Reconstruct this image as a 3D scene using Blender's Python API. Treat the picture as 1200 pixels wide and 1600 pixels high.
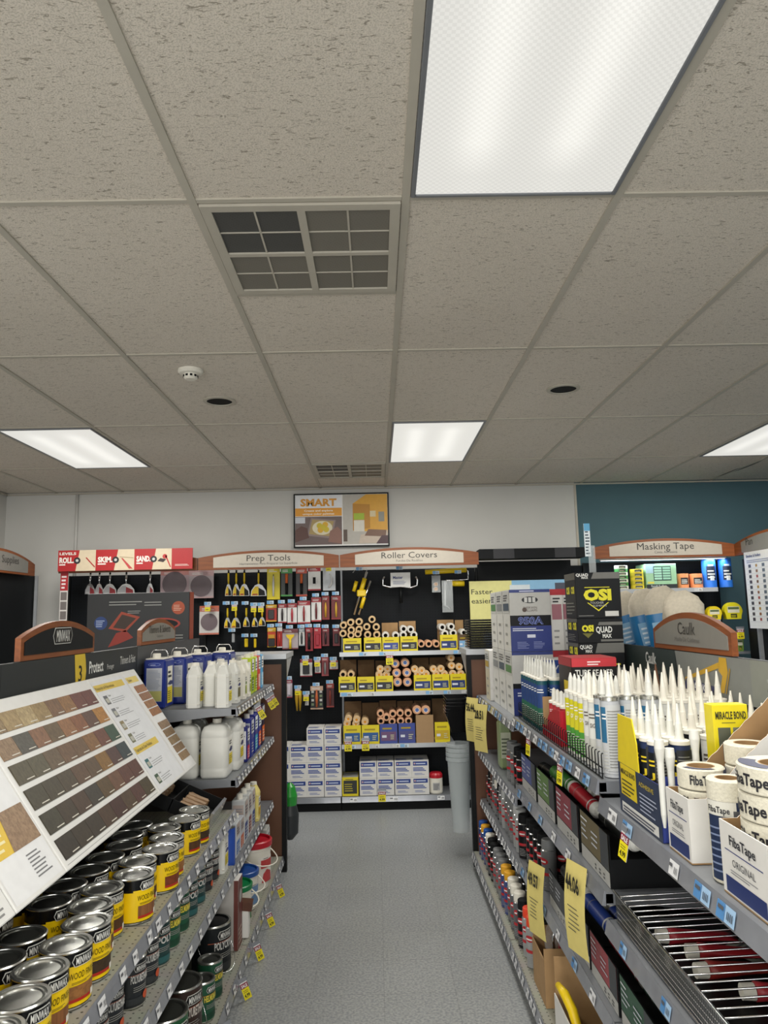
import bpy, math, random
from mathutils import Vector, Matrix
random.seed(7)
SC = bpy.context.scene
COL = SC.collection
for o in list(bpy.data.objects): bpy.data.objects.remove(o)

# ------------------------------------------------------------------ camera
EYE = 1.6
F, PITCH, YAW, ROLL = 1139.3, 0.139087, 0.013152, 0.022054
def _rot():
    cy, sy = math.cos(YAW), math.sin(YAW); cp, sp = math.cos(PITCH), math.sin(PITCH); cr, sr = math.cos(ROLL), math.sin(ROLL)
    return (Matrix(((cr, 0, -sr), (0, 1, 0), (sr, 0, cr))) @ Matrix(((1, 0, 0), (0, cp, sp), (0, -sp, cp)))
            @ Matrix(((cy, -sy, 0), (sy, cy, 0), (0, 0, 1))))
RM = _rot()
cam = bpy.data.objects.new('camera', bpy.data.cameras.new('camera'))
COL.objects.link(cam)
cam.data.sensor_fit = 'HORIZONTAL'; cam.data.sensor_width = 36; cam.data.lens = 36 * F / 1200
cam.data.clip_start = .02
cam.matrix_world = Matrix.Translation((0, 0, EYE)) @ Matrix((RM[0], RM[2], -RM[1])).transposed().to_4x4()
SC.camera = cam
def ray(u, v): return RM.transposed() @ Vector(((u - 600) / F, 1, (800 - v) / F))
def atY(u, v, Y):
    d = ray(u, v); d = d * (Y / d.y); return d.x, d.z + EYE
def atX(u, v, X):
    d = ray(u, v); d = d * (X / d.x); return d.y, d.z + EYE

# ------------------------------------------------------------------ world, exposure
SC.view_settings.view_transform = 'Standard'; SC.view_settings.look = 'None'
SC.view_settings.gamma = 1; SC.view_settings.use_curve_mapping = False
SC.view_settings.exposure = -0.1
wd = bpy.data.worlds.new('world'); SC.world = wd; wd.use_nodes = True
wd.node_tree.nodes['Background'].inputs[0].default_value = (.5, .55, .6, 1)
wd.node_tree.nodes['Background'].inputs[1].default_value = .05
PANEL_W = 35.0       # watts of each ceiling fixture
CEIL = 2.78
# added fill lamp behind the camera, lifts the ceiling like shop front daylight
dl = bpy.data.lights.new('rear_fill_lamp', 'AREA'); dl.shape = 'RECTANGLE'; dl.size = 5.0; dl.size_y = 2.1; dl.energy = 150; dl.color = (1, .99, .96)
do = bpy.data.objects.new('rear_fill_lamp', dl); COL.objects.link(do); do.location = (-.7, -3.1, 1.25); do.rotation_euler = (math.pi / 2, 0, 0)
WALLY = 6.7

# ------------------------------------------------------------------ materials
MATS = {}
def lin(c):
    if isinstance(c, str): c = tuple(int(c[i:i + 2], 16) / 255 for i in (0, 2, 4))
    return tuple(x / 12.92 if x <= .04045 else ((x + .055) / 1.055) ** 2.4 for x in c) + (1,)
def mat(name, c='808080', rough=.5, metal=0, var=.06, scale=30, trans=0, alpha=1, emit=0, coat=0, bump=0):
    if name in MATS: return name
    m = bpy.data.materials.new(name); m.use_nodes = True; MATS[name] = m
    nt = m.node_tree; b = nt.nodes['Principled BSDF']; L = nt.links
    b.inputs['Roughness'].default_value = rough; b.inputs['Metallic'].default_value = metal
    b.inputs['Transmission Weight'].default_value = trans; b.inputs['Alpha'].default_value = alpha
    b.inputs['Coat Weight'].default_value = coat
    col = lin(c)
    if max(col[:3]) < .02: b.inputs['Specular IOR Level'].default_value = .25
    if var or bump:
        tc = nt.nodes.new('ShaderNodeTexCoord'); n = nt.nodes.new('ShaderNodeTexNoise')
        n.inputs['Scale'].default_value = scale; n.inputs['Detail'].default_value = 3
        L.new(tc.outputs['Object'], n.inputs['Vector'])
        r = nt.nodes.new('ShaderNodeValToRGB')
        r.color_ramp.elements[0].position = .3; r.color_ramp.elements[1].position = .7
        r.color_ramp.elements[0].color = tuple(x * (1 - var) for x in col[:3]) + (1,)
        r.color_ramp.elements[1].color = tuple(min(1, x * (1 + var)) for x in col[:3]) + (1,)
        L.new(n.outputs['Fac'], r.inputs[0]); L.new(r.outputs[0], b.inputs['Base Color'])
        if bump:
            bm = nt.nodes.new('ShaderNodeBump'); bm.inputs['Strength'].default_value = bump; bm.inputs['Distance'].default_value = .002
            L.new(n.outputs['Fac'], bm.inputs['Height']); L.new(bm.outputs[0], b.inputs['Normal'])
    else: b.inputs['Base Color'].default_value = col
    if emit:
        b.inputs['Emission Color'].default_value = col; b.inputs['Emission Strength'].default_value = emit
    return name
def nodes(name):
    m = bpy.data.materials.new(name); m.use_nodes = True; MATS[name] = m
    nt = m.node_tree
    def N(t, **k):
        n = nt.nodes.new('ShaderNode' + t)
        for a, v in k.items():
            if a.startswith('i_'): n.inputs[int(a[2:])].default_value = v
            else: setattr(n, a, v)
        return n
    return m, nt, nt.nodes['Principled BSDF'], N, nt.links.new
def wood(name, c, c2, axis=1, scale=6, rough=.45):
    m, nt, b, N, L = nodes(name)
    tc = N('TexCoord'); mp = N('Mapping'); s = [60, 60, 60]; s[axis] = 4
    mp.inputs['Scale'].default_value = s
    n = N('TexNoise'); n.inputs['Scale'].default_value = scale / 6; n.inputs['Detail'].default_value = 5; n.inputs['Distortion'].default_value = .8
    r = N('ValToRGB'); r.color_ramp.elements[0].position = .35; r.color_ramp.elements[1].position = .65
    r.color_ramp.elements[0].color = lin(c2); r.color_ramp.elements[1].color = lin(c)
    L(tc.outputs['Object'], mp.inputs[0]); L(mp.outputs[0], n.inputs['Vector']); L(n.outputs['Fac'], r.inputs[0]); L(r.outputs[0], b.inputs['Base Color'])
    b.inputs['Roughness'].default_value = rough
    return name
def dots(name, c, hole, pitch, rad, rough=.5, metal=0, axes=(0, 1)):
    m, nt, b, N, L = nodes(name)
    tc = N('TexCoord'); sp = N('SeparateXYZ'); L(tc.outputs['Object'], sp.inputs[0])
    sq = []
    for a in axes:
        d = N('Math', operation='DIVIDE', i_1=pitch); L(sp.outputs[a], d.inputs[0])
        fr = N('Math', operation='FRACT'); L(d.outputs[0], fr.inputs[0])
        su = N('Math', operation='SUBTRACT', i_1=.5); L(fr.outputs[0], su.inputs[0])
        p = N('Math', operation='MULTIPLY'); L(su.outputs[0], p.inputs[0]); L(su.outputs[0], p.inputs[1]); sq.append(p)
    ad = N('Math', operation='ADD'); L(sq[0].outputs[0], ad.inputs[0]); L(sq[1].outputs[0], ad.inputs[1])
    lt = N('Math', operation='LESS_THAN', i_1=(rad / pitch) ** 2); L(ad.outputs[0], lt.inputs[0])
    no = N('TexNoise'); no.inputs['Scale'].default_value = 9; L(tc.outputs['Object'], no.inputs['Vector'])
    m0 = N('MixRGB', blend_type='MULTIPLY', i_0=.25, i_1=lin(c)); L(no.outputs['Color'], m0.inputs[2])
    mx = N('MixRGB', i_2=lin(hole)); L(lt.outputs[0], mx.inputs[0]); L(m0.outputs[0], mx.inputs[1])
    L(mx.outputs[0], b.inputs['Base Color']); b.inputs['Roughness'].default_value = rough; b.inputs['Metallic'].default_value = metal
    if max(lin(c)[:3]) < .02: b.inputs['Specular IOR Level'].default_value = .2
    return name
# flat colours, created on demand:  C('e8d028')
def C(hexs, rough=.45):
    n = 'print_' + hexs + ('' if rough == .45 else '_%d' % int(rough * 100))
    return mat(n, hexs, rough, var=.03)

# ceiling tile
def _tile():
    m, nt, b, N, L = nodes('ceiling_tile')
    tc = N('TexCoord'); mp = N('Mapping'); mp.inputs['Scale'].default_value = (46, 125, 60); L(tc.outputs['Object'], mp.inputs[0])
    n = N('TexNoise'); n.inputs['Scale'].default_value = 1; n.inputs['Detail'].default_value = 3; n.inputs['Distortion'].default_value = 1.2; L(mp.outputs[0], n.inputs['Vector'])
    r = N('ValToRGB'); r.color_ramp.elements[0].position = .33; r.color_ramp.elements[1].position = .40
    r.color_ramp.elements[0].color = lin('afa698'); r.color_ramp.elements[1].color = lin('e6ddd0'); L(n.outputs['Fac'], r.inputs[0])
    n2 = N('TexNoise'); n2.inputs['Scale'].default_value = 260; n2.inputs['Detail'].default_value = 2; L(tc.outputs['Object'], n2.inputs['Vector'])
    r2 = N('ValToRGB'); r2.color_ramp.elements[0].position = .35; r2.color_ramp.elements[1].position = .55
    r2.color_ramp.elements[0].color = (.78, .78, .77, 1); r2.color_ramp.elements[1].color = (1, 1, 1, 1); L(n2.outputs['Fac'], r2.inputs[0])
    n3 = N('TexNoise'); n3.inputs['Scale'].default_value = 1.3; L(tc.outputs['Object'], n3.inputs['Vector'])
    r3 = N('ValToRGB'); r3.color_ramp.elements[0].color = (.86, .85, .84, 1); r3.color_ramp.elements[1].color = (1, 1, 1, 1); L(n3.outputs['Fac'], r3.inputs[0])
    a = N('MixRGB', blend_type='MULTIPLY', i_0=1); L(r.outputs[0], a.inputs[1]); L(r2.outputs[0], a.inputs[2])
    c = N('MixRGB', blend_type='MULTIPLY', i_0=1); L(a.outputs[0], c.inputs[1]); L(r3.outputs[0], c.inputs[2])
    L(c.outputs[0], b.inputs['Base Color']); b.inputs['Roughness'].default_value = .95
    bm = N('Bump'); bm.inputs['Strength'].default_value = .6; bm.inputs['Distance'].default_value = .003; L(a.outputs[0], bm.inputs['Height']); L(bm.outputs[0], b.inputs['Normal'])
_tile()
def _floor():
    m, nt, b, N, L = nodes('floor_vinyl')
    tc = N('TexCoord')
    n = N('TexNoise'); n.inputs['Scale'].default_value = 90; n.inputs['Detail'].default_value = 4; L(tc.outputs['Object'], n.inputs['Vector'])
    r = N('ValToRGB'); r.color_ramp.elements[0].position = .38; r.color_ramp.elements[1].position = .62
    r.color_ramp.elements[0].color = lin('8c9094'); r.color_ramp.elements[1].color = lin('aeb1b2'); L(n.outputs['Fac'], r.inputs[0])
    n2 = N('TexNoise'); n2.inputs['Scale'].default_value = 2.2; n2.inputs['Detail'].default_value = 5; L(tc.outputs['Object'], n2.inputs['Vector'])
    r2 = N('ValToRGB'); r2.color_ramp.elements[0].position = .35; r2.color_ramp.elements[0].color = (.86, .86, .84, 1); r2.color_ramp.elements[1].color = (1, 1, 1, 1); L(n2.outputs['Fac'], r2.inputs[0])
    br = N('TexBrick'); br.offset = 0; br.inputs['Scale'].default_value = 1; br.inputs['Brick Width'].default_value = .305; br.inputs['Row Height'].default_value = .305
    br.inputs['Mortar Size'].default_value = .0012; br.inputs['Color1'].default_value = (1, 1, 1, 1); br.inputs['Color2'].default_value = (.95, .95, .96, 1); br.inputs['Mortar'].default_value = (.72, .72, .72, 1)
    L(tc.outputs['Object'], br.inputs['Vector'])
    a = N('MixRGB', blend_type='MULTIPLY', i_0=1); L(r.outputs[0], a.inputs[1]); L(r2.outputs[0], a.inputs[2])
    c = N('MixRGB', blend_type='MULTIPLY', i_0=1); L(a.outputs[0], c.inputs[1]); L(br.outputs['Color'], c.inputs[2])
    L(c.outputs[0], b.inputs['Base Color']); b.inputs['Roughness'].default_value = .38
_floor()
def _lens():
    m, nt, b, N, L = nodes('light_diffuser')
    tc = N('TexCoord'); sp = N('SeparateXYZ'); L(tc.outputs['Object'], sp.inputs[0])
    tot = None
    for cx in (-.13, .10):        # the two tube positions glow through the lens
        s = N('Math', operation='SUBTRACT', i_1=cx); L(sp.outputs[0], s.inputs[0])
        q = N('Math', operation='MULTIPLY'); L(s.outputs[0], q.inputs[0]); L(s.outputs[0], q.inputs[1])
        d = N('Math', operation='MULTIPLY', i_1=-260); L(q.outputs[0], d.inputs[0])
        e = N('Math', operation='EXPONENT'); L(d.outputs[0], e.inputs[0])
        if tot is None: tot = e
        else:
            t = N('Math', operation='ADD'); L(tot.outputs[0], t.inputs[0]); L(e.outputs[0], t.inputs[1]); tot = t
    # end fall-off along the tubes
    ay = N('Math', operation='ABSOLUTE'); L(sp.outputs[1], ay.inputs[0])
    mr = N('MapRange'); mr.inputs[1].default_value = .50; mr.inputs[2].default_value = .36; mr.inputs[3].default_value = .15; mr.inputs[4].default_value = 1; L(ay.outputs[0], mr.inputs[0])
    tm = N('Math', operation='MULTIPLY'); L(tot.outputs[0], tm.inputs[0]); L(mr.outputs[0], tm.inputs[1])
    st = N('Math', operation='MULTIPLY_ADD', i_1=.20, i_2=.80); L(tm.outputs[0], st.inputs[0])
    ck = N('TexChecker'); ck.inputs['Scale'].default_value = 110; ck.inputs[1].default_value = (.93, .93, .93, 1); ck.inputs[2].default_value = (1.02, 1.02, 1.02, 1); L(tc.outputs['Object'], ck.inputs[0])
    ms = N('Math', operation='MULTIPLY'); L(st.outputs[0], ms.inputs[0]); L(ck.outputs['Color'], ms.inputs[1])
    b.inputs['Base Color'].default_value = (.02, .02, .02, 1); b.inputs['Roughness'].default_value = .4
    b.inputs['Emission Color'].default_value = (1.0, .985, .92, 1); L(ms.outputs[0], b.inputs['Emission Strength'])
_lens()
def _mesh(name, c, c2):
    m, nt, b, N, L = nodes(name)
    tc = N('TexCoord'); v = N('TexVoronoi'); v.inputs['Scale'].default_value = 95; v.inputs['Randomness'].default_value = 0
    mp = N('Mapping'); mp.inputs['Rotation'].default_value = (0, 0, .5); L(tc.outputs['Object'], mp.inputs[0]); L(mp.outputs[0], v.inputs['Vector'])
    r = N('ValToRGB'); r.color_ramp.elements[0].position = .30; r.color_ramp.elements[1].position = .48; r.color_ramp.elements[0].color = lin(c2); r.color_ramp.elements[1].color = lin(c)
    L(v.outputs['Distance'], r.inputs[0]); L(r.outputs[0], b.inputs['Base Color']); b.inputs['Roughness'].default_value = .6
_mesh('vent_mesh_open', '4c4c4a', '08090b'); _mesh('vent_mesh_lined', '77736a', '4a473f')
mat('wall_paint', 'c9c8c4', .8, var=.02, scale=3, bump=.1); mat('wall_teal', '49666f', .8, var=.03, scale=3, bump=.1)
mat('tbar', 'b9b3a6', .6, var=.04, scale=8); mat('steel_grey', '85888d', .42, metal=.35, var=.06, scale=12)
mat('steel_light', 'b9bcc0', .35, metal=.4, var=.05, scale=12); mat('tin', 'c9cac6', .25, metal=.95, var=.04, scale=40)
mat('tin_dark', '6a6c68', .3, metal=.9, var=.05, scale=40); mat('chrome', 'd5d6d8', .18, metal=1, var=.02)
mat('black_metal', '141617', .45, metal=.2, var=.1); mat('black_matte', '101214', .7, var=.15, scale=10)
mat('black_gloss', '0e0f11', .2, var=.05); mat('panel_dark', '0d1013', .6, var=.08, scale=6)
mat('header_dark', '24282a', .55, var=.05, scale=6); mat('white_plastic', 'e8e4d8', .4, var=.02); mat('white_board', 'e6e6e4', .4, var=.02)
mat('milky', 'dcdcd6', .35, var=.02); mat('brown_endpanel', '6b4630', .5, var=.05, scale=5)
mat('sign_plate', 'b7afa2', .4, metal=.2, var=.03); mat('sign_plate_grey', '8b8a84', .4, metal=.25, var=.03)
mat('cardboard', 'a5845c', .85, var=.06, scale=25); mat('cardboard_dark', '6e553a', .85, var=.08, scale=25); mat('carton_white', 'dedcd8', .6, var=.02)
mat('clear_plastic', 'e8eef0', .08, trans=.0, alpha=.22, var=0); mat('channel_clear', '8f9299', .2, metal=.25, var=.08, scale=15, coat=.5)
mat('nap_tan', 'd9b98c', .95, var=.12, scale=120, bump=.8); mat('nap_white', 'dcd9d2', .95, var=.08, scale=120, bump=.8); mat('nap_peach', 'dba884', .95, var=.12, scale=120, bump=.8)
mat('core_brown', '5a3d28', .8, var=.1); mat('red_plastic', 'b8182a', .35, var=.04); mat('blue_plastic', '1d4f9a', .35, var=.04); mat('green_plastic', '0c7a45', .35, var=.04)
mat('yellow_label', 'ecc70f', .32, var=.02); mat('yellow_tool', 'e8c619', .35, var=.04); mat('tin_blue', '1c2f80', .28, var=.05, coat=.3)
mat('canvas', 'c9c0ae', .95, var=.08, scale=80, bump=.5); mat('paper_yellow', 'd8c878', .7, var=.03); mat('spray_chrome', 'b5b7b8', .25, metal=.8)
mat('mesh_tape', 'd9d4c2', .7, var=.08, scale=200, bump=.4); mat('glassy_dark', '0c0d0e', .1)
wood('wood_cherry', '874a1f', '743b17', 0); wood('wood_cherry_y', '83472b', '6b3620', 1)
dots('shelf_perforated', 'a3a296', '3a3b38', .0254, .0032, .5, .15); dots('pegboard', '11151a', '020303', .0254, .0035, .6, 0, (0, 2))

# ------------------------------------------------------------------ mesh building
TXT = {}
def text_geo(s, bold=0, sx=1):
    k = (s, bold)
    if k not in TXT:
        cu = bpy.data.curves.new('t', 'FONT'); cu.body = s; cu.size = 1; cu.resolution_u = 2; cu.offset = bold; cu.fill_mode = 'FRONT'
        ob = bpy.data.objects.new('t', cu)
        me = bpy.data.meshes.new_from_object(ob)
        vs = [v.co.copy() for v in me.vertices]; fs = [tuple(p.vertices) for p in me.polygons]
        bpy.data.objects.remove(ob); bpy.data.curves.remove(cu); bpy.data.meshes.remove(me)
        if vs:
            x0 = min(v.x for v in vs); x1 = max(v.x for v in vs)
        else: x0 = x1 = 0
        TXT[k] = (vs, fs, x0, x1)
    return TXT[k]
class MB:
    def __init__(s): s.v = []; s.f = []; s.m = []; s.sm = []; s.slots = []
    def slot(s, m):
        if m not in s.slots: s.slots.append(m)
        return s.slots.index(m)
    def add(s, vs, fs, m, M=None, smooth=False):
        k = len(s.v); i = s.slot(m)
        for v in vs:
            v = Vector(v)
            s.v.append(tuple(M @ v) if M else tuple(v))
        for f in fs: s.f.append(tuple(k + a for a in f)); s.m.append(i); s.sm.append(smooth)
        return s
    def box(s, x0, x1, y0, y1, z0, z1, m, M=None, b=0):
        if b:
            c = b
            # chamfered box
            ring = lambda z, i: [(x0 + i + 0, y0 + i), (x1 - i, y0 + i), (x1 - i, y1 - i), (x0 + i, y1 - i)]
            vs = []
            for z, i in ((z0, c), (z0 + c, 0), (z1 - c, 0), (z1, c)):
                vs += [(x0 + max(i, c), y0 + i, z), (x1 - max(i, c), y0 + i, z), (x1 - i, y0 + max(i, c), z), (x1 - i, y1 - max(i, c), z), (x1 - max(i, c), y1 - i, z), (x0 + max(i, c), y1 - i, z), (x0 + i, y1 - max(i, c), z), (x0 + i, y0 + max(i, c), z)]
            fs = [tuple(range(7, -1, -1)), tuple(range(24, 32))]
            for r in range(3):
                for a in range(8): fs.append((r * 8 + a, r * 8 + (a + 1) % 8, r * 8 + 8 + (a + 1) % 8, r * 8 + 8 + a))
            return s.add(vs, fs, m, M)
        vs = [(x0, y0, z0), (x1, y0, z0), (x1, y1, z0), (x0, y1, z0), (x0, y0, z1), (x1, y0, z1), (x1, y1, z1), (x0, y1, z1)]
        return s.add(vs, [(0, 3, 2, 1), (4, 5, 6, 7), (0, 1, 5, 4), (1, 2, 6, 5), (2, 3, 7, 6), (3, 0, 4, 7)], m, M)
    def lathe(s, prof, m, n=24, M=None, smooth=True, cap0=False, cap1=False):
        # prof: [(r,z),...]; m: one material or a list per segment
        if isinstance(m, str): m = [m] * (len(prof) - 1)
        for k in range(len(prof) - 1):
            (r0, z0), (r1, z1) = prof[k], prof[k + 1]
            vs = []
            for i in range(n):
                a = 2 * math.pi * i / n; ca, sa = math.cos(a), math.sin(a); vs += [(r0 * ca, r0 * sa, z0), (r1 * ca, r1 * sa, z1)]
            s.add(vs, [(2 * i, 2 * ((i + 1) % n), 2 * ((i + 1) % n) + 1, 2 * i + 1) for i in range(n)], m[k], M, smooth)
        for cap, (r, z), mm, fl in ((cap0, prof[0], m[0], True), (cap1, prof[-1], m[-1], False)):
            if cap and r > 0:
                vs = [(r * math.cos(2 * math.pi * i / n), r * math.sin(2 * math.pi * i / n), z) for i in range(n)]
                s.add(vs, [tuple(range(n))[::-1] if fl else tuple(range(n))], mm, M)
        return s
    def tube(s, pts, r, m, n=8, M=None, closed=False):
        pts = [Vector(p) for p in pts]; N = len(pts); vs = []
        up = None
        for i, p in enumerate(pts):
            a = pts[i - 1] if (i > 0 or closed) else p; c = pts[(i + 1) % N] if (i < N - 1 or closed) else p
            t = (c - a).normalized()
            if up is None:
                up = Vector((0, 0, 1)) if abs(t.z) < .9 else Vector((1, 0, 0))
            x = t.cross(up).normalized(); y = x.cross(t).normalized(); up = y
            rr = r[i] if isinstance(r, (list, tuple)) else r
            for k in range(n):
                an = 2 * math.pi * k / n; vs.append(p + x * rr * math.cos(an) + y * rr * math.sin(an))
        fs = []
        for i in range(N if closed else N - 1):
            j = (i + 1) % N
            for k in range(n): fs.append((i * n + k, i * n + (k + 1) % n, j * n + (k + 1) % n, j * n + k))
        if not closed: fs += [tuple(range(n))[::-1], tuple((N - 1) * n + k for k in range(n))]
        return s.add(vs, fs, m, M, n > 5)
    def prism(s, poly, d0, d1, m, M=None, smooth=False):
        # poly in (x,z), extruded along y from d0 to d1
        n = len(poly); vs = [(x, d0, z) for x, z in poly] + [(x, d1, z) for x, z in poly]
        fs = [tuple(range(n)), tuple(range(n, 2 * n))[::-1]] + [(i, n + i, n + (i + 1) % n, (i + 1) % n) for i in range(n)]
        return s.add(vs, fs, m, M, smooth)
    def build(s, name, parent=None):
        me = bpy.data.meshes.new(name); me.from_pydata(s.v, [], s.f)
        for m in s.slots: me.materials.append(MATS[m])
        me.polygons.foreach_set('material_index', s.m); me.polygons.foreach_set('use_smooth', s.sm); me.update()
        o = bpy.data.objects.new(name, me); COL.objects.link(o)
        if parent: o.parent = parent
        return o
class Face:
    """prints on a flat face: o origin, u right, v up (normal u x v)"""
    def __init__(s, mb, o, u, v, off=.0008):
        s.mb = mb; s.o = Vector(o); s.u = Vector(u).normalized(); s.v = Vector(v).normalized(); s.n = s.u.cross(s.v); s.off = off; s.step = 1e9
    def p(s, a, b, k=1): return s.o + s.u * a + s.v * b + s.n * s.off * k
    def poly(s, pts, m, k=1):
        s.mb.add([s.p(a, b, k) for a, b in pts], [tuple(range(len(pts)))], m); return s
    def rect(s, a0, b0, a1, b1, m, k=1):
        n = max(1, math.ceil(abs(a1 - a0) / s.step)); vs = []
        for i in range(n + 1):
            a = a0 + (a1 - a0) * i / n; vs += [s.p(a, b0, k), s.p(a, b1, k)]
        s.mb.add(vs, [(2 * i, 2 * i + 2, 2 * i + 3, 2 * i + 1) for i in range(n)], m); return s
    def disc(s, a, b, r, m, k=1, n=20, ry=None):
        ry = ry or r
        return s.poly([(a + r * math.cos(2 * math.pi * i / n), b + ry * math.sin(2 * math.pi * i / n)) for i in range(n)], m, k)
    def text(s, t, a, b, h, m, al='c', k=2, bold=.0, sx=1.0, fit=None, shear=0):
        if not t: return s
        vs, fs, x0, x1 = text_geo(t, bold); sc = h / .70
        w = (x1 - x0) * sc * sx
        if fit and w > 0: sx *= fit / w; w = fit
        base = a - (w / 2 if al == 'c' else w if al == 'r' else 0)
        s.mb.add([s.p(base + (v.x - x0) * sc * sx + shear * v.y * sc, b + v.y * sc, k) for v in vs], fs, m); return s
    def lines(s, a0, b0, a1, b1, n, m, k=2, fill=.4):
        h = (b1 - b0) / n
        for i in range(n):
            w = (a1 - a0) * (.62 + .38 * random.random())
            s.rect(a0, b0 + h * i, a0 + w, b0 + h * (i + fill), m, k)
        return s
class Cyl(Face):
    """prints wrapped on a cylinder about the local z axis, centred on angle an (radians from +x)"""
    def __init__(s, mb, r, z0, an, off=.0009, cx=0, cy=0):
        s.mb = mb; s.r = r; s.z0 = z0; s.an = an; s.off = off; s.step = r * .16; s.cx = cx; s.cy = cy
    def poly(s, pts, m, k=1):
        cx = sum(p[0] for p in pts) / len(pts); cy = sum(p[1] for p in pts) / len(pts)
        def tri(a, b, c, d):
            if d == 0 or max(abs(a[0] - b[0]), abs(b[0] - c[0]), abs(a[0] - c[0])) < s.step: s.mb.add([s.p(*a, k), s.p(*b, k), s.p(*c, k)], [(0, 1, 2)], m); return
            ab, bc, ca = [((p[0] + q[0]) / 2, (p[1] + q[1]) / 2) for p, q in ((a, b), (b, c), (c, a))]
            for t in ((a, ab, ca), (ab, b, bc), (ca, bc, c), (ab, bc, ca)): tri(*t, d - 1)
        for i in range(len(pts)): tri((cx, cy), pts[i], pts[(i + 1) % len(pts)], 3)
        return s
    def p(s, a, b, k=1):
        t = s.an + a / s.r; R = s.r + s.off * k
        return Vector((s.cx + R * math.cos(t), s.cy + R * math.sin(t), s.z0 + b))

# ------------------------------------------------------------------ things
def tag(o, label, cat, group=None, kind=None):
    if label: o['label'] = label
    if cat: o['category'] = cat
    if group: o['group'] = group
    if kind: o['kind'] = kind
    return o
def thing(name, label, cat, loc=(0, 0, 0), rz=0, group=None):
    o = bpy.data.objects.new(name, None); COL.objects.link(o); o.empty_display_size = .02
    o.location = loc; o.rotation_euler = (0, 0, rz)
    return tag(o, label, cat, group)
def single(name, mb, label, cat, loc=(0, 0, 0), rz=0, group=None):
    o = mb.build(name); o.location = loc; o.rotation_euler = (0, 0, rz); return tag(o, label, cat, group)
def struct(name, mb):
    o = mb.build(name); o['kind'] = 'structure'; return o
def kids(o): return [c for c in KIDS.get(o.name, ())]
KIDS = {}
def dup(root, loc=None, rz=None, label=None, group=None, rot=None):
    def cp(o, par):
        c = o.copy(); COL.objects.link(c)
        if par: c.parent = par
        for ch in [x for x in o.children]: cp(ch, c)
        return c
    r = cp(root, None)
    if loc is not None: r.location = loc
    if rz is not None: r.rotation_euler = (0, 0, rz)
    if rot is not None: r.rotation_euler = rot
    if label: r['label'] = label
    if group: r['group'] = group
    return r
class Proto:
    """first call places the object itself, later calls place copies"""
    def __init__(s, fn, *a, **k): s.fn = fn; s.a = a; s.k = k; s.o = None
    def put(s, loc, rz=0, label=None, group=None, rot=None):
        if s.o is None:
            s.o = s.fn(*s.a, **s.k); o = s.o; o.location = loc; o.rotation_euler = rot if rot else (0, 0, rz)
            if label: o['label'] = label
            if group: o['group'] = group
            return o
        return dup(s.o, loc, rz, label, group, rot)
ORD = 'first second third fourth fifth sixth seventh eighth ninth tenth eleventh twelfth thirteenth fourteenth fifteenth sixteenth seventeenth eighteenth nineteenth twentieth'.split()
def nth(i): return ORD[i] if i < 20 else 'number %d' % (i + 1)
PI = math.pi
X3, Y3, Z3 = Vector((1, 0, 0)), Vector((0, 1, 0)), Vector((0, 0, 1))
# ------------------------------------------------------------------ the room
XL, XR, YB, YF = -3.4, 4.6, WALLY, -3.2
struct('floor', MB().box(XL, XR, YF, YB, -.05, 0, 'floor_vinyl'))
struct('ceiling', MB().box(XL, XR, YF, YB, CEIL, CEIL + .05, 'ceiling_tile'))
struct('wall_back', MB().box(XL, 1.87, YB, YB + .1, 0, CEIL, 'wall_paint'))
struct('wall_back_teal', MB().box(1.87, XR, YB, YB + .1, 0, CEIL, 'wall_teal'))
struct('wall_left', MB().box(XL - .1, XL, YF, YB, 0, CEIL, 'wall_paint'))
struct('wall_right', MB().box(XR, XR + .1, YF, YB, 0, CEIL, 'wall_teal'))
wf = MB().box(XL, XR, YF - .1, YF, 0, .2, 'wall_paint').box(XL, XR, YF - .1, YF, 2.35, CEIL, 'wall_paint'); wf.box(XL, XL + .5, YF - .1, YF, .2, 2.35, 'wall_paint'); wf.box(XR - .5, XR, YF - .1, YF, .2, 2.35, 'wall_paint'); struct('wall_front', wf)
struct('added_window', MB().box(XL + .5, XR - .5, YF - .06, YF - .05, .2, 2.35, 'clear_plastic'))  # unseen shop window, added to go with the fill lamp
GX, GY = .108, 1.94
g = MB()
xs = [GX + .61 * k for k in range(-6, 9) if XL < GX + .61 * k < XR]; ys = [GY + 1.22 * k for k in range(-5, 5) if YF < GY + 1.22 * k < YB]
for x in xs: g.box(x - .0115, x + .0115, YF, YB, CEIL - .006, CEIL, 'tbar')
for y in ys:
    for x0 in [XL] + xs:
        x1 = min(XR, x0 + .61 if x0 > XL else xs[0]); g.box(x0 + .012, x1 - .012, y - .009, y + .009, CEIL - .005, CEIL, 'tbar')
struct('trim_1', g)
w = MB(); w.box(XL, XR, YB - .02, YB, CEIL - .022, CEIL - .01, 'tbar'); w.box(XL, XL + .02, YF, YB, CEIL - .022, CEIL - .01, 'tbar'); struct('trim_2', w)
px, pz = atY(121, 800, WALLY)
struct('trim_3', MB().tube([(px, YB - .015, 1.9), (px, YB - .015, CEIL - .02)], .013, 'wall_paint', 10))
px, pz = atY(906, 800, WALLY)
struct('trim_4', MB().box(1.865, 1.885, YB - .008, YB, .1, CEIL - .02, 'tbar'))
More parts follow.
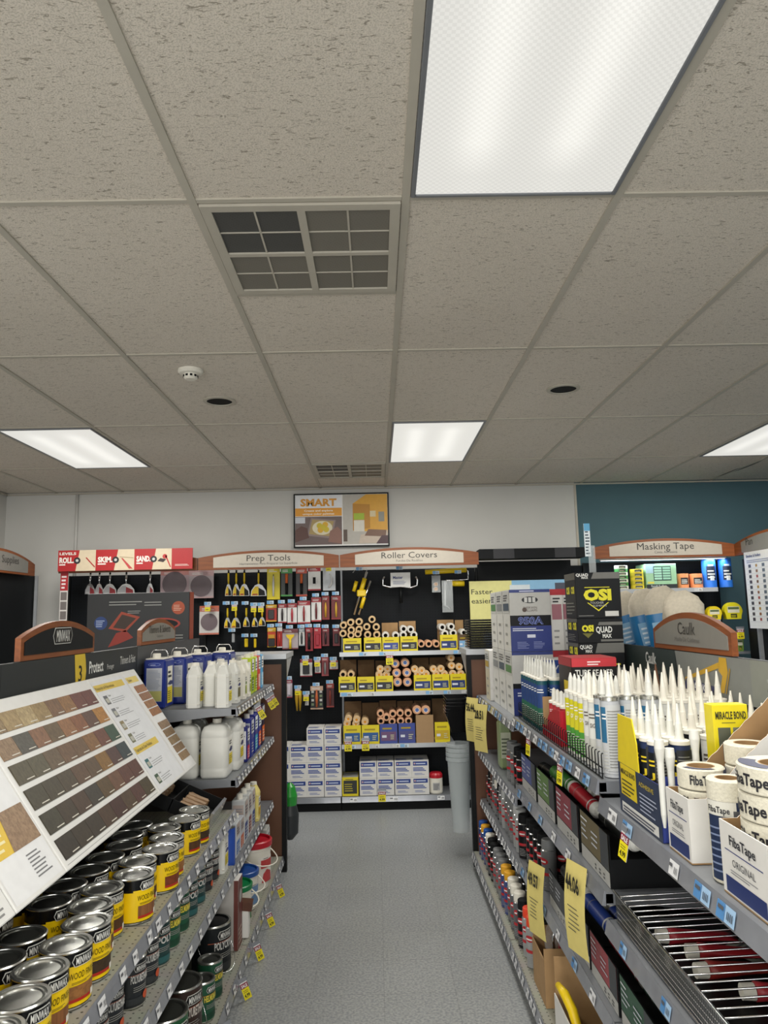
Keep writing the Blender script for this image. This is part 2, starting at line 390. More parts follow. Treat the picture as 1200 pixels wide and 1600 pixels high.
def fixture():
    t = thing('ceiling_light', None, 'ceiling light')
    f = MB(); W, D = .305, .61
    for x0, x1, y0, y1 in ((-W + .013, -W + .026, -D + .013, D - .013), (W - .026, W - .013, -D + .013, D - .013), (-W + .026, W - .026, -D + .013, -D + .026), (-W + .026, W - .026, D - .026, D - .013)):
        f.box(x0, x1, y0, y1, -.012, -.001, 'steel_grey', b=.002)
    f.build('door_frame', t)
    MB().box(-W + .026, W - .026, -D + .026, D - .026, -.008, -.003, 'light_diffuser').build('diffuser', t)
    la = bpy.data.lights.new('fluorescent_tubes', 'AREA'); la.shape = 'RECTANGLE'; la.size = .5; la.size_y = 1.12; la.energy = PANEL_W; la.color = (1, .975, .91)
    lo = bpy.data.objects.new('fluorescent_tubes', la); COL.objects.link(lo); lo.parent = t; lo.location = (0, 0, -.02)
    return t
FX = Proto(fixture)
FXL = {(0, 0): 'large bright fluorescent ceiling panel nearest the camera', (0, 1): 'fluorescent ceiling panel over the far end of the aisle, above the Roller Covers sign',
       (-1, 1): 'fluorescent ceiling panel at the left, left of the smoke detector', (1, 1): 'fluorescent ceiling panel cut by the right edge, before the teal wall'}
for r in (-1, 0, 1):
    for c in (-1, 0, 1):
        lb = FXL.get((c, r), 'fluorescent ceiling panel %s' % {(-1, 0): 'high over the left shelves, outside the view', (1, 0): 'high over the right shelves, outside the view', (-1, -1): 'behind the camera at the left', (0, -1): 'straight behind the camera', (1, -1): 'behind the camera at the right'}.get((c, r), ''))
        FX.put((GX + .305 + 2.44 * c, 1.33 + 3.66 * r, CEIL), 0, lb, 'fluorescent ceiling panels')
def vent():
    t = thing('ceiling_vent', None, 'air vent'); h = .29
    f = MB(); f.box(-h, h, -h, -h + .03, -.012, -.001, 'tbar'); f.box(-h, h, h - .03, h, -.012, -.001, 'tbar'); f.box(-h, -h + .03, -h + .03, h - .03, -.012, -.001, 'tbar'); f.box(h - .03, h, -h + .03, h - .03, -.012, -.001, 'tbar')
    f.box(-.012, .012, -h + .03, h - .03, -.012, -.003, 'tbar'); f.box(-h + .03, -.012, -.01, .01, -.012, -.003, 'tbar'); f.box(.012, h - .03, -.01, .01, -.012, -.003, 'tbar')
    f.build('frame', t)
    for sx in (-1, 1):
        for sy in (-1, 1):
            a, b_ = sorted((sx * .012, sx * (h - .03))); c, d = sorted((sy * .01, sy * (h - .03)))
            m = MB().box(a, b_, c, d, -.006, -.002, 'vent_mesh_open' if (sx < 0 and sy < 0) else 'vent_mesh_lined')
            mx, my = (a + b_) / 2, (c + d) / 2
            m.box(mx - .003, mx + .003, c, d, -.009, -.006, 'tbar'); m.box(a, b_, my - .002, my + .002, -.009, -.006, 'tbar'); m.build('grille', t)
    return t
V = Proto(vent)
V.put((GX - .305, GY + .305, CEIL), 0, 'square metal ceiling vent nearest the camera, one quarter dark', 'return air vents')
V.put((GX - .305, GY + 3.66 + .305, CEIL), 0, 'square metal ceiling vent above the framed SMART poster', 'return air vents')
vv = MB()
for yy in (GY + .61, GY + 3.66 + .61): vv.box(GX - .598, GX - .012, yy - .012, yy + .012, CEIL - .007, CEIL, 'tbar')
struct('trim_5', vv)
def onceil(u, v, z=CEIL):
    d = ray(u, v); k = (z - EYE) / d.z; return (d.x * k, d.y * k, z)
t = thing('smoke_detector', 'round cream smoke detector on the ceiling', 'smoke detector', onceil(298, 578))
MB().lathe([(.06, -.001), (.06, -.012), (.052, -.02), (.035, -.024)], 'white_plastic', 28, cap1=True).build('base', t)
m = MB().lathe([(.035, -.024), (.033, -.04), (.024, -.048)], 'white_plastic', 24, cap1=True)
for i in range(10):
    a = i * PI / 5; c, s_ = math.cos(a), math.sin(a); M = Matrix.Rotation(a, 4, 'Z'); m.box(.0335, .0352, -.006, .006, -.038, -.028, 'black_matte', M)
m.build('sensor_head', t)
def can_light():
    t = thing('recessed_downlight', None, 'ceiling light')
    MB().lathe([(.088, -.001), (.088, -.007), (.07, -.009), (.068, -.003)], 'tbar', 36).build('trim_ring', t)
    MB().lathe([(.069, -.0045), (.0, -.0040)], 'black_matte', 36).build('dark_opening', t)
    return t
CL = Proto(can_light)
CL.put(onceil(343, 626), 0, 'unlit round recessed downlight beside the smoke detector', 'recessed downlights')
CL.put(onceil(880, 607), 0, 'unlit round recessed downlight in the right half of the ceiling', 'recessed downlights')
# flat black sliver painting the shade of a tile gap, last row
p0, p1 = onceil(1120, 745), onceil(1200, 716)
g = MB(); n = 10
vs = []
for i in range(n + 1):
    k = i / n; x = p0[0] + (p1[0] - p0[0]) * k; y = p0[1] + (p1[1] - p0[1]) * k; wv = .05 * math.sin(PI * min(1, k * 1.1)) * .5
    vs += [(x - wv, y, CEIL - .003), (x + wv, y, CEIL - .003)]
g.add(vs, [(2 * i, 2 * i + 1, 2 * i + 3, 2 * i + 2) for i in range(n)], 'black_matte'); struct('tile_gap_shade', g)

# ------------------------------------------------------------------ shelving
BAYS = [(3.62, 4.87), (2.32, 3.62), (1.07, 2.32)]
RBAYS = [(3.60, 4.87), (2.24, 3.60), (.98, 2.24)]
def shelf_part(t, W, z, y0, depth, name='shelf', labels=(), end=True, perf=False, thick=.03, chan='channel_clear', seed=0, tint=False):
    """one shelf, front lip at y0, with a price channel and little shelf labels"""
    m = MB(); top = 'shelf_perforated' if perf else 'steel_grey'
    m.box(.004, W - .004, y0, y0 + depth, z - .004, z, top)
    m.box(.004, W - .004, y0, y0 + .02, z - thick, z - .004, 'steel_grey')
    for x in (.004, W - .010):
        m.prism([(0, 0), (depth, 0), (depth, -.075), (.25 * depth, -.034), (0, -.03)], x, x + .006, 'steel_grey', Matrix(((0, 1, 0, 0), (1, 0, 0, y0), (0, 0, 1, z - .004), (0, 0, 0, 1))))
    s = m.build(name, t)
    c = MB(); c.prism([(0, .002), (-.004, .006), (-.014, -.036), (-.002, -.038)], .006, W - .006, chan, Matrix(((0, 1, 0, 0), (1, 0, 0, y0), (0, 0, 1, z), (0, 0, 0, 1))))
    c.build('price_channel', s)
    rnd = random.Random(seed + int(z * 1000))
    for x, w, kind in labels:
        l = MB(); f = Face(l, (x, y0 - .0102, z - .016), (1, 0, 0), (0, .235, 1), .0010)
        f.rect(-w / 2, -.0155, w / 2, .0155, C('dfe0e2') if kind != 'b' else C('9fc0e0'), 2)
        if kind == 'b': f.rect(-w / 2, -.0155, -w * .05, .0155, C('4f86bd'), 3)
        for i in range(4): f.rect(w * .1 + i * w * .09, -.008, w * .1 + i * w * .09 + w * .04, .006, C('3a3a40'), 4)
        f.rect(-w * .42, .002, -w * .1, .009, C('55575c'), 4)
        l.build('price_label', s)
    return s
def labs(W, n, w=.045, kinds='w', seed=1, jit=.02):
    r = random.Random(seed); return [((i + .5) * W / n + r.uniform(-jit, jit), w * r.uniform(.8, 1.2), r.choice(kinds)) for i in range(n)]
def bay(label, loc, rz, W, H, depth, base, shelves, header=None, back='panel_dark', group=None, bz=.10):
    t = thing('shelving_bay', label, 'shelf unit', loc, rz, group)
    MB().box(.002, W - .002, depth, depth + .02, bz, H, back).build('back_panel', t)
    for x in (0, W - .012): MB().box(x + .001, x + .011, depth - .03, depth, .02, H, 'black_metal').build('upright', t)
    MB().box(.002, W - .002, base + .03, base + .05, 0, bz - .035, 'black_matte').build('kick_plate', t)
    shelf_part(t, W, bz, base, depth - base, 'base_shelf', **shelves[0][1])
    for z, kw in shelves[1:]: shelf_part(t, W, z, 0, depth - .001, **kw)
    return t
XLf, XRf, DEP = -.69, .65, .49
AI = 'aisle shelving bays'
# left gondola (front faces +x)
LB = []
Ls = [[(1.165, dict(labels=labs(1.25, 14, .05, 'w', 5))), (.835, dict(labels=labs(1.25, 14, .05, 'w', 6))), (.44, dict(labels=labs(1.25, 13, .05, 'w', 7)))],
      [(.70, dict(perf=True, labels=labs(1.3, 11, .042, 'w', 8))), (.45, dict(perf=True, labels=labs(1.3, 10, .042, 'w', 9)))],
      [(.70, dict(perf=True, labels=labs(1.25, 11, .042, 'w', 10))), (.47, dict(perf=True, labels=labs(1.25, 10, .042, 'w', 11)))]]
names = ['grey bay at the far end of the left shelf run, holding thinners', 'middle grey bay of the left shelf run, holding yellow stain cans', 'nearest grey bay of the left shelf run, cut by the left edge']
for i, (y0, y1) in enumerate(BAYS):
    t = bay(names[i], (XLf, y0, 0), PI / 2, y1 - y0, 1.33, DEP, -.065, [(0, dict(perf=True, labels=labs(1.25, 9, .04, 'w', 20 + i)))] + Ls[i], group=AI); LB.append(t)
    h = MB(); W = y1 - y0
    h.box(.001, W - .001, DEP - .012, DEP + .012, 1.331, 1.47, 'header_dark')
    f = Face(h, (0, DEP - .012, 1.33), (1, 0, 0), (0, 0, 1))
    if i == 0: f.rect(0, .0, W, .139, C('43474a'), 1)
    if i == 1:
        f.poly([(.575, 0), (.655, 0), (.665, .03), (.672, .07), (.665, .11), (.655, .14), (.555, .14)], C('d9b92c'), 1); f.text('3', .612, .035, .062, C('17181a'), bold=.01)
        f.text('Protect', .70, .058, .048, C('e6e6e2'), 'l', bold=.02, sx=.75); f.text('Proteger', .90, .06, .022, C('d0d0cc'), 'l', sx=.75)
        f.text('Thinners & Paint', 1.06, .07, .036, C('c9cac6'), 'l', bold=.01, sx=.6)
    h.build('header_panel', t)
# right gondola (front faces -x)
RB = []
Rs = [[(1.065, dict(labels=labs(1.25, 10, .05, 'wb', 31))), (.72, dict(labels=labs(1.25, 14, .045, 'w', 32))), (.42, dict(labels=labs(1.25, 16, .045, 'w', 33)))],
      [(1.095, dict(labels=labs(1.3, 14, .06, 'wbb', 34))), (.785, dict(labels=labs(1.3, 6, .05, 'wb', 35))), (.44, dict(labels=labs(1.3, 6, .05, 'wb', 36)))],
      [(1.05, dict(labels=[(.14, .07, 'w'), (.26, .07, 'b'), (.56, .05, 'w'), (.70, .07, 'b'), (.80, .07, 'b')])), (.715, dict(labels=labs(1.25, 4, .05, 'b', 38))), (.44, dict(labels=labs(1.25, 5, .05, 'wb', 39)))]]
Rs[2][0][1]['perf'] = False
names = ['grey bay at the far end of the right shelf run, holding spray cans', 'middle grey bay of the right shelf run, holding caulk tubes', 'nearest grey bay of the right shelf run, cut by the right edge']
for i, (y0, y1) in enumerate(RBAYS):
    t = bay(names[i], (XRf, y1, 0), -PI / 2, y1 - y0, 1.30, DEP, -.065, [(0, dict(perf=True, labels=labs(1.25, 16, .04, 'w', 40 + i)))] + Rs[i], group=AI); RB.append(t)
    h = MB(); W = y1 - y0
    h.box(.001, W - .001, DEP - .012, DEP + .012, 1.301, 1.44, 'header_dark')
    f = Face(h, (0, DEP - .012, 1.30), (1, 0, 0), (0, 0, 1))
    if i == 0:
        f.rect(0, 0, W, .139, C('2c3030'), 1)
    if i == 1:
        f.rect(0, 0, .80, .139, C('303b3a'), 1)
        f.text('Caulk', .55, .075, .045, C('dcdcd8'), bold=.02, sx=.75); f.text('Masilla De Calafatear', .56, .04, .016, C('8a908e'), sx=.9)
        f.poly([(.80, 0), (W, 0), (W, .139), (.80, .139), (.815, .07)], C('7d807c'), 1)
        # picture of a yellow caulk gun and a blue tube
        f.poly([(.88, .035), (1.16, .100), (1.155, .118), (.88, .047)], C('caa02a'), 2)
        f.poly([(1.15, .02), (1.18, .02), (1.215, .09), (1.21, .135), (1.16, .135), (1.15, .09), (1.175, .075)], C('caa02a'), 2)
        f.poly([(1.19, .02), (1.197, .02), (1.235, .10), (1.228, .105)], C('b08a24'), 3)
        f.poly([(.86, .004), (1.09, .004), (1.12, .035), (.89, .045)], C('2d3260'), 3); f.text('CAULK', .985, .010, .026, C('e8e8ee'), k=4, bold=.02, shear=.2)
    if i == 2:
        f.rect(0, 0, W, .139, C('85887f'), 1)
        f.text('Caulk', .15, .095, .026, C('3c3f3f'), 'c', sx=.8); f.text('Masilla De Calafatear', .16, .078, .011, C('c4c6c2')); f.text('Caulk Guns', .16, .042, .026, C('3c3f3f'), sx=.8); f.text('Pistolas De Calafatear', .16, .022, .011, C('c4c6c2'))
    h.build('header_panel', t)

# end panels
def end_panel(label, x0, x1, y, s):
    t = thing('end_panel', label, 'end panel', ((x0 + x1) / 2, y, 0), 0, 'end panels of the shelf runs'); w = (x1 - x0) / 2
    MB().box(-w + .03, w - .03, -.012, .012, .05, 1.29, 'brown_endpanel').build('panel', t)
    f = MB()
    for a in ((-w, -w + .03, .0, 1.32), (w - .03, w, .0, 1.32)): f.box(a[0], a[1], -.02, .02, a[2], a[3], 'black_metal')
    f.box(-w + .03, w - .03, -.02, .02, 1.29, 1.32, 'black_metal'); f.box(-w + .03, w - .03, -.02, .02, 0, .05, 'black_metal'); f.build('frame', t)
    c = MB().box(-w, w, -.02, .40, 1.322, 1.355, 'steel_light')
    for sx in (-1, 1): c.prism([(0, 0), (.36, 0), (0, -.16)], -.003 + sx * (w - .012), .003 + sx * (w - .012), 'steel_light', Matrix(((0, 1, 0, 0), (1, 0, 0, .04), (0, 0, 1, 1.322), (0, 0, 0, 1))))
    c.build('top_shelf', t)
    b = MB().box(-w + .06, w - .06, .022, .04, .03, 1.318, 'pegboard'); b.build('pegboard', t)
    return t
end_panel('brown black-framed end panel closing the left shelf run', -1.76, -.60, 4.90, -1)
end_panel('brown black-framed end panel closing the right shelf run', .585, 1.73, 4.90, 1)

# back wall run: bays from left to right, front faces -y
BF, BD = 6.30, .30
xe = [-2.76, -1.54, -.32, .90, 1.88, 3.12]
def back_bay(i, label, shelves, H=2.0, base_lab=()):
    t = thing('shelving_bay', label, 'shelf unit', (xe[i], BF, 0), 0, 'wall shelving bays'); W = xe[i + 1] - xe[i]
    MB().box(.002, W - .002, BD + .02, BD + .04, .10, H, 'pegboard').build('pegboard_panel', t)
    u = MB().box(.001, .017, BD - .0, BD + .02, .1, H + .0, 'steel_grey' if i in (2,) else 'black_metal'); u.build('upright', t)
    MB().box(.002, W - .002, .05, .07, 0, .08, 'black_matte').build('kick_plate', t)
    MB().box(.002, W - .002, .0, .05, 0.0, .065, 'black_matte').build('plinth', t)
    shelf_part(t, W, .108, -.02, BD + .03, 'base_shelf', labels=base_lab)
    for z, x0, x1, lb in shelves:
        m = MB(); m.box(x0, x1, -.02, BD + .018, z - .02, z, 'steel_grey'); s = m.build('shelf', t)
        MB().box(x0, x1, -.028, -.0205, z - .034, z + .002, 'steel_light').build('price_channel', s)
        for a, w, k in lb:
            l = MB(); f = Face(l, (x0 + a, -.0285, z - .016), (1, 0, 0), (0, 0, 1)); f.rect(-w / 2, -.013, w / 2, .013, C('cfe0ee' if k == 'b' else 'e6e6e4')); f.rect(-w / 2, -.013, 0, .013, C('7fb2dc' if k == 'b' else 'c8c8c8'), 2); f.lines(.004, -.01, w / 2 - .004, .01, 3, C('555555'), 3); l.build('price_label', s)
    return t
back_bay(0, 'dark wall bay behind the red drywall tool sign', [])
back_bay(1, 'dark pegboard wall bay of hanging prep tools', [])
back_bay(2, 'wall bay of roller covers with three shelves above the base', [(1.285, 0, 1.155, [(.2, .07, 'b'), (.37, .07, 'b'), (1.0, .07, 'b')]), (.955, 0, 1.10, [(.06, .1, 'b'), (.26, .06, 'w'), (.75, .06, 'b'), (.9, .06, 'b'), (1.05, .06, 'w')]), (.53, 0.01, .95, [(.08, .07, 'b'), (.28, .06, 'w'), (.45, .06, 'w'), (.52, .07, 'b')])], base_lab=[(.1, .06, 'w'), (.43, .07, 'w'), (.82, .06, 'w')])
back_bay(3, 'narrow dark wall bay between the Roller Covers and Masking Tape bays', [(1.285, 0.02, .96, [])])
back_bay(4, 'wall bay of masking tape under the Masking Tape sign', [(1.765, .04, 1.06, [(.1, .1, 'w'), (.5, .06, 'w'), (.85, .07, 'w')]), (1.49, .04, 1.06, [(.9, .06, 'w')])], H=2.02)
# corner units along the side walls
t = thing('shelving_bay', 'dark wall bay at the left edge under the Supplies sign', 'shelf unit', (-3.0, 5.2, 0), 0, 'corner bays')
MB().box(-.02, 0, 0, 1.28, .1, 2.0, 'panel_dark').build('back_panel', t); MB().box(-.0, .10, 0, 1.28, 0, .1, 'black_matte').build('plinth', t)
x, z = atY(78, 900, 6.42)
MB().box(.012, .035, 1.24, 1.262, .1, 2.0, 'steel_light').build('upright', t)
t = thing('shelving_bay', 'dark wall bay at the right edge under the angled sign', 'shelf unit', (3.16, 4.6, 0), 0, 'corner bays')
MB().box(0, .02, 0, 1.65, .1, 2.0, 'panel_dark').build('back_panel', t); MB().box(-.10, 0, 0, 1.65, 0, .1, 'black_matte').build('plinth', t)
MB().box(-.03, -.002, 1.42, 1.45, .1, 1.98, 'steel_light').build('upright', t)

# ------------------------------------------------------------------ arched signs
def arch_sign(label, W, H, rise, text, sub, loc, rz, plate='sign_plate', wd='wood_cherry', ins=.13, D=.03, th=None, sx=1, logo=None, flat=False, al='c', tx=0, sides=True, bord=.018):
    t = thing('arched_sign', label, 'sign', loc, rz)
    n = 24
    def arc(x): return H + rise * (1 - (2 * x / W) ** 2)
    pts = [(-W / 2, 0), (W / 2, 0)] + [(W / 2 - W * i / n, arc(W / 2 - W * i / n)) for i in range(n + 1)]
    MB().prism(pts, -D, 0, wd).build('wooden_frame', t)
    p = MB(); a = W / 2 - ins; q = [(-a, bord), (a, bord)] + [(a - 2 * a * i / n, arc(a - 2 * a * i / n) - bord * 1.2) for i in range(n + 1)]
    p.prism(q, -D - .003, -D, plate); f = Face(p, (0, -D - .003, 0), (1, 0, 0), (0, 0, 1))
    if logo: logo(f)
    else:
        f.text(text, tx, bord + (arc(0) - 2.2 * bord) * .42, th, C('3a3835'), al, sx=sx); f.text(sub, tx, bord + (arc(0) - 2.2 * bord) * .16, th * .36, C('6a6864'), al, sx=1.1)
    p.build('sign_plate', t)
    return t
z0 = 1.975
for (u0, u1, txt, sub, lb) in ((310, 530, 'Prep Tools', 'Herramientas Para Preparar La Superficie', 'Prep Tools'), (531, 748, 'Roller Covers', 'Fundas De Rodillos', 'Roller Covers')):
    xa, xb = atY(u0, 884, 6.27)[0], atY(u1, 880, 6.27)[0]
    arch_sign('arched wooden sign reading %s on the back wall' % lb, xb - xa - .004, .105, .055, txt, sub, ((xa + xb) / 2, 6.28, 2.005), 0, th=.052, sx=1.15)
xa, xb = atY(92, 884, 6.27)[0], atY(309, 884, 6.27)[0]
arch_sign('arched wooden sign mostly hidden behind the red drywall tool sign', xb - xa - .004, .105, .055, '', '', ((xa + xb) / 2, 6.29, 2.005), 0, th=.05)
xa, xb = atY(927, 860, 6.27)[0], atY(1150, 860, 6.27)[0]
arch_sign('arched wooden sign reading Masking Tape before the teal wall', xb - xa - .004, .10, .065, 'Masking Tape', 'Cinta Adhesiva', ((xa + xb) / 2, 6.28, 2.03), 0, th=.058, sx=1.1)
arch_sign('arched wooden sign at the right edge, turned along the side wall', 1.2, .10, .07, 'Pan', '', (3.13, 5.655, 2.03), -PI / 2, plate='sign_plate_grey', th=.06, tx=-.33)
arch_sign('arched wooden sign ending in Supplies at the left edge', 1.2, .10, .09, 's & Supplies', '', (-2.97, 5.73, 1.99), PI / 2, plate='sign_plate_grey', th=.06, tx=.10)
def minwax(f):
    b = MB
    f.poly([(-.085, .075), (-.07, .045), (.07, .045), (.085, .075), (.07, .105), (-.07, .105)], C('c8c8c4'), 1)
    f.poly([(-.081, .075), (-.067, .048), (.067, .048), (.081, .075), (.067, .102), (-.067, .102)], C('17181a'), 2)
    f.text('MINWAX', 0, .054, .042, C('dcdcd8'), k=3, bold=.01, fit=.115)
ya = (2.42, 3.09)
arch_sign('arched sign with a white hexagon logo on black, on top of the left run', .63, .075, .055, '', '', (-1.19, 2.76, 1.472), PI / 2, plate='black_matte', wd='wood_cherry', ins=.022, D=.02, logo=minwax)
arch_sign('small arched sign reading Thinners & Solvents on top of the left run', .62, .075, .055, 'Thinners & Solvents', 'Disolventes', (-1.19, 3.99, 1.472), PI / 2, plate='sign_plate_grey', ins=.02, D=.02, th=.04, sx=.85)
arch_sign('arched sign reading Caulk on top of the right run', .66, .075, .065, 'Caulk', 'Masilla De Calafatear', (1.15, 2.68, 1.442), -PI / 2, plate='sign_plate_grey', ins=.022, D=.02, th=.045)

# black header boxes over the narrow bay
t = thing('header_box', 'long black header box between the two right back wall signs', 'header', (0, 6.25, 0))
xa, za = atY(749, 862, 6.25); xb, zb = atY(915, 876, 6.25)
m = MB().box(xa, xb, 0, .2, 2.05, 2.135, 'black_matte'); f = Face(m, (xa, 0, 2.05), (1, 0, 0), (0, 0, 1))
for a, b_ in ((.12, .30), (.65, .83)): f.rect(a, .0, b_, .085, C('26262a'))
m.build('box', t)
MB().box(xa + .02, xb - .05, .30, .32, 1.86, 2.048, 'panel_dark').build('lower_panel', t)
# ------------------------------------------------------------------ LEFT RUN
SWW = {}
def swatch_mat(c):
    if c not in SWW:
        r, g_, b_ = [int(c[i:i + 2], 16) for i in (0, 2, 4)]
        wood('stain_' + c, c, '%02x%02x%02x' % (int(r * .82), int(g_ * .8), int(b_ * .78)), 0 if len(SWW) % 3 else 2, 9, .5); SWW[c] = 'stain_' + c
    return SWW[c]
def hexlogo(f, a, b, w, k=2):
    h = w * .21
    f.poly([(a - w / 2, b), (a - w * .40, b - h), (a + w * .40, b - h), (a + w / 2, b), (a + w * .40, b + h), (a - w * .40, b + h)], C('c9c9c4'), k)
    w2 = w * .94; h2 = w2 * .185
    f.poly([(a - w2 / 2, b), (a - w2 * .40, b - h2), (a + w2 * .40, b - h2), (a + w2 / 2, b), (a + w2 * .40, b + h2), (a - w2 * .40, b + h2)], C('141416'), k + 1)
    f.text('MINWAX', a, b - h * .62, h * 1.25, C('e4e4e0'), k=k + 2, bold=.015, fit=w * .70)
def stain_can(sw, r=.061, H=.13, lidm='tin', an=-.45):
    t = thing('stain_can', None, 'paint can')
    MB().lathe([(r - .003, 0), (r, .002), (r, .006)], 'tin', 32, cap0=True).lathe([(r - .0005, .006), (r - .0005, H - .006)], 'black_gloss', 32).lathe([(r - .0005, H - .006), (r + .001, H - .003), (r - .002, H), (r - .009, H - .001), (r - .010, H - .006)], 'tin', 32).build('can_body', t)
    l = MB(); l.lathe([(r, .008), (r, H * .70)], 'yellow_label', 32)
    f = Cyl(l, r, 0, an, .0006)
    f.rect(-.05, H * .70, .05, H * .74, 'yellow_label', 1)
    f.rect(-.035, .024, .038, .052, swatch_mat(sw), 2); f.rect(-.035, .017, .038, .024, C('a8281c'), 2)
    f.rect(.024, .016, .040, .030, C('e6e2d8'), 3)
    f.text('WOOD FINISH', 0, .067, .0145, C('1c1a12'), k=2, bold=.0, fit=.074); f.lines(-.03, .056, .03, .062, 2, C('4a4420'), 2, .35)
    hexlogo(f, 0, H * .82, .062, 2)
    l.build('label', t)
    MB().lathe([(r - .010, H - .006), (r - .013, H - .006), (r - .014, H - .002), (r - .017, H - .003), (r - .019, H - .006), (.0, H - .0045)], lidm, 32).build('lid', t)
    return t
SW = ['8a5a34', '6b4a30', '54381f', '7a3a20', '9a6a3a', '40301f']
PC = [Proto(stain_can, s) for s in SW]; PD = [Proto(stain_can, s, .061, .13, 'tin_dark') for s in SW[:3]]
SZ = .7015
outer = [(-.76, 3.12), (-.765, 2.99), (-.81, 2.87), (-.765, 2.745), (-.75, 2.62), (-.79, 2.50), (-.76, 2.375), (-.815, 2.262), (-.80, 2.138), (-.765, 2.02), (-.765, 1.895), (-.77, 1.77), (-.755, 1.645), (-.75, 1.52), (-.752, 1.395)]
seq = [5, 2, 1, 4, 3, 2, 0, 2, 1, 5, 4, 0, 3, 1, 2]
for i, (x, y) in enumerate(outer[::-1]):
    PC[seq[::-1][i] % 6].put((x, y, SZ), 0, 'yellow stain can with silver lid, %s from the camera in the edge row' % nth(i), 'yellow wood stain cans')
inner = [(-.93, 2.915), (-.925, 2.79), (-.89, 2.67), (-.91, 2.545), (-.915, 2.42), (-.935, 2.295), (-.925, 2.165), (-.90, 1.95), (-.89, 1.82), (-.90, 1.69), (-.88, 1.56)]
for i, (x, y) in enumerate(inner[::-1]):
    PD[i % 3].put((x, y, SZ), 0, 'yellow stain can with dark lid, %s from the camera in the second row' % nth(i), 'yellow wood stain cans')
for i, y in enumerate((1.95, 2.08, 2.21, 2.46, 2.60, 2.74, 2.87)):
    PD[(i + 1) % 3].put((-1.05, y, SZ), .3 * i, 'yellow stain can under the sample board, %s from the camera in the back row' % nth(i), 'yellow wood stain cans')

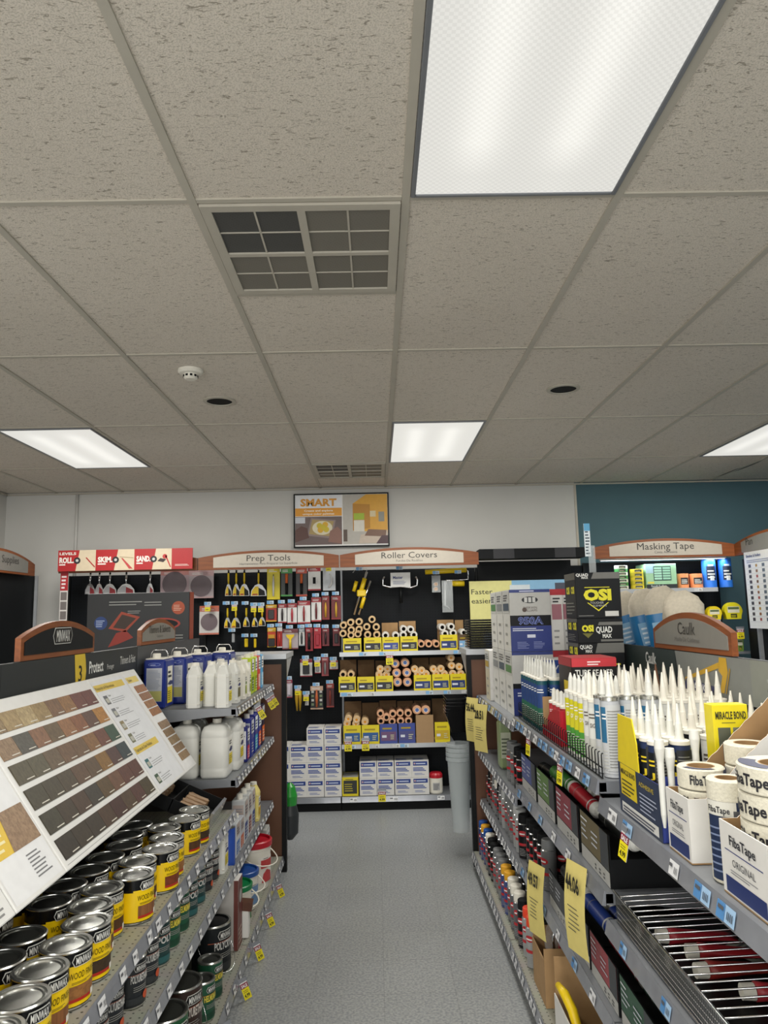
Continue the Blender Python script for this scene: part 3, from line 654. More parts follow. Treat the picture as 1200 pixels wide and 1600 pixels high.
# sample board: slanted white board of stained wood samples
def sample_board():
    t = thing('stain_sample_board', 'large slanted white board of stained wood samples above the yellow cans', 'display board', (0, 0, 0))
    top = Vector((-1.142, 0, 1.372)); bot = Vector((-.842, 0, .935)); v = (top - bot); Ln = v.length; v.normalize(); n = Y3.cross(v)
    def M(y): return Matrix(((0, n.x * -1, v.x, bot.x), (1, 0, 0, y), (0, -n.z, v.z, bot.z), (0, 0, 0, 1)))
    # frames of the panels, local x along the shelf, y into the board, z up the slope
    ys = [(1.10, 1.80, 'a'), (1.80, 2.075, 'b'), (2.075, 2.93, 'c'), (2.93, 3.50, 'd')]
    for y0, y1, k in ys:
        m = MB(); W = y1 - y0; A = M(y0)
        m.box(.002, W - .002, .0, .018, 0, Ln, 'white_board', A, b=.003)
        O = A @ Vector((0, 0, 0)); f = Face(m, O, (0, 1, 0), v, .0006)
        if k == 'a':
            f.rect(.02, .16, W - .03, Ln - .02, C('eeeeec')); f.rect(.30, .10, W - .04, .32, swatch_mat('7a5230'), 2); f.text('NEW', W - .12, .05, .014, C('444444')); f.lines(W - .18, .015, W - .03, .04, 2, C('888888'))
        if k == 'b':
            f.rect(.012, .012, W - .012, Ln - .02, C('e9eaec'))
            f.text('Wood Finish', .03, .49, .012, C('55565a'), 'l', sx=.9); f.lines(.03, .47, W - .05, .485, 2, C('9a9b9e'))
            f.rect(.015, .12, W * .50, .225, C('e3bf3e'), 2); f.poly([(W * .42, .12), (W - .015, .12), (W - .015, .225), (W * .50, .225), (W * .47, .18)], swatch_mat('a08468'), 3)
            for i in range(4): f.lines(.03, .135 + i * .018, W * .42, .145 + i * .018, 1, C('f2e6b4'), 3, .7)
            f.lines(.15, .035, W - .04, .105, 7, C('77787c'))
            for q in ((.26, .30), (.33, .37), (.40, .45)): f.lines(.06, q[0], W - .05, q[1], 3, C('8a8b8e'))
        if k == 'c':
            rows = [['9a8360', 'b0986c', 'bda77a', 'a48b5c', '7e5b3c', '9a6e3e', '6f3428', '6a2e26'],
                    ['9a8064', '55524a', '8c6244', '6b5638', '9a6a40', '8e5630', '5e3a2a', 'b98030'],
                    ['57503c', '5a543f', '67543e', '705238', '6e5236', '8a6030', '6e3a26', '1f4a34'],
                    ['453f2e', '453d2c', '4a3e2c', '5e4430', '5c4630', '8a6428', '4f2e2a', '22343c'],
                    ['3e3a2c', '3f3224', '4b3628', '39332c', '5a4424', '6e4a34', '5e3428', '5a3024'],
                    ['332c24', '3a3024', '382e24', '4a3424', '43221e', '4f3a26', '54302a', '463a22']]
            for r_, row in enumerate(rows):
                z1 = Ln - .045 - r_ * .0795; z0 = z1 - .062; w = (W - .05) / 8
                for i, c in enumerate(row):
                    a = .025 + i * w
                    p = MB(); Fp = Face(p, O, (0, 1, 0), v, .001); P_ = [A @ Vector(q) for q in ((a, -.004, z0), (a + w - .0015, -.004, z0), (a + w - .0015, 0, z0), (a, 0, z0), (a, -.004, z1), (a + w - .0015, -.004, z1), (a + w - .0015, 0, z1), (a, 0, z1))]
                    p.add(P_, [(0, 3, 2, 1), (4, 5, 6, 7), (0, 1, 5, 4), (1, 2, 6, 5), (2, 3, 7, 6), (3, 0, 4, 7)], swatch_mat(c))
                    Fp.rect(a + w * .45, z0 + .006, a + w * .9, z0 + .009, C('d8d4c8'), 5)
                    p.build('wood_sample', t)
            f.rect(.02, .012, W - .02, .0135, C('9a9a9c'))
        if k == 'd':
            f.rect(.01, .012, .36, Ln - .018, C('e4e6ea')); f.rect(.375, .012, W - .012, Ln - .018, C('e8e8e8'))
            f.rect(.015, Ln - .065, .34, Ln - .035, C('e0c24a'), 2); f.text('Polyacrylic & Polyurethane', .02, Ln - .058, .014, C('5a4c14'), 'l', k=3, fit=.2)
            f.rect(.015, .175, .30, .205, C('e0c24a'), 2); f.text('Topcoats & Clear Finishes', .02, .183, .014, C('5a4c14'), 'l', k=3, fit=.2)
            f.rect(.385, Ln - .065, W - .04, Ln - .035, C('e8d070'), 2); f.text('Stains', .40, Ln - .058, .014, C('5a4c14'), 'l', k=3)
            for i, (z, c) in enumerate(((Ln - .115, '5c5f66'), (Ln - .175, '6a6e74'), (Ln - .235, '8a7a50'), (Ln - .295, '6c6c4c'), (.115, '2c6a70'), (.045, '3f5a44'))):
                f.rect(.045, z - .012, .085, z + .028, C(c), 2); f.rect(.050, z - .005, .080, z + .015, C('b8b8ac'), 3)
                f.text('Finish', .10, z + .02, .008, C('333333'), 'l', k=2); f.lines(.10, z - .012, .26, z + .014, 3, C('9a9ca2'), 2, .3)
            for i in range(9):
                z1 = Ln - .085 - i * .041 - (.03 if i > 3 else 0); a = .42
                p = MB(); P_ = [A @ Vector(q) for q in ((a, -.004, z1 - .035), (a + .13, -.004, z1 - .035), (a + .13, 0, z1 - .035), (a, 0, z1 - .035), (a, -.004, z1), (a + .13, -.004, z1), (a + .13, 0, z1), (a, 0, z1))]
                p.add(P_, [(0, 3, 2, 1), (4, 5, 6, 7), (0, 1, 5, 4), (1, 2, 6, 5), (2, 3, 7, 6), (3, 0, 4, 7)], swatch_mat(['a9744e', '9d7050', 'a8784e', 'a06a3a', '94785a', '8e724e', '9a8260', '8e7252', '9a7c58'][i])); p.build('wood_sample', t)
        m.build('board_panel', t)
    for y in (1.7, 2.5, 3.3):   # brackets that carry the board off the back panel
        MB().tube([(-1.170, y, 1.30), (-1.135, y, 1.295), (-1.13, y, 1.30)], .005, 'black_metal').build('bracket', t)
    return t
sample_board()

# gallon tins with rectangular footprint
def f_tin():
    t = thing('solvent_tin', None, 'tin')
    m = MB().box(-.054, .054, -.08, .08, 0, .235, 'tin_blue', b=.008); m.box(-.048, .048, -.074, .074, .235, .242, 'white_plastic', b=.004); m.build('tin_body', t)
    l = MB(); f = Face(l, (0, -.080, 0), (1, 0, 0), (0, 0, 1)); f.rect(-.038, .035, .038, .195, C('b9bcc4')); f.lines(-.034, .095, .034, .188, 14, C('8d93a4'), 2, .4); f.rect(-.037, .037, .037, .085, C('b7b36a'), 2)
    f.disc(0, .212, .030, C('8fa0d0'), 1, 20, .008); f.disc(0, .212, .028, C('22368c'), 2, 20, .0065); f.lines(-.018, .209, .018, .215, 1, C('c8d0e8'), 3)
    g_ = Face(l, (.054, 0, 0), (0, 1, 0), (0, 0, 1)); g_.rect(-.042, .022, .042, .20, C('e8e4d4')); g_.rect(-.042, .022, .042, .10, C('e6cf30'), 2); g_.lines(-.034, .145, .034, .185, 2, C('22262e'), 2, .55)
    g_.poly([(-.042, .115), (0, .13), (.042, .125), (.042, .11), (0, .108)], C('232c60'), 3); g_.lines(-.035, .035, .035, .085, 5, C('6a6420'), 3)
    l.build('label', t)
    MB().lathe([(.020, .242), (.020, .262), (.017, .265), (0, .265)], 'white_plastic', 18, Matrix.Translation((0, -.045, 0))).build('cap', t)
    MB().tube([(-.044, 0, .241), (-.042, 0, .262), (-.03, 0, .280), (.03, 0, .280), (.042, 0, .262), (.044, 0, .241)], .0025, 'chrome', 8).build('handle', t)
    return t
PT = Proto(f_tin)
for (x, y), lb in zip([(-1.095, 3.74), (-1.045, 3.93), (-.985, 4.12), (-.89, 4.31)], ['blue rectangular solvent tin at the near end of the top left shelf', 'second blue solvent tin from the near end of the top left shelf', 'third blue solvent tin, behind the white bottles', 'blue solvent tin farthest back on the top left shelf']):
    PT.put((x, y, 1.1665), 0, lb, 'blue solvent tins')
def quart_bottle(body='milky', lab='e8d436', band='2b3470', W=.066, D=.095, H=.215):
    t = thing('solvent_bottle', None, 'bottle')
    m = MB(); w, d = W / 2, D / 2
    prof = [(1, 0), (1, .70), (.97, .74), (.55, .90), (.42, .92), (.42, .94)]
    def ring(k, z):
        ww, dd = max(w * k, .018) if k < .8 else w * k, max(d * k, .018) if k < .8 else d * k; c = min(ww, dd) * .35; return [(-ww + c, -dd, z), (ww - c, -dd, z), (ww, -dd + c, z), (ww, dd - c, z), (ww - c, dd, z), (-ww + c, dd, z), (-ww, dd - c, z), (-ww, -dd + c, z)]
    vs = []
    for k, z in prof: vs += ring(k, z * H)
    fs = [tuple(range(7, -1, -1)), tuple(len(vs) - 8 + i for i in range(8))]
    for r in range(len(prof) - 1):
        for a in range(8): fs.append((r * 8 + a, r * 8 + (a + 1) % 8, r * 8 + 8 + (a + 1) % 8, r * 8 + 8 + a))
    m.add(vs, fs, body); m.box(-w * .98, w * .98, -d - .0006, d + .0006, H * .68, H * .685, 'white_plastic'); m.box(-w * .98, w * .98, -d - .0006, d + .0006, H * .08, H * .085, 'white_plastic')
    m.build('bottle_body', t)
    MB().lathe([(.019, H * .92), (.020, H * .93), (.019, H), (.0, H + .001)], 'white_plastic', 16).build('cap', t)
    l = MB(); g_ = Face(l, (w, 0, 0), (0, 1, 0), (0, 0, 1)); q = d * .66; g_.rect(-q, H * .14, q, H * .62, C('e9e7de')); g_.rect(-q, H * .14, q, H * .36, C(lab), 2); g_.poly([(-q, H * .42), (0, H * .47), (q, H * .44), (q, H * .40), (0, H * .38)], C(band), 2); g_.lines(-q * .8, H * .5, q * .8, H * .6, 2, C('333a50'), 2, .5); g_.lines(-q * .8, H * .17, q * .8, H * .33, 4, C('6f6a30'), 3, .35)
    l.build('label', t)
    return t
QB = Proto(quart_bottle); QB2 = Proto(quart_bottle, 'milky', '6f6a52'); QB3 = Proto(quart_bottle, 'white_plastic', 'a8b84a', '55762c', .07, .06, .20)
for i, (P_, x, y, lb) in enumerate([(QB, -.905, 3.70, 'white plastic solvent bottle, leftmost of three at the front, top left shelf'), (QB, -.835, 3.755, 'white plastic solvent bottle, middle of three at the front, top left shelf'), (QB, -.762, 3.69, 'white plastic solvent bottle with yellow label at the near corner of the top left shelf'),
        (QB2, -.750, 3.86, 'white plastic bottle with brown label, second along the edge of the top left shelf'), (QB3, -.745, 4.02, 'slim white bottle with green label, third along the edge of the top left shelf'), (QB3, -.742, 4.14, 'slim white bottle with green label, fourth along the edge of the top left shelf'), (QB2, -.84, 3.99, 'white bottle with brown label behind the slim green-labelled bottles')]):
    P_.put((x, y, 1.1665), 0, lb, 'solvent bottles')
def round_can(c, c2, H=.235, r=.033, cap='white_plastic', name='spray_can', cat='spray can', band=None, dome=True, txt=None):
    t = thing(name, None, cat)
    MB().lathe([(r - .002, 0), (r, .002), (r, H * .78)] + ([(r * .9, H * .80), (r * .55, H * .84)] if dome else [(r, H * .84)]), ['spray_chrome', C(c, .3)] + (['spray_chrome'] * 2 if dome else [C(c, .3)]), 20, cap0=True).build('can_body', t)
    if dome: MB().lathe([(r * .88, H * .80), (r * .90, H * .84), (r * .86, H * .985), (r * .78, H), (0, H)], cap, 20).build('cap', t)
    else: MB().lathe([(r * .5, H * .84), (r * .5, H), (0, H)], cap, 16).lathe([(r, H * .84), (0, H * .86)], 'tin', 20).build('cap', t)
    l = MB(); f = Cyl(l, r, 0, -PI * .75 if band != 'L' else -PI * .25)
    f.rect(-r * .8, H * .30, r * .8, H * .36, C(c2), 2); f.disc(0, H * .58, r * .72, C(c2), 1, 20, r * .40); f.lines(-r * .5, H * .555, r * .5, H * .60, 1, C('e8e8e8'), 2, .7); f.lines(-r * .6, H * .08, r * .6, H * .26, 5, C('a8a8a8'), 2, .3)
    l.build('label', t)
    return t
def sq_can(c, c2, c3='e8e8e4', H=.20, W=.085, D=.06, name='solvent_can'):
    t = thing(name, None, 'can')
    MB().box(-D / 2, D / 2, -W / 2, W / 2, 0, H * .9, C(c, .3), b=.004).build('can_body', t)
    MB().lathe([(.016, H * .9), (.016, H), (0, H)], 'white_plastic', 14).build('cap', t)
    l = MB(); g_ = Face(l, (D / 2, 0, 0), (0, 1, 0), (0, 0, 1)); q = W * .46
    g_.rect(-q, H * .08, q, H * .42, C(c2)); g_.rect(-q, H * .55, q, H * .86, C(c3), 2); g_.lines(-q * .8, H * .6, q * .8, H * .8, 3, C('303850'), 3, .5); g_.lines(-q * .8, H * .12, q * .8, H * .38, 4, C('d8d8d0'), 3, .3)
    f = Face(l, (0, -W / 2, 0), (1, 0, 0), (0, 0, 1)); f.rect(-D * .4, H * .08, D * .4, H * .8, C(c3)); f.lines(-D * .35, H * .12, D * .35, H * .76, 12, C('8a8c94'), 2, .35)
    l.build('label', t); return t
GR = 'far end cans on the top left shelf'
for i, (c, c2, n) in enumerate((('b8cc2c', '5a7a1c', 'lime green'), ('b8cc2c', '8a9a2c', 'lime green'), ('d2453c', 'e8b0a0', 'red'), ('55a8d8', 'a8d4ec', 'light blue'))):
    o = sq_can(c, c2, 'e8e8e4', .225, .075, .06); o.location = (-.745, 4.27 + .115 * i, 1.1665); o['label'] = '%s can near the far end of the top left shelf%s' % (n, ', near one' if i == 0 else ', far one' if i == 1 else ''); o['group'] = GR
for i in range(3):
    QB3.put((-.82, 4.46 + .11 * i, 1.1665), 0, 'white capped bottle behind the coloured cans, top left shelf, %s from the camera' % nth(i), 'solvent bottles')
# gallon jugs
def jug():
    t = thing('gallon_jug', None, 'jug'); m = MB(); w, d, H = .066, .085, .27
    def ring(kx, ky, z, ox=0):
        c = min(w * kx, d * ky) * .38; W_, D_ = w * kx, d * ky
        pts = []
        for sx, sy, a0 in ((1, -1, -90), (1, 1, 0), (-1, 1, 90), (-1, -1, 180)):
            for j in range(4):
                a = math.radians(a0 + 30 * j); pts.append((ox + sx * (W_ - c) + c * math.cos(a), sy * (D_ - c) + c * math.sin(a), z))
        return pts
    prof = [(.94, .94, 0), (1, 1, .012), (1, 1, .04), (.985, .985, .045), (1, 1, .05), (1, 1, .185), (.98, .98, .188), (1, 1, .192), (.96, .96, .215), (.80, .86, .238), (.45, .52, .248), (.28, .38, .25)]
    vs = []
    for kx, ky, z in prof: vs += ring(kx, ky, z)
    fs = [tuple(range(15, -1, -1)), tuple(len(vs) - 16 + i for i in range(16))]
    for r in range(len(prof) - 1):
        for a in range(16): fs.append((r * 16 + a, r * 16 + (a + 1) % 16, r * 16 + 16 + (a + 1) % 16, r * 16 + 16 + a))
    m.add(vs, fs, 'milky', None, True); m.build('jug_body', t)
    MB().lathe([(.021, .25), (.022, .254), (.022, .27), (.0, .271)], 'white_plastic', 20).build('cap', t)
    l = MB(); g_ = Face(l, (w, 0, 0), (0, 1, 0), (0, 0, 1)); g_.rect(-.036, .055, .036, .175, C('e9e7de')); g_.rect(-.036, .055, .036, .105, C('e6cf30'), 2); g_.poly([(-.036, .122), (0, .137), (.036, .132), (.036, .117), (0, .112)], C('232c60'), 2); g_.lines(-.03, .148, .03, .17, 2, C('22262e'), 2, .5); g_.lines(-.03, .06, .03, .1, 4, C('7a7020'), 3, .3); l.build('label', t)
    MB().tube([(.024, .0, .238), (.044, 0, .240), (.058, 0, .228), (.060, 0, .20)], .008, 'milky', 8).build('handle', t)
    return t
JG = Proto(jug)
for x, y, r_, lb in ((-.945, 3.72, 0, 'white gallon jug beside the sample board on the second left shelf'), (-.80, 3.73, 0, 'white gallon jug at the near corner of the second left shelf'), (-.775, 3.90, 0, 'white gallon jug behind the corner jug on the second left shelf'), (-.96, 3.90, 0, 'white gallon jug at the back of the second left shelf')):
    JG.put((x, y, .8365), r_, lb, 'white gallon jugs')
for i, (c, c2, c3, H, n) in enumerate((('232c78', 'c82850', 'e8e8ee', .20, 'navy and pink'), ('26318a', '2d3a92', 'c8ccd8', .23, 'plain navy'), ('26318a', '3aa0c0', 'e4ecf0', .235, 'navy and turquoise'), ('26318a', 'd8602c', 'e4ecf0', .235, 'navy and small orange label'), ('191c3c', 'e06a28', 'c9cccf', .265, 'tall dark navy and orange'))):
    o = sq_can(c, c2, c3, H, .09 if i else .07, .065); o.location = (-.735, 4.06 + .13 * i, .8365); o['label'] = '%s solvent can near the far end of the second left shelf' % n; o['group'] = 'cans on the second left shelf'
# third shelf of the far bay
o = sq_can('1d2f86', '2a54b0', '1d2f86', .24, .10, .165, 'solvent_tin'); o.location = (-.855, 3.70, .4415); o['label'] = 'deep blue solvent tin under the second left shelf'; o['category'] = 'tin'
o = round_can('2a4fa8', 'e8e8ee', .20, .035, 'tin', 'cone_top_can', 'can', None, False, 'MS'); o.location = (-.729, 3.66, .4415); o['label'] = 'blue round can with metal cone top on the third left shelf'
QB.put((-.745, 3.545, .4515), 0, 'white bottle with yellow label at the edge of the middle left shelf', 'solvent bottles')
for i, (c, c2, H, n) in enumerate((('c8ccd0', '4a72b0', .18, 'pale steel blue'), ('b8bcc4', 'c05a30', .17, 'grey and orange'), ('c4c6c6', '33407c', .24, 'tall white'), ('c4c6c6', '7a2c28', .24, 'tall white and dark red'), ('c9c9c6', '33407c', .24, 'tall pale with navy label'))):
    o = sq_can(c, c2, 'b8a8a0', H, .085, .07); o.location = (-.738, 3.78 + .115 * i, .4415); o['label'] = '%s can on the third left shelf' % n; o['group'] = 'cans on the third left shelf'
t = quart_bottle('paper_yellow', 'e0b020', '4a3a1c', .07, .085, .21); t.location = (-.735, 4.42, .4415); t['label'] = 'pale yellow bottle at the far end of the third left shelf'

# black tray of wood samples at the end of the middle bay
def sample_tray():
    t = thing('sample_tray', 'open black tray of small wood samples on the left shelf beyond the yellow cans', 'tray', (-.895, 3.36, .70), 0)
    Mx = Matrix.Rotation(math.radians(24), 4, 'Y')
    m = MB(); W, D, H = .17, .135, .055
    m.box(-W, W, -D, D, 0, .004, 'black_matte', Mx)
    for a in ((-W, -W + .004, -D, D), (W - .004, W, -D, D), (-W, W, -D, -D + .004), (-W, W, D - .004, D), (-.004, .0, -D, D)): m.box(a[0], a[1], a[2], a[3], .004, H, 'black_matte', Mx)
    m.build('bin', t)
    for r_ in range(2):
        for i in range(7):
            s = MB(); a = -W + .02 + r_ * W; M2 = Mx @ Matrix.Translation((a + .03, -D + .03 + i * .034, .006)) @ Matrix.Rotation(.18 * ((i * 7) % 3 - 1), 4, 'Z'); s.box(-.028, .095 - .03, -.015, .015, 0, .03 + .004 * (i % 3), swatch_mat(['b08f6e', 'a3825f', 'bb9a78'][(i + r_) % 3]), M2, b=.001); s.build('wood_sample', t)
    e = MB().box(W, W + .012, -D, D, -.02, H + .01, 'channel_clear', Mx); e.build('front_plate', t)
    bpy.context.view_layer.update()
    t.location.z = .70 + .095
    return t
sample_tray()
# lower near shelves: dark and green cans
def dark_can(c, c2, txt, H=.145, r=.052, lidm='tin_dark', lt='d8d8d4', an=-.5, bail=False, dot=None):
    t = thing('paint_can', None, 'paint can')
    MB().lathe([(r - .003, 0), (r, .002), (r, .006)], 'tin', 30, cap0=True).lathe([(r - .0005, .006), (r - .0005, H - .008)], C(c, .35), 30).lathe([(r - .0005, H - .008), (r + .0012, H - .004), (r - .002, H), (r - .009, H - .001), (r - .010, H - .006)], 'tin', 30).build('can_body', t)
    l = MB(); f = Cyl(l, r, 0, an); k = r / .061
    f.rect(-.055 * k, .012, .055 * k, H * .22, C(c2)); hexlogo(f, 0, H * .80, .06 * k, 2); f.text(txt, 0, H * .52, H * .15, C(lt), k=2, bold=.03, fit=.08 * k); f.lines(-.03 * k, H * .34, .03 * k, H * .46, 3, C('9a9a94'), 2, .3)
    if dot: f.disc(.022 * k, H * .22, .012, C(dot), 3)
    f.rect(-.06 * k, H * .66, .06 * k, H * .675, C('a85a40'), 1)
    l.build('label', t)
    MB().lathe([(r - .010, H - .006), (r - .013, H - .006), (r - .014, H - .002), (r - .019, H - .006), (.0, H - .0045)], lidm, 30).build('lid', t)
    if bail:
        e = MB()
        for s_ in (-1, 1): e.lathe([(.016, 0), (.014, .004), (.006, .005), (.005, .009), (0, .009)], 'tin', 18, Matrix.Rotation(an + PI / 2 * s_, 4, 'Z') @ Matrix.Translation((r - .001, 0, H * .68)) @ Matrix.Rotation(PI / 2, 4, 'Y'))
        pts = []
        for i in range(15):
            q = -1 + 2 * i / 14; a = an + q * PI / 2; rr = r + .008 + .012 * (1 - q * q); pts.append((rr * math.cos(a), rr * math.sin(a), H * .68 - .62 * H * (1 - abs(q) ** 2.2)))
        e.tube(pts, .0014, 'chrome', 6); e.build('handle', t)
    return t
D1 = Proto(dark_can, '22262a', '303436', 'POLYURETHANE', .14, .050, 'tin_dark', 'c8c8c4', -.5, False, 'c0502c')
D2 = Proto(dark_can, '1d5038', '18402e', 'HELMSMAN', .14, .050, 'tin_dark', 'd8c848')
D3 = Proto(dark_can, '1c3c3c', '2a5a5c', 'POLY', .14, .050, 'tin_dark', 'c8c8c4')
i = 0
for y, P_, n in ((1.60, D1, 'black'), (1.72, D1, 'black'), (1.84, D1, 'black'), (1.96, D1, 'black'), (2.08, D1, 'black'), (2.20, D1, 'black'), (2.40, D1, 'black'), (2.53, D1, 'black'), (2.66, D3, 'dark teal'), (2.79, D2, 'green'), (2.92, D2, 'green'), (3.05, D3, 'dark teal'), (3.18, D3, 'dark teal'), (3.31, D1, 'black'), (3.44, D1, 'black')):
    z = .4515 if y > 2.3 else .4715
    P_.put((-.775, y, z), 0, '%s finish can below the yellow cans, %s from the camera on that shelf' % (n, nth(i)), 'dark finish cans on the lower left shelf'); i += 1
# base shelf, left
GB = Proto(dark_can, '14532f', '10401f', 'HELMSMAN', .195, .083, 'tin_dark', 'd8c848', -.55, True)
GB2 = Proto(dark_can, '33201a', '5a2c24', 'POLYURETHANE', .195, .083, 'tin_dark', 'd0c8c0', -.55, True)
GB3 = Proto(dark_can, '1c2022', '26292b', 'POLYCRYLIC', .195, .083, 'black_gloss', 'd0d0cc', -.55, True)
BZ = .1015
GB3.put((-.745, 2.46, BZ), 0, 'black gallon can with black lid, nearest on the bottom left shelf', 'gallon cans on the bottom left shelf')
GB.put((-.745, 2.67, BZ), 0, 'green gallon can with wire handle on the bottom left shelf', 'gallon cans on the bottom left shelf')
GB2.put((-.745, 2.87, BZ), 0, 'brown and black gallon can behind the green one on the bottom left shelf', 'gallon cans on the bottom left shelf')
GB3.put((-.745, 3.40, BZ), 0, 'black gallon can with round handle ear beside the paint sprayer box', 'gallon cans on the bottom left shelf')
D2.put((-.695, 3.01, BZ), 0, 'green quart can at the bottom shelf edge, near one of two', 'quart cans on the bottom left shelf')
D2.put((-.70, 3.17, BZ), 0, 'green quart can at the bottom shelf edge, just before the black gallon', 'quart cans on the bottom left shelf')
t = thing('sprayer_box', 'tall dark red and white carton on the bottom left shelf', 'box', (-.72, 3.61, BZ)); MB().box(-.09, .06, -.05, .05, 0, .30, 'carton_white', b=.001).build('carton', t)
l = MB(); g_ = Face(l, (.06, 0, 0), (0, 1, 0), (0, 0, 1)); g_.rect(-.05, .0, .05, .30, C('6a3630')); g_.lines(-.04, .02, .04, .10, 4, C('b8a090'), 2); g_.disc(0, .22, .03, C('a8a8a4'), 2); f = Face(l, (-.015, -.05, 0), (1, 0, 0), (0, 0, 1)); f.rect(-.075, 0, .075, .30, C('b4b0ac')); f.rect(.055, 0, .075, .3, C('6a3630'), 2); l.build('print', t)
def pail(lid, lab, H=.19, r=.088, lidc=None):
    t = thing('plastic_pail', None, 'bucket')
    MB().lathe([(r * .86, 0), (r * .88, .003), (r * .98, H * .80), (r * 1.0, H * .82), (r * .97, H * .86), (r * .97, H * .9)], 'white_plastic', 32, cap0=True).build('pail_body', t)
    MB().lathe([(r * .98, H * .86), (r * 1.05, H * .87), (r * 1.06, H * .98), (r * 1.0, H), (r * .93, H), (r * .90, H * .95), (0, H * .95)], lid, 32).build('lid', t)
    l = MB(); f = Cyl(l, r * .96, 0, -.5, .002); f.rect(-.06, H * .15, .06, H * .68, C('e8e4dc')); f.rect(-.045, H * .45, .045, H * .62, C(lab), 2); f.poly([(-.04, H * .16), (.04, H * .16), (.03, H * .36), (-.005, H * .42), (-.03, H * .34)], C(lab), 2); f.lines(-.03, H * .64, .03, H * .67, 1, C('555555'), 2); l.build('label', t)
    pts = []
    for i in range(13):
        q = -1 + 2 * i / 12; a = -.5 + q * PI / 2; rr = r * 1.02 + .008 + .03 * (1 - q * q); pts.append((rr * math.cos(a), rr * math.sin(a), H * .78 - .25 * H * (1 - abs(q) ** 2.2)))
    MB().tube(pts, .0035, 'white_plastic', 8).build('handle', t)
    return t
for i, (ld, lb_, y, x, n) in enumerate((('green_plastic', '3c7a3c', 3.86, -.735, 'white pail with green lid on the bottom left shelf'), ('blue_plastic', '6a8ab0', 4.06, -.735, 'white pail with blue lid between the green and red lidded pails'), ('red_plastic', 'b84040', 4.36, -.725, 'large white pail with red lid and white handle on the bottom left shelf'))):
    t = pail(ld, lb_, .19 if i < 2 else .255, .085 if i < 2 else .10); t.location = (x, y, BZ); t['label'] = n; t['group'] = 'lidded pails'
t = thing('carton', 'small crumpled white carton between the tall box and the green lidded pail', 'box', (-.665, 3.714, BZ), .05); MB().box(-.04, .03, -.03, .03, 0, .12, 'carton_white', b=.004).build('box_body', t); MB().box(-.038, .028, -.028, .028, .121, .16, C('5a3626'), Matrix.Rotation(.12, 4, 'Y')).build('flap', t)
t = sq_can('b8b8b4', 'a02c2c', 'dcdcd8', .26, .12, .12, 'paint_kit'); t.location = (-.745, 4.66, BZ); t['label'] = 'patterned white carton at the far end of the bottom left shelf'; t['category'] = 'box'
# sale tags at the left run
def sale_tag(tall=.085, w=.032, big=False):
    t = thing('sale_tag', None, 'price tag')
    m = MB(); m.box(-w / 2, w / 2, 0, .0012, -tall, 0, 'white_board'); m.box(-w / 2 - .002, w / 2 + .002, -.001, .004, -.012, .004, 'channel_clear')
    m.build('tag_card', t)
    l = MB(); f = Face(l, (0, 0, -tall), (1, 0, 0), (0, 0, 1)); f.rect(-w / 2, 0, w / 2, tall * .55, C('ecdc20')); f.rect(-w / 2, tall * .55, w / 2, tall * .80, C('8a2440'), 1); f.text('SALE', 0, tall * .60, tall * .15, C('f0ecec'), k=2, bold=.03, fit=w * .8); f.text('4.99' if not big else '25.99', 0, tall * .10, tall * .17, C('2a2618'), k=2, bold=.03, fit=w * .7); f.lines(-w * .35, tall * .34, w * .35, tall * .5, 2, C('6a6420'), 2, .3)
    l.build('print', t); return t
ST = Proto(sale_tag)
for i, y in enumerate((3.00, 3.33, 3.68, 4.05, 4.45)):
    ST.put((-.60, y, .085), rot=(0, -.35, PI / 2 - 1.2), label='yellow sale tag sticking out from the bottom left shelf edge, %s from the camera' % nth(i), group='sale tags on the left run')
for i, (y, z) in enumerate(((4.10, 1.125), (4.47, 1.13), (4.62, 1.13))):
    ST.put((-.665, y, z), rot=(0, -.5, PI / 2 - 1.3), label='yellow sale tag on the top left shelf edge, %s from the near end' % nth(i), group='sale tags on the left run')
# drywall tool kit on the far side of the run
t = thing('tool_kit_box', 'large dark tool carton with orange printed pads, standing behind the left run', 'box', (0, 0, 0))
xa, za = atY(137, 928, 4.74); xb, zb = atY(299, 923, 4.74)
xb -= .012
MB().box(xa, xb, 4.74, 4.86, 1.18, za, C('27282b'), b=.002).build('carton', t)
l = MB(); f = Face(l, (xa, 4.74, 1.18), (1, 0, 0), (0, 0, 1)); W = xb - xa; H = za - 1.18
f.disc(.09, H * .68, .042, C('24407c')); f.lines(.06, H * .64, .12, H * .72, 4, C('b8c8e8'), 2, .4); f.disc(W - .07, H * .83, .042, C('b8502c')); f.lines(W - .10, H * .8, W - .04, H * .87, 4, C('e8b8a0'), 2, .4)
f.poly([(.14, H * .62), (.22, H * .80), (.34, H * .74), (.25, H * .58)], C('a8442c'), 2); f.poly([(.17, H * .63), (.225, H * .77), (.315, H * .725), (.245, H * .61)], C('3c2a20'), 3)
f.poly([(.14, H * .42), (.19, H * .57), (.25, H * .60), (.30, H * .52), (.20, H * .45)], C('9a2f22'), 2)
n = 26; cx, cz = W * .74, H * .66
f.poly([(cx + .115 * math.cos(2 * PI * i / n), cz + .038 * math.sin(2 * PI * i / n)) for i in range(n)], C('b03a2c'), 2); f.poly([(cx + .10 * math.cos(2 * PI * i / n), cz + .028 * math.sin(2 * PI * i / n)) for i in range(n)], C('1c1d20'), 3)
f.lines(.14, H * .87, .38, H * .93, 2, C('a8a8a4'), 2, .3); f.lines(W * .56, H * .86, W * .75, H * .92, 2, C('a8a8a4'), 2, .3); f.lines(.26, H * .78, .36, H * .82, 2, C('a8a8a4'), 2, .3); f.lines(W * .80, H * .50, W * .98, H * .56, 2, C('a8a8a4'), 2, .3)
l.build('print', t)
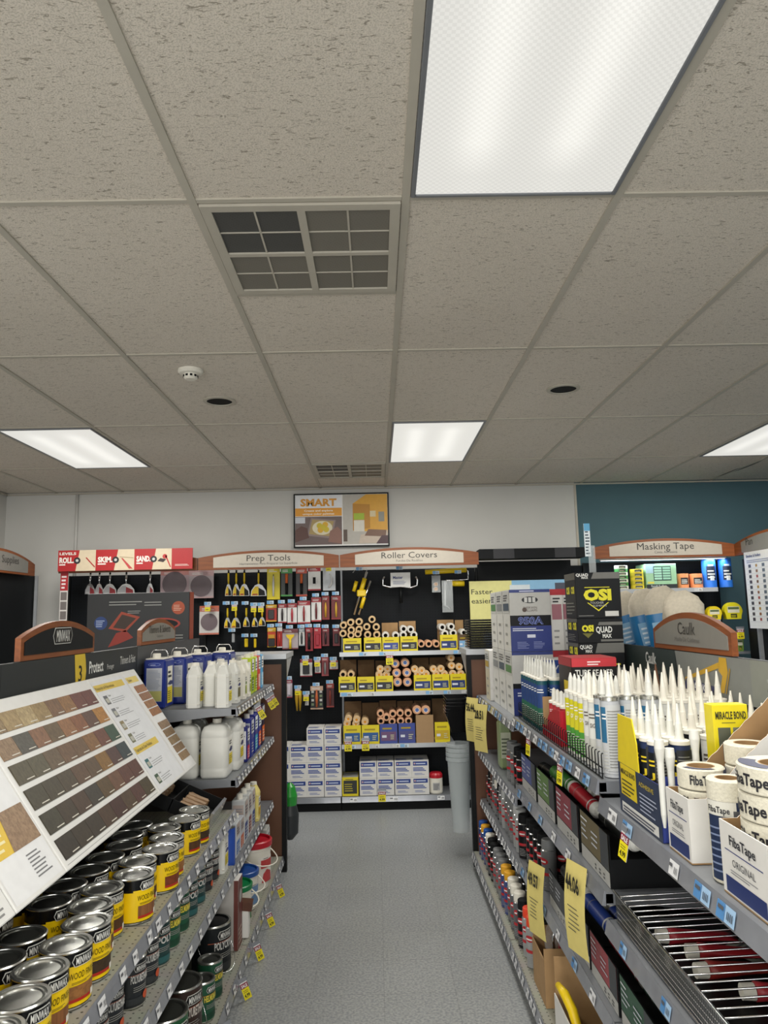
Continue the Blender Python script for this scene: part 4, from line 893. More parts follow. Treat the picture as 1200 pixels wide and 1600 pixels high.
l = MB(); g_ = Face(l, (xb, 4.74, 1.18), (0, 1, 0), (0, 0, 1)); g_.rect(.01, 0, .11, H, C('8a3a26')); l.build('side_print', t)
# shelf that carries it on the far side of the run, and a tub of paint
m = MB().box(-1.76, -1.205, 3.66, 4.86, 1.15, 1.178, 'steel_grey'); m.box(-1.76, -1.205, 2.33, 3.64, 1.15, 1.178, 'steel_grey'); m.box(-1.76, -1.205, 1.08, 2.31, 1.15, 1.178, 'steel_grey')
o = single('rear_shelf', m, 'grey top shelves on the hidden side of the left run', 'shelf')
t = dark_can('e4e4e0', '2c6a6a', '', .17, .075, 'white_plastic', '204040', -PI / 2); t.location = (-1.62, 2.98, 1.179); t['label'] = 'white and teal tub behind the left run at the left edge'; t['category'] = 'tub'
# ------------------------------------------------------------------ RIGHT RUN
TZ = 1.0965
def caulk_tube(body, lab, lab2, txt, cap='white_plastic', noz='milky', r=.024, H=.205, an=-PI * .62, NL=.118, tc='f0f0f0', back=None):
    t = thing('caulk_tube', None, 'caulk tube')
    MB().lathe([(r - .002, 0), (r, .001), (r, H), (r + .0012, H + .001), (r + .0012, H + .010), (r - .004, H + .012), (.012, H + .013)], [C(body)] * 3 + [cap] * 3, 20, cap0=True).build('tube_body', t)
    MB().lathe([(.012, H + .012), (.0105, H + .02), (.0085, H + .05), (.0085, H + .052), (.0078, H + .053), (.0022, H + NL), (0, H + NL)], noz, 14).build('nozzle', t)
    l = MB(); f = Cyl(l, r, 0, an); q = r * 1.25
    f.rect(-q, .012, q, H * .45, C(lab)); f.rect(-q, H * .45, q, H * .92, C(lab2)); f.text(txt, 0, H * .62, .013, C(tc), k=2, bold=.02, fit=r * 1.5)
    f.lines(-q * .8, H * .12, q * .7, H * .38, 6, C('c8c8c0'), 2, .3); f.lines(-q * .7, H * .76, q * .6, H * .86, 2, C(tc), 2, .4)
    if back: f2 = Cyl(l, r, 0, -PI * .42); f2.rect(-r, .02, r, H * .95, C(back), 2.5); f2.lines(-r * .85, .03, r * .85, H * .9, 20, C('8a8a86'), 3, .35)
    l.build('label', t); return t
def grid(P_, pts, z, lab, group, first=0):
    for i, (x, y) in enumerate(pts): P_.put((x, y, z), 0, lab % nth(i + first), group)
CT = 'caulk tubes standing on the right top shelf'
K1 = Proto(caulk_tube, '1f5560', '2a6a52', '28457e', '', NL=.088)
K2 = Proto(caulk_tube, 'dcdcd4', '4f9a3c', 'd8d028', 'DYNA', NL=.072)
K3 = Proto(caulk_tube, 'b9bcc0', 'c4c6c8', '2c6a90', '', 'tin', 'milky', .0285, .225, -PI * .62, .088, 'f0f0f0', 'c2c4c4')
K4 = Proto(caulk_tube, 'd8d8d2', 'c9c9c2', 'e0e0da', 'SIGMA', 'white_plastic', 'white_plastic', .0245, .205, -PI * .62, .096, '5a5048')
K5 = Proto(caulk_tube, '17181a', '1d1f20', '202322', '', 'white_plastic', 'white_plastic', .0245, .205, -PI * .55, .10, 'c8cc3c')
K6 = Proto(caulk_tube, '1f3058', '1d4f8c', '151a20', 'JF', 'white_plastic', 'milky', .0245, .205, -PI * .68, .10, 'e8cc28', '2b2c2e')
K7 = Proto(caulk_tube, 'd8d8d2', '6a4a34', 'd8d8d2', '', 'white_plastic', C('6a4630'), .0245, .205, -PI * .62, .096, '5a5048')
grid(K1, [(.705 + .056 * j, 3.54 - .056 * i) for i in range(7) for j in range(2)][::-1], TZ, 'teal caulk tube behind the red carton, %s from the near end', CT)
grid(K2, [(.705 + .056 * j, 2.72 - .056 * i) for i in range(4) for j in range(3)][::-1], TZ, 'green and yellow caulk tube behind the wire fence, %s from the camera', CT)
grid(K4, [(.705 + .057 * j, 2.485 - .057 * i) for i in range(2) for j in range(3)][::-1], TZ, 'white caulk tube behind the silver tubes, %s from the camera', CT)
grid(K3, [(.712, 2.30), (.776, 2.32), (.712, 2.365), (.84, 2.31)], TZ, 'thick silver adhesive tube at the wire fence end, %s from the camera', CT)
pts = [(.905 + .058 * j, 2.79 - .072 * i) for i in range(7) for j in range(4)][::-1]
for i, (x, y) in enumerate(pts):
    (K7 if i in (14, 21) else K4).put((x + random.uniform(-.004, .004), y, TZ), 0, '%s-tipped caulk tube, %s of the back block before the Caulk header' % ('brown' if i in (14, 21) else 'white', nth(i)), CT)
B3 = 1.0515
grid(K5, [(.86 + .056 * j, 2.17 - .056 * i) for i in range(3) for j in range(4)][::-1], B3, 'black caulk tube with yellow print and white cap, %s from the camera', CT)
grid(K4, [(.87 + .057 * j, 1.97 - .057 * i) for i in range(2) for j in range(4)][::-1], B3, 'white caulk tube behind the yellow card, %s from the camera', CT)
grid(K6, [(.70 + .056 * j, 2.055 - .055 * i) for i in range(4) for j in range(2)][::-1], B3 + .003, 'crack filler tube in the blue display box, %s from the camera', CT)
t = thing('display_box', 'blue and yellow display box holding crack filler tubes on the right top shelf', 'display box', (0, 0, B3))
m = MB(); x0, x1, y0, y1 = .664, .79, 1.80, 2.10
m.box(x0, x1, y0, y1, 0, .002, C('2c3a80')); m.box(x0, x0 + .003, y0, y1, .002, .13, C('2c3a80')); m.box(x0 + .003, x1, y0, y0 + .003, .002, .15, C('3a4a9c')); m.box(x0 + .003, x1, y1 - .003, y1, .002, .17, C('2c3a80'))
m.build('box_walls', t)
l = MB(); f = Face(l, (x0, y1, 0), (0, -1, 0), (0, 0, 1)); f.rect(.0, 0, .30, .13, C('2a3650')); f.rect(.02, .05, .14, .13, C('e2c818'), 2); f.text('MIRACLE BOND', .08, .105, .013, C('2a2a20'), k=3, bold=.02, fit=.11); f.lines(.03, .055, .13, .098, 4, C('3a3a20'), 3, .35)
f.text('ADHESIVE', .21, .10, .011, C('d8c030'), k=2, fit=.1); f.lines(.16, .04, .28, .09, 5, C('a8b0c4'), 2, .35); f.rect(.02, .006, .28, .03, C('dcdcd8'), 2); f.lines(.03, .01, .26, .026, 2, C('44485a'), 3, .5); l.build('print', t)
m = MB().prism([(0, .13), (.16, .13), (.155, .20), (.13, .26), (.02, .26)], -.0015, .0015, C('e8d020'), Matrix(((0, 1, 0, x0 + .0015), (-1, 0, 0, y1), (0, 0, 1, 0), (0, 0, 0, 1)))); m.build('raised_flap', t)
t = thing('clear_nozzle_pack', 'clear plastic spare nozzles hanging in front of the blue display box', 'nozzle', (.80, 1.7865, 0))
for i, (dx, z0, z1) in enumerate(((-.135, 1.05, 1.29), (-.112, 1.04, 1.27), (-.05, 1.13, 1.31))):
    MB().lathe([(.011, 0), (.012, -.02), (.008, -.05), (.007, -.17), (.003, -.20)], 'milky', 14, Matrix.Translation((dx, -.0005 * i, z1)), cap0=True).build('spare_nozzle', t)
def miracle():
    t = thing('yellow_display_card', 'yellow printed card standing among the black caulk tubes', 'display card', (.80, 1.79, B3 + .0))
    m = MB().box(0, .085, .0, .045, 0, .315, C('e2d01c'), b=.001); m.build('card_box', t); l = MB(); f = Face(l, (0, 0, 0), (1, 0, 0), (0, 0, 1)); f.text('MIRACLE BOND', .043, .282, .017, C('3a3a1c'), bold=.03, fit=.074); f.lines(.02, .272, .066, .277, 1, C('6a6420'))
    f.rect(.010, .20, .040, .262, C('55584a')); f.rect(.046, .205, .078, .262, C('77786a')); f.rect(.010, .13, .040, .19, C('4a4d44')); f.rect(.046, .13, .078, .195, C('6a6c50')); l.build('print', t)
miracle()
# wire fence along the shelf edge
t = thing('wire_fence', 'black wire fence holding the caulk tubes at the shelf edge', 'shelf fence', (0, 0, 0))
m = MB(); y = 2.27
while y < 3.57: m.tube([(.668, y, 1.098), (.668, y, 1.165), (.670, y, 1.17), (.674, y, 1.17)], .0018, 'black_metal', 6); y += .033
m.build('wire_loops', t); MB().tube([(.666, 2.26, 1.13), (.666, 3.57, 1.13)], .0022, 'black_metal', 6).tube([(.666, 2.26, 1.100), (.666, 3.57, 1.100)], .0022, 'black_metal', 6).build('rail', t)
# cartons
def carton(w, d, h, face, side, fn=None, sfn=None, name='carton', edge='carton_white', cat='box'):
    t = thing(name, None, cat); MB().box(0, w, 0, d, 0, h, face, b=.001).build('carton_body', t)
    l = MB(); f = Face(l, (0, 0, 0), (1, 0, 0), (0, 0, 1)); g_ = Face(l, (0, d, 0), (0, -1, 0), (0, 0, 1))
    if fn: fn(f, w, h)
    if side: g_.rect(0, 0, d, h, side)
    if sfn: sfn(g_, d, h)
    if l.v: l.build('print', t)
    return t
def f950(f, w, h):
    f.rect(0, h * .95, w, h, C('2c3a7c')); f.lines(w * .25, h * .965, w * .7, h * .985, 1, C('d0d4e8'), 2, .8)
    f.rect(0, h * .58, w, h * .95, C('b9b8b4')); f.poly([(w * .5 + w * .2 * math.cos(i * PI / 10) * (1), h * .83 + h * .055 * math.sin(i * PI / 10)) for i in range(20)], C('26262a'), 2)
    for q in (.40, .5, .6): f.rect(w * q - .008, h * .79, w * q + .008, h * .87, C('c9c9c6'), 3)
    f.text('SHERWIN', w * .5, h * .685, .012, C('5a4a44'), k=2); f.text('WILLIAMS', w * .5, h * .64, .012, C('5a4a44'), k=2); f.disc(w * .36, h * .67, .012, C('6a5a54'), 2)
    f.rect(0, h * .41, w, h * .58, C('17181c')); f.text('950A', w * .5, h * .44, h * .11, C('7a8ad0'), bold=.05, fit=w * .62); f.text('950A', w * .5, h * .44, h * .11, C('20264e'), k=3, bold=.0, fit=w * .60)
    f.rect(0, 0, w, h * .41, C('26357a')); f.lines(w * .05, h * .33, w * .95, h * .39, 2, C('d8dcec'), 2, .45); f.rect(w * .4, h * .22, w * .6, h * .27, C('d8dcec'), 2); f.lines(w * .15, h * .05, w * .45, h * .17, 5, C('8a94c4'), 2, .35); f.lines(w * .55, h * .05, w * .85, h * .17, 5, C('8a94c4'), 2, .35)
def side_label(c):
    def fn(g_, d, h):
        g_.rect(d * .05, h * .62, d * .95, h * .98, C('c9cac6'), 2); g_.rect(d * .1, h * .66, d * .9, h * .78, C(c), 3); g_.lines(d * .15, h * .82, d * .85, h * .94, 3, C('5a5c60'), 3, .5); g_.lines(d * .3, h * .1, d * .7, h * .55, 3, C('9a9b98'), 2, .3)
    return fn
def f950b(f, w, h):
    f.rect(0, h * .95, w, h, C('2c3a7c')); f.rect(0, h * .5, w, h * .95, C('c0bfbb')); f.rect(0, h * .42, w, h * .5, C('17181c')); f.rect(0, 0, w, h * .42, C('26357a')); f.lines(w * .1, h * .3, w * .9, h * .38, 2, C('d8dcec'), 2, .45)
sc = ['5a8a5a', '4a5a6a', '8a8e90']
k = 0
for j, y in enumerate((3.86, 4.075, 4.29)):
    for i in range(2):
        o = carton(.215, .205, .322, 'carton_white', C('d9d9d4'), f950 if i else f950b, side_label(sc[(i + j) % 3])); o.location = (.70, y, 1.0665 + .324 * i)
        o['label'] = 'white and navy adhesive carton, %s layer, %s from the near end of its stack' % (('lower', 'upper')[i], nth(j)); o['group'] = 'adhesive cartons on the far top right shelf'; k += 1
o = carton(.17, .16, .30, 'carton_white', C('cfc8b0'), None, side_label('b89a4a')); o.location = (.68, 4.52, 1.0665); o['label'] = 'white and tan carton at the far end of the top right shelf'
def fred(f, w, h):
    f.rect(0, h * .9, w, h, C('b8323c')); f.rect(w * .1, h * .5, w * .9, h * .75, C('a8707a')); f.lines(w * .2, h * .1, w * .8, h * .4, 3, C('9a9a98'), 2, .3); f.lines(w * .2, h * .78, w * .8, h * .88, 2, C('33343a'), 2, .5)
for j, x in enumerate((.925, .99, 1.055)):
    for i in range(2):
        o = carton(.065, .30, .322, 'carton_white', None, fred); o.location = (x, 3.9 + .02 * j, 1.0665 + .324 * i); o['label'] = 'narrow white carton with red band, %s layer, %s to the right of the navy cartons' % (('lower', 'upper')[i], nth(j)); o['group'] = 'narrow cartons with a red band'
def fwl(f, w, h):
    f.rect(0, h * .78, w, h, C('2b4a94')); f.text('WHITE', w * .6, h * .84, .02, C('e8e8ee'), k=2, bold=.02, fit=w * .7); f.rect(0, 0, w * .3, h * .78, C('b0a06a')); f.rect(w * .35, h * .5, w * .95, h * .74, C('dcdcd6')); f.text('S', w * .45, h * .55, .03, C('2b4a94'), k=2, bold=.03)
o = carton(.19, .14, .29, 'carton_white', C('3a4a80'), fwl); o.location = (.80, 3.665, 1.0665); o['label'] = 'carton with blue band and white lettering before the stacked navy cartons'
# OSI stack
def osi_big(f, w, h):
    f.rect(0, h * .86, w * .33, h, C('15171a')); f.poly([(w * .36, h * .86), (w, h * .86), (w, h), (w * .42, h)], C('6c6c68')); f.text('QUAD', w * .16, h * .92, h * .06, C('e0e0dc'), k=2, bold=.03, fit=w * .28); f.text('MAX', w * .22, h * .865, h * .045, C('e0e0dc'), k=2, bold=.03, fit=w * .15)
    f.rect(w * .2, h * .665, w * .76, h * .68, C('dcd428')); f.text('OSI', w * .48, h * .40, h * .22, C('dcd428'), bold=.06, fit=w * .62); f.text('TOUGHER', w * .46, h * .31, h * .05, C('b8b8b4'), fit=w * .3); f.text('ELEMENTS', w * .52, h * .25, h * .04, C('b8b8b4'), fit=w * .3)
    f.poly([(w * .24, h * .34), (w * .27, h * .34), (w * .49, h * .18), (w * .70, h * .34), (w * .73, h * .34), (w * .49, h * .15)], C('dcd428')); f.rect(w * .63, h * .04, w * .93, h * .15, C('cdcdc9')); f.lines(w * .04, h * .05, w * .5, h * .08, 1, C('8a8a86'))
def osi_small(f, w, h):
    f.text('OSI', w * .22, h * .48, h * .24, C('dcd428'), bold=.06, fit=w * .26); f.poly([(w * .1, h * .4), (w * .34, h * .4), (w * .22, h * .2)], C('6c6a28')); f.text('QUAD', w * .58, h * .42, h * .24, C('e0e0dc'), bold=.03, fit=w * .36); f.text('MAX', w * .64, h * .2, h * .16, C('e0e0dc'), bold=.03, fit=w * .2); f.poly([(w * .45, h * .72), (w, h * .72), (w, h * .85), (w * .48, h * .85)], C('6c6c68')); f.rect(w * .5, h * .05, w, h * .14, C('6c6c68'))
def osi_top(f, w, h):
    f.rect(0, h * .6, w * .33, h, C('15171a')); f.poly([(w * .36, h * .6), (w, h * .6), (w, h), (w * .42, h)], C('6c6c68')); f.text('QUAD', w * .16, h * .78, h * .15, C('e0e0dc'), k=2, bold=.03, fit=w * .28); f.text('MAX', w * .22, h * .62, h * .12, C('e0e0dc'), k=2, bold=.03, fit=w * .15); f.rect(w * .55, h * .1, w * .9, h * .16, C('dcd428'))
def osi_side(g_, d, h):
    g_.text('OSI', d * .3, h * .55, min(.03, h * .3), C('dcd428'), k=2, bold=.05, fit=d * .3); g_.text('OSI', d * .75, h * .55, min(.03, h * .3), C('dcd428'), k=2, bold=.05, fit=d * .3); g_.rect(0, h * .85, d, h, C('55554f'), 2); g_.lines(d * .1, h * .1, d * .9, h * .4, 4, C('77776f'), 2, .3)
z = TZ
for h, fn, n in ((.245, osi_top, 'bottom'), (.108, osi_top, 'second from the bottom'), (.108, osi_small, 'second from the top'), (.205, osi_big, 'topmost and largest')):
    o = carton(.203, .18, h, C('15171a'), C('1c1d1f'), fn, osi_side); o.location = (.90, 3.30, z); z += h + .0012; o['label'] = 'black and yellow sealant carton, %s of its stack before the teal wall' % n; o['group'] = 'stack of black sealant cartons'
t = thing('clip_strip', 'narrow clear strip sign standing above the black sealant cartons', 'strip sign', (1.0, 3.40, z + .0)); MB().box(-.002, .03, 0, .003, 0, .13, 'clear_plastic').build('bag', t); l = MB(); l.box(-.016, .012, .004, .007, .08, .235, C('dfe6ea')); f = Face(l, (-.016, .004, .08), (1, 0, 0), (0, 0, 1)); f.lines(.004, .01, .024, .14, 9, C('55606a'), 1, .5); f.rect(0, .12, .028, .155, C('5aa0c8'), 2); l.build('printed_strip', t)
def ftube(f, w, h):
    f.rect(0, h * .90, w, h, C('c0303a')); f.lines(w * .35, h * .92, w * .65, h * .98, 2, C('f0d8d8'), 2, .5); f.text('TUBE SEALER', w * .5, h * .79, h * .075, C('d8d8d4'), bold=.02, fit=w * .86); f.lines(w * .3, h * .2, w * .7, h * .5, 4, C('8a8a86'), 2, .3); f.rect(w * .68, h * .15, w * .78, h * .5, C('b02a34'))
def stube(g_, d, h):
    g_.rect(0, h * .90, d, h, C('a82c36'), 2); g_.rect(d * .4, h * .5, d * .9, h * .72, C('dcc024'), 3); g_.lines(d * .1, h * .2, d * .9, h * .45, 4, C('77736f'), 2, .3); g_.rect(0, 0, d, h * .15, C('a82c36'), 2)
o = carton(.175, .20, .315, C('1b1b1d'), C('2a2425'), ftube, stube); o.location = (.735 + .018, 2.88, TZ); o['label'] = 'black carton with red lid band reading TUBE SEALER among the caulk tubes'
MB().box(.001, .174, .001, .199, .3152, .318, C('b8343c')).build('red_top', o)
t = thing('red_display_tray', 'red display tray with curved cardboard side at the shelf edge', 'display tray', (.6775, 3.10, TZ - .0005))
pts = [(0, 0), (.30, 0), (.30, .13)] + [(.30 - .22 * math.sin(PI / 2 * i / 8) ** 1, .13 - .0 - .085 * (1 - math.cos(PI / 2 * i / 8))) for i in range(1, 9)] + [(0, .04)]
MB().prism(pts, -.0015, .0015, 'red_plastic', Matrix(((0, 1, 0, .0015), (-1, 0, 0, 0), (0, 0, 1, 0), (0, 0, 0, 1)))).build('curved_side', t)
MB().box(.004, .07, -.30, 0, 0, .002, 'cardboard').box(.004, .07, -.30, -.297, .002, .13, 'red_plastic').box(.004, .07, -.003, 0, .002, .15, 'cardboard').build('tray_body', t)
KR = Proto(caulk_tube, 'b03038', '8a2028', 'c23a42', '', 'white_plastic', 'milky', .022, .13, -PI * .62, .06)
for i, y in enumerate((2.84, 2.90, 2.96, 3.02)): KR.put((.712, y, TZ + .003), 0, 'short red tube in the red display tray, %s from the camera' % nth(i), 'red tubes in the display tray')
# drop cloths behind the header
m = MB().box(1.18, 1.72, .99, 2.24, 1.15, 1.178, 'steel_grey').box(1.18, 1.72, 2.26, 3.59, 1.15, 1.178, 'steel_grey').box(1.18, 1.72, 3.61, 4.86, 1.15, 1.178, 'steel_grey'); single('rear_shelf', m, 'grey top shelves on the hidden side of the right run', 'shelf')
def dropcloth(seed):
    r_ = random.Random(seed); t = thing('folded_drop_cloth', None, 'drop cloth'); W, D, H = .085, .10, .49
    m = MB(); n = 16; rings = 14; vs = []
    for k in range(rings + 1):
        z = H * k / rings; tp = 1 if k < rings - 1 else (.8 if k == rings - 1 else .35)
        for i in range(n):
            a = 2 * PI * i / n; wob = 1 + .07 * math.sin(3 * a + k * .9 + seed) + .04 * r_.uniform(-1, 1); vs.append((W * tp * math.copysign(abs(math.cos(a)) ** .6, math.cos(a)) * wob, D * .5 * tp * math.copysign(abs(math.sin(a)) ** .6, math.sin(a)) * wob, z))
    fs = [(k * n + i, k * n + (i + 1) % n, (k + 1) * n + (i + 1) % n, (k + 1) * n + i) for k in range(rings) for i in range(n)] + [tuple(range(n))[::-1], tuple(rings * n + i for i in range(n))]
    m.add(vs, fs, 'canvas', None, True); m.build('cloth', t)
    s = MB(); vs2 = []
    for k in range(8):
        z = .006 + H * .74 * k / 7
        for i in range(n):
            a = 2 * PI * i / n; vs2.append((W * 1.10 * math.copysign(abs(math.cos(a)) ** .6, math.cos(a)), D * .56 * math.copysign(abs(math.sin(a)) ** .6, math.sin(a)), z))
    s.add(vs2, [(k * n + i, k * n + (i + 1) % n, (k + 1) * n + (i + 1) % n, (k + 1) * n + i) for k in range(7) for i in range(n)], C('2f7ab0', .3), None, True)
    f = Face(s, (0, -D * .57, 0), (1, 0, 0), (0, 0, 1)); f.rect(-.07, .22, .0, .33, C('8ab4d0')); f.lines(-.06, .23, -.01, .32, 4, C('e8eef0'), 2); s.build('blue_sleeve', t)
    return t
for i, (x, y, a, tl, n) in enumerate(((1.42, 3.86, .25, -.26, 'leftmost'), (1.42, 3.64, .35, -.20, 'second from the left'), (1.40, 3.42, .2, -.14, 'third from the left'), (1.37, 3.18, .25, -.10, 'rightmost, beside the Caulk sign'))):
    t = dropcloth(i * 3 + 1); t.location = (x, y, 1.185 + (.03 if abs(tl) > .1 else 0)); t.rotation_euler = (0, tl, -.5 + a); t['label'] = 'white canvas drop cloth in a blue sleeve, %s' % n; t['group'] = 'folded drop cloths'
# tape cartons and rolls
def tape_carton(w, d, hf, hb, big=False):
    # front (with print) at y=0 facing -y, open top, slanting side walls
    t = thing('tape_carton', None, 'box'); m = MB(); m.box(0, w, 0, d, 0, .003, 'cardboard'); m.box(0, w, 0, .003, .003, hf, 'carton_white'); m.box(0, w, d - .003, d, .003, hb, 'cardboard')
    for x in (0, w - .003):
        pts = [(0.003, .003), (d - .003, .003), (d - .003, hb), (d * .8, hb)] + [(d * .12 + (d * .68) * (1 - i / 16), hf + (hb - hf) * (1 - i / 16) + (.003 if i % 2 else 0)) for i in range(1, 17)] + [(.003, hf)]
        m.prism(pts, 0, .0015, 'cardboard', Matrix(((0, 1, 0, x + (.0015 if x == 0 else 0)), (1, 0, 0, 0), (0, 0, 1, 0), (0, 0, 0, 1))))
        m.prism(pts, 0, .0015, 'carton_white', Matrix(((0, 1, 0, x + (0 if x == 0 else .0015)), (1, 0, 0, 0), (0, 0, 1, 0), (0, 0, 0, 1))))
    m.build('carton_walls', t)
    l = MB(); f = Face(l, (0, 0, 0), (1, 0, 0), (0, 0, 1))
    if big:
        f.text('FibaTape', w * .06, hf * .62, hf * .30, C('26262c'), 'l', bold=.03, fit=w * 1.0 * .9); f.rect(w * .06, hf * .50, w * .9, hf * .52, C('2c3a78')); f.lines(w * .06, hf * .34, w * .8, hf * .46, 2, C('77787c')); f.text('2 1/16" x 75', w * .06, hf * .15, hf * .14, C('33343a'), 'l')
    else:
        f.text('FibaTape', w * .5, hf * .72, hf * .13, C('2a2c34'), bold=.02, fit=w * .55); f.rect(w * .1, hf * .62, w * .9, hf * .635, C('2c3a78')); f.text('ORIGINAL', w * .5, hf * .44, hf * .10, C('3a3c44'), fit=w * .48); f.lines(w * .2, hf * .33, w * .8, hf * .4, 2, C('8a8b90'), 1, .4); f.rect(w * .08, hf * .05, w * .92, hf * .27, C('1f3068'))
    l.build('print', t); return t
def place_c(t, y1, lb):
    t.location = (.668, y1, B3); t.rotation_euler = (0, 0, -PI / 2); t['label'] = lb; t['group'] = 'cartons of mesh tape'
place_c(tape_carton(.122, .34, .135, .34), 1.773, 'open tape carton with high slanted sides beside the blue display box')
place_c(tape_carton(.178, .30, .135, .24), 1.505, 'open tape carton reading ORIGINAL in front of the widest tape rolls')
place_c(tape_carton(.21, .30, .135, .22, True), 1.315, 'open tape carton with large lettering cut by the right edge')
def tape_roll(r, h, ri=.038, band='1f3068', an=-PI * .70, tall=False):
    t = thing('tape_roll', None, 'tape roll'); MB().lathe([(ri, 0), (r - .003, 0), (r, .003), (r, h - .003), (r - .003, h), (ri, h)], 'mesh_tape', 36).build('tape', t)
    MB().lathe([(ri, h), (ri - .003, h), (ri - .003, 0), (ri, 0)], 'cardboard', 28).build('core', t)
    l = MB(); f = Cyl(l, r, 0, an)
    if tall:
        f.rect(-r * 1.0, h * .04, r * 1.3, h * .80, C('1f2f50')); f.rect(-r * 1.0, h * .66, r * .5, h * .80, C('dcdad0'), 2); f.rect(r * .35, h * .1, r * 1.0, h * .72, C('57575a'), 3); f.text('FibaTape', -r * .35, h * .69, h * .06, C('26262c'), k=3, bold=.02, fit=r * 1.1); f.lines(-r * .9, h * .12, r * .2, h * .6, 7, C('7a88a8'), 3, .25)
    else:
        f.rect(-r * 1.2, h * .06, r * .1, h * .94, 'mesh_tape', 1); f.text('FibaTape', -r * .85, h * .3, h * .42, C('26262c'), k=2, bold=.03, fit=r * 1.2); f.poly([(r * -.1, h * .06), (r * .1, h * .94), (r * .1, h * .94), (r * .1, h * .06)], C(band), 2); f.rect(r * .1, h * .06, r * 1.9, h * .94, C(band), 2); f.text('ORIGINAL', r * .75, h * .62, h * .2, C('d8dce8'), k=3, bold=.02, fit=r * .9); f.lines(r * .25, h * .14, r * 1.6, h * .5, 3, C('9aa4c4'), 3, .35)
        tp = Face(l, (0, 0, h), (1, 0, 0), (0, 1, 0)); n = 16; tp.poly([(r * .95 * math.cos(PI * i / n + 2.2), r * .95 * math.sin(PI * i / n + 2.2)) for i in range(n // 2 + 1)] + [((ri + .004) * math.cos(PI * i / n + 2.2), (ri + .004) * math.sin(PI * i / n + 2.2)) for i in range(n // 2, -1, -1)], C('4a4e68'), 1)
    l.build('label', t); return t
TRa = Proto(tape_roll, .051, .046, .030); TRb = Proto(tape_roll, .078, .049, .040)
for i in range(4): TRa.put((.728, 1.712, 1.0555 + .0475 * i), .4 * i, 'white mesh tape roll in the slanted carton, %s from the bottom of the front pile' % nth(i), 'mesh tape rolls')
for i in range(5): TRa.put((.84, 1.712, 1.0555 + .0475 * i), .7 * i, 'white mesh tape roll behind the front pile, %s from the bottom' % nth(i), 'mesh tape rolls')
for i in range(5): TRb.put((.755, 1.416, 1.0555 + .0505 * i), .12 * (i % 3), 'wide mesh tape roll with navy band, %s from the bottom of its pile' % nth(i), 'mesh tape rolls')
for i in range(3): TRb.put((.755, 1.21, 1.0555 + .0505 * i), .12 * i, 'wide mesh tape roll at the right edge, %s from the bottom of its pile' % nth(i), 'mesh tape rolls')
t = tape_roll(.041, .20, .024, tall=True); t.location = (.714, 1.555, B3); t['label'] = 'tall upright roll with navy label between two tape cartons'; t['group'] = 'mesh tape rolls'

# tilted trays with printed fronts and lying tubes
def lying(body, cap='milky', rings=True):
    t = thing('lying_caulk_tube', None, 'caulk tube'); r = .0255; M = Matrix.Rotation(PI / 2, 4, 'X')   # axis along -y
    MB().lathe([(0, 0), (r - .002, 0), (r, .002), (r, .20)], C(body, .35), 22, M).build('tube_body', t)
    MB().lathe([(r, .20), (r + .002, .201), (r + .002, .214), (r * .8, .226), (.010, .232), (.009, .245), (.003, .29), (0, .29)], cap, 20, M).build('cap', t)
    l = MB(); f = MB
    l.lathe([(r + .0006, .172), (r + .0006, .180)], C('c8c8c4'), 22, M); l.lathe([(r + .0006, .05), (r + .0006, .053)], C('8c8c88'), 22, M)
    if rings: l.build('printed_rings', t)
    return t
def tray(w, h, cols, lab, y1, z):
    t = thing('tube_tray', lab, 'tray', (.672, y1, z), -PI / 2, 'black trays with printed fronts')
    m = MB(); m.box(0, w, 0, .004, 0, h, 'black_matte'); m.box(0, .004, .004, .36, 0, h * .54, 'black_matte'); m.box(w - .004, w, .004, .36, 0, h * .54, 'black_matte'); m.box(.004, w - .004, .004, .36, 0, h * .53, 'black_matte'); m.build('bin', t)
    l = MB(); f = Face(l, (0, 0, 0), (1, 0, 0), (0, 0, 1))
    f.rect(.004, h * .30, w - .004, h, C(cols)); f.rect(.004, 0, w - .004, h * .28, C('b4b4b0')); f.rect(w * .72, h * .30, w - .004, h, C('3c4044'), 2)
    for a in (.06, .42): f.lines(w * a, h * .5, w * (a + .26), h * .85, 3, C('c4c8d0'), 3, .3)
    for i in range(3): f.lines(w * (.5 + .14 * i), h * .06, w * (.57 + .14 * i), h * .2, 2, C('4a4a4c'), 2, .5)
    f.lines(w * .06, h * .86, w * .3, h * .93, 1, C('e4e6ea'), 4, .5); l.build('printed_front', t)
    return t
ty = 3.575
for i, (c, n) in enumerate((('4a5690', 'blue'), ('5f7f42', 'green'), ('8a3a46', 'dark red'), ('6a5f42', 'olive brown'))):
    tray(.305, .15, c, 'black bin with %s printed front on the middle right shelf' % n, ty, .7865); ty -= .335
ty = 3.10
for i, (c, n) in enumerate((('4a4c50', 'grey'), ('3c4478', 'indigo'), ('9a4048', 'red'), ('2f5440', 'dark green'))):
    tray(.27, .13, c, 'black bin with %s printed front on the lower right shelf' % n, ty, .4415); ty -= .285 if i != 2 else .292
GL = 'caulk tubes lying in the bins'
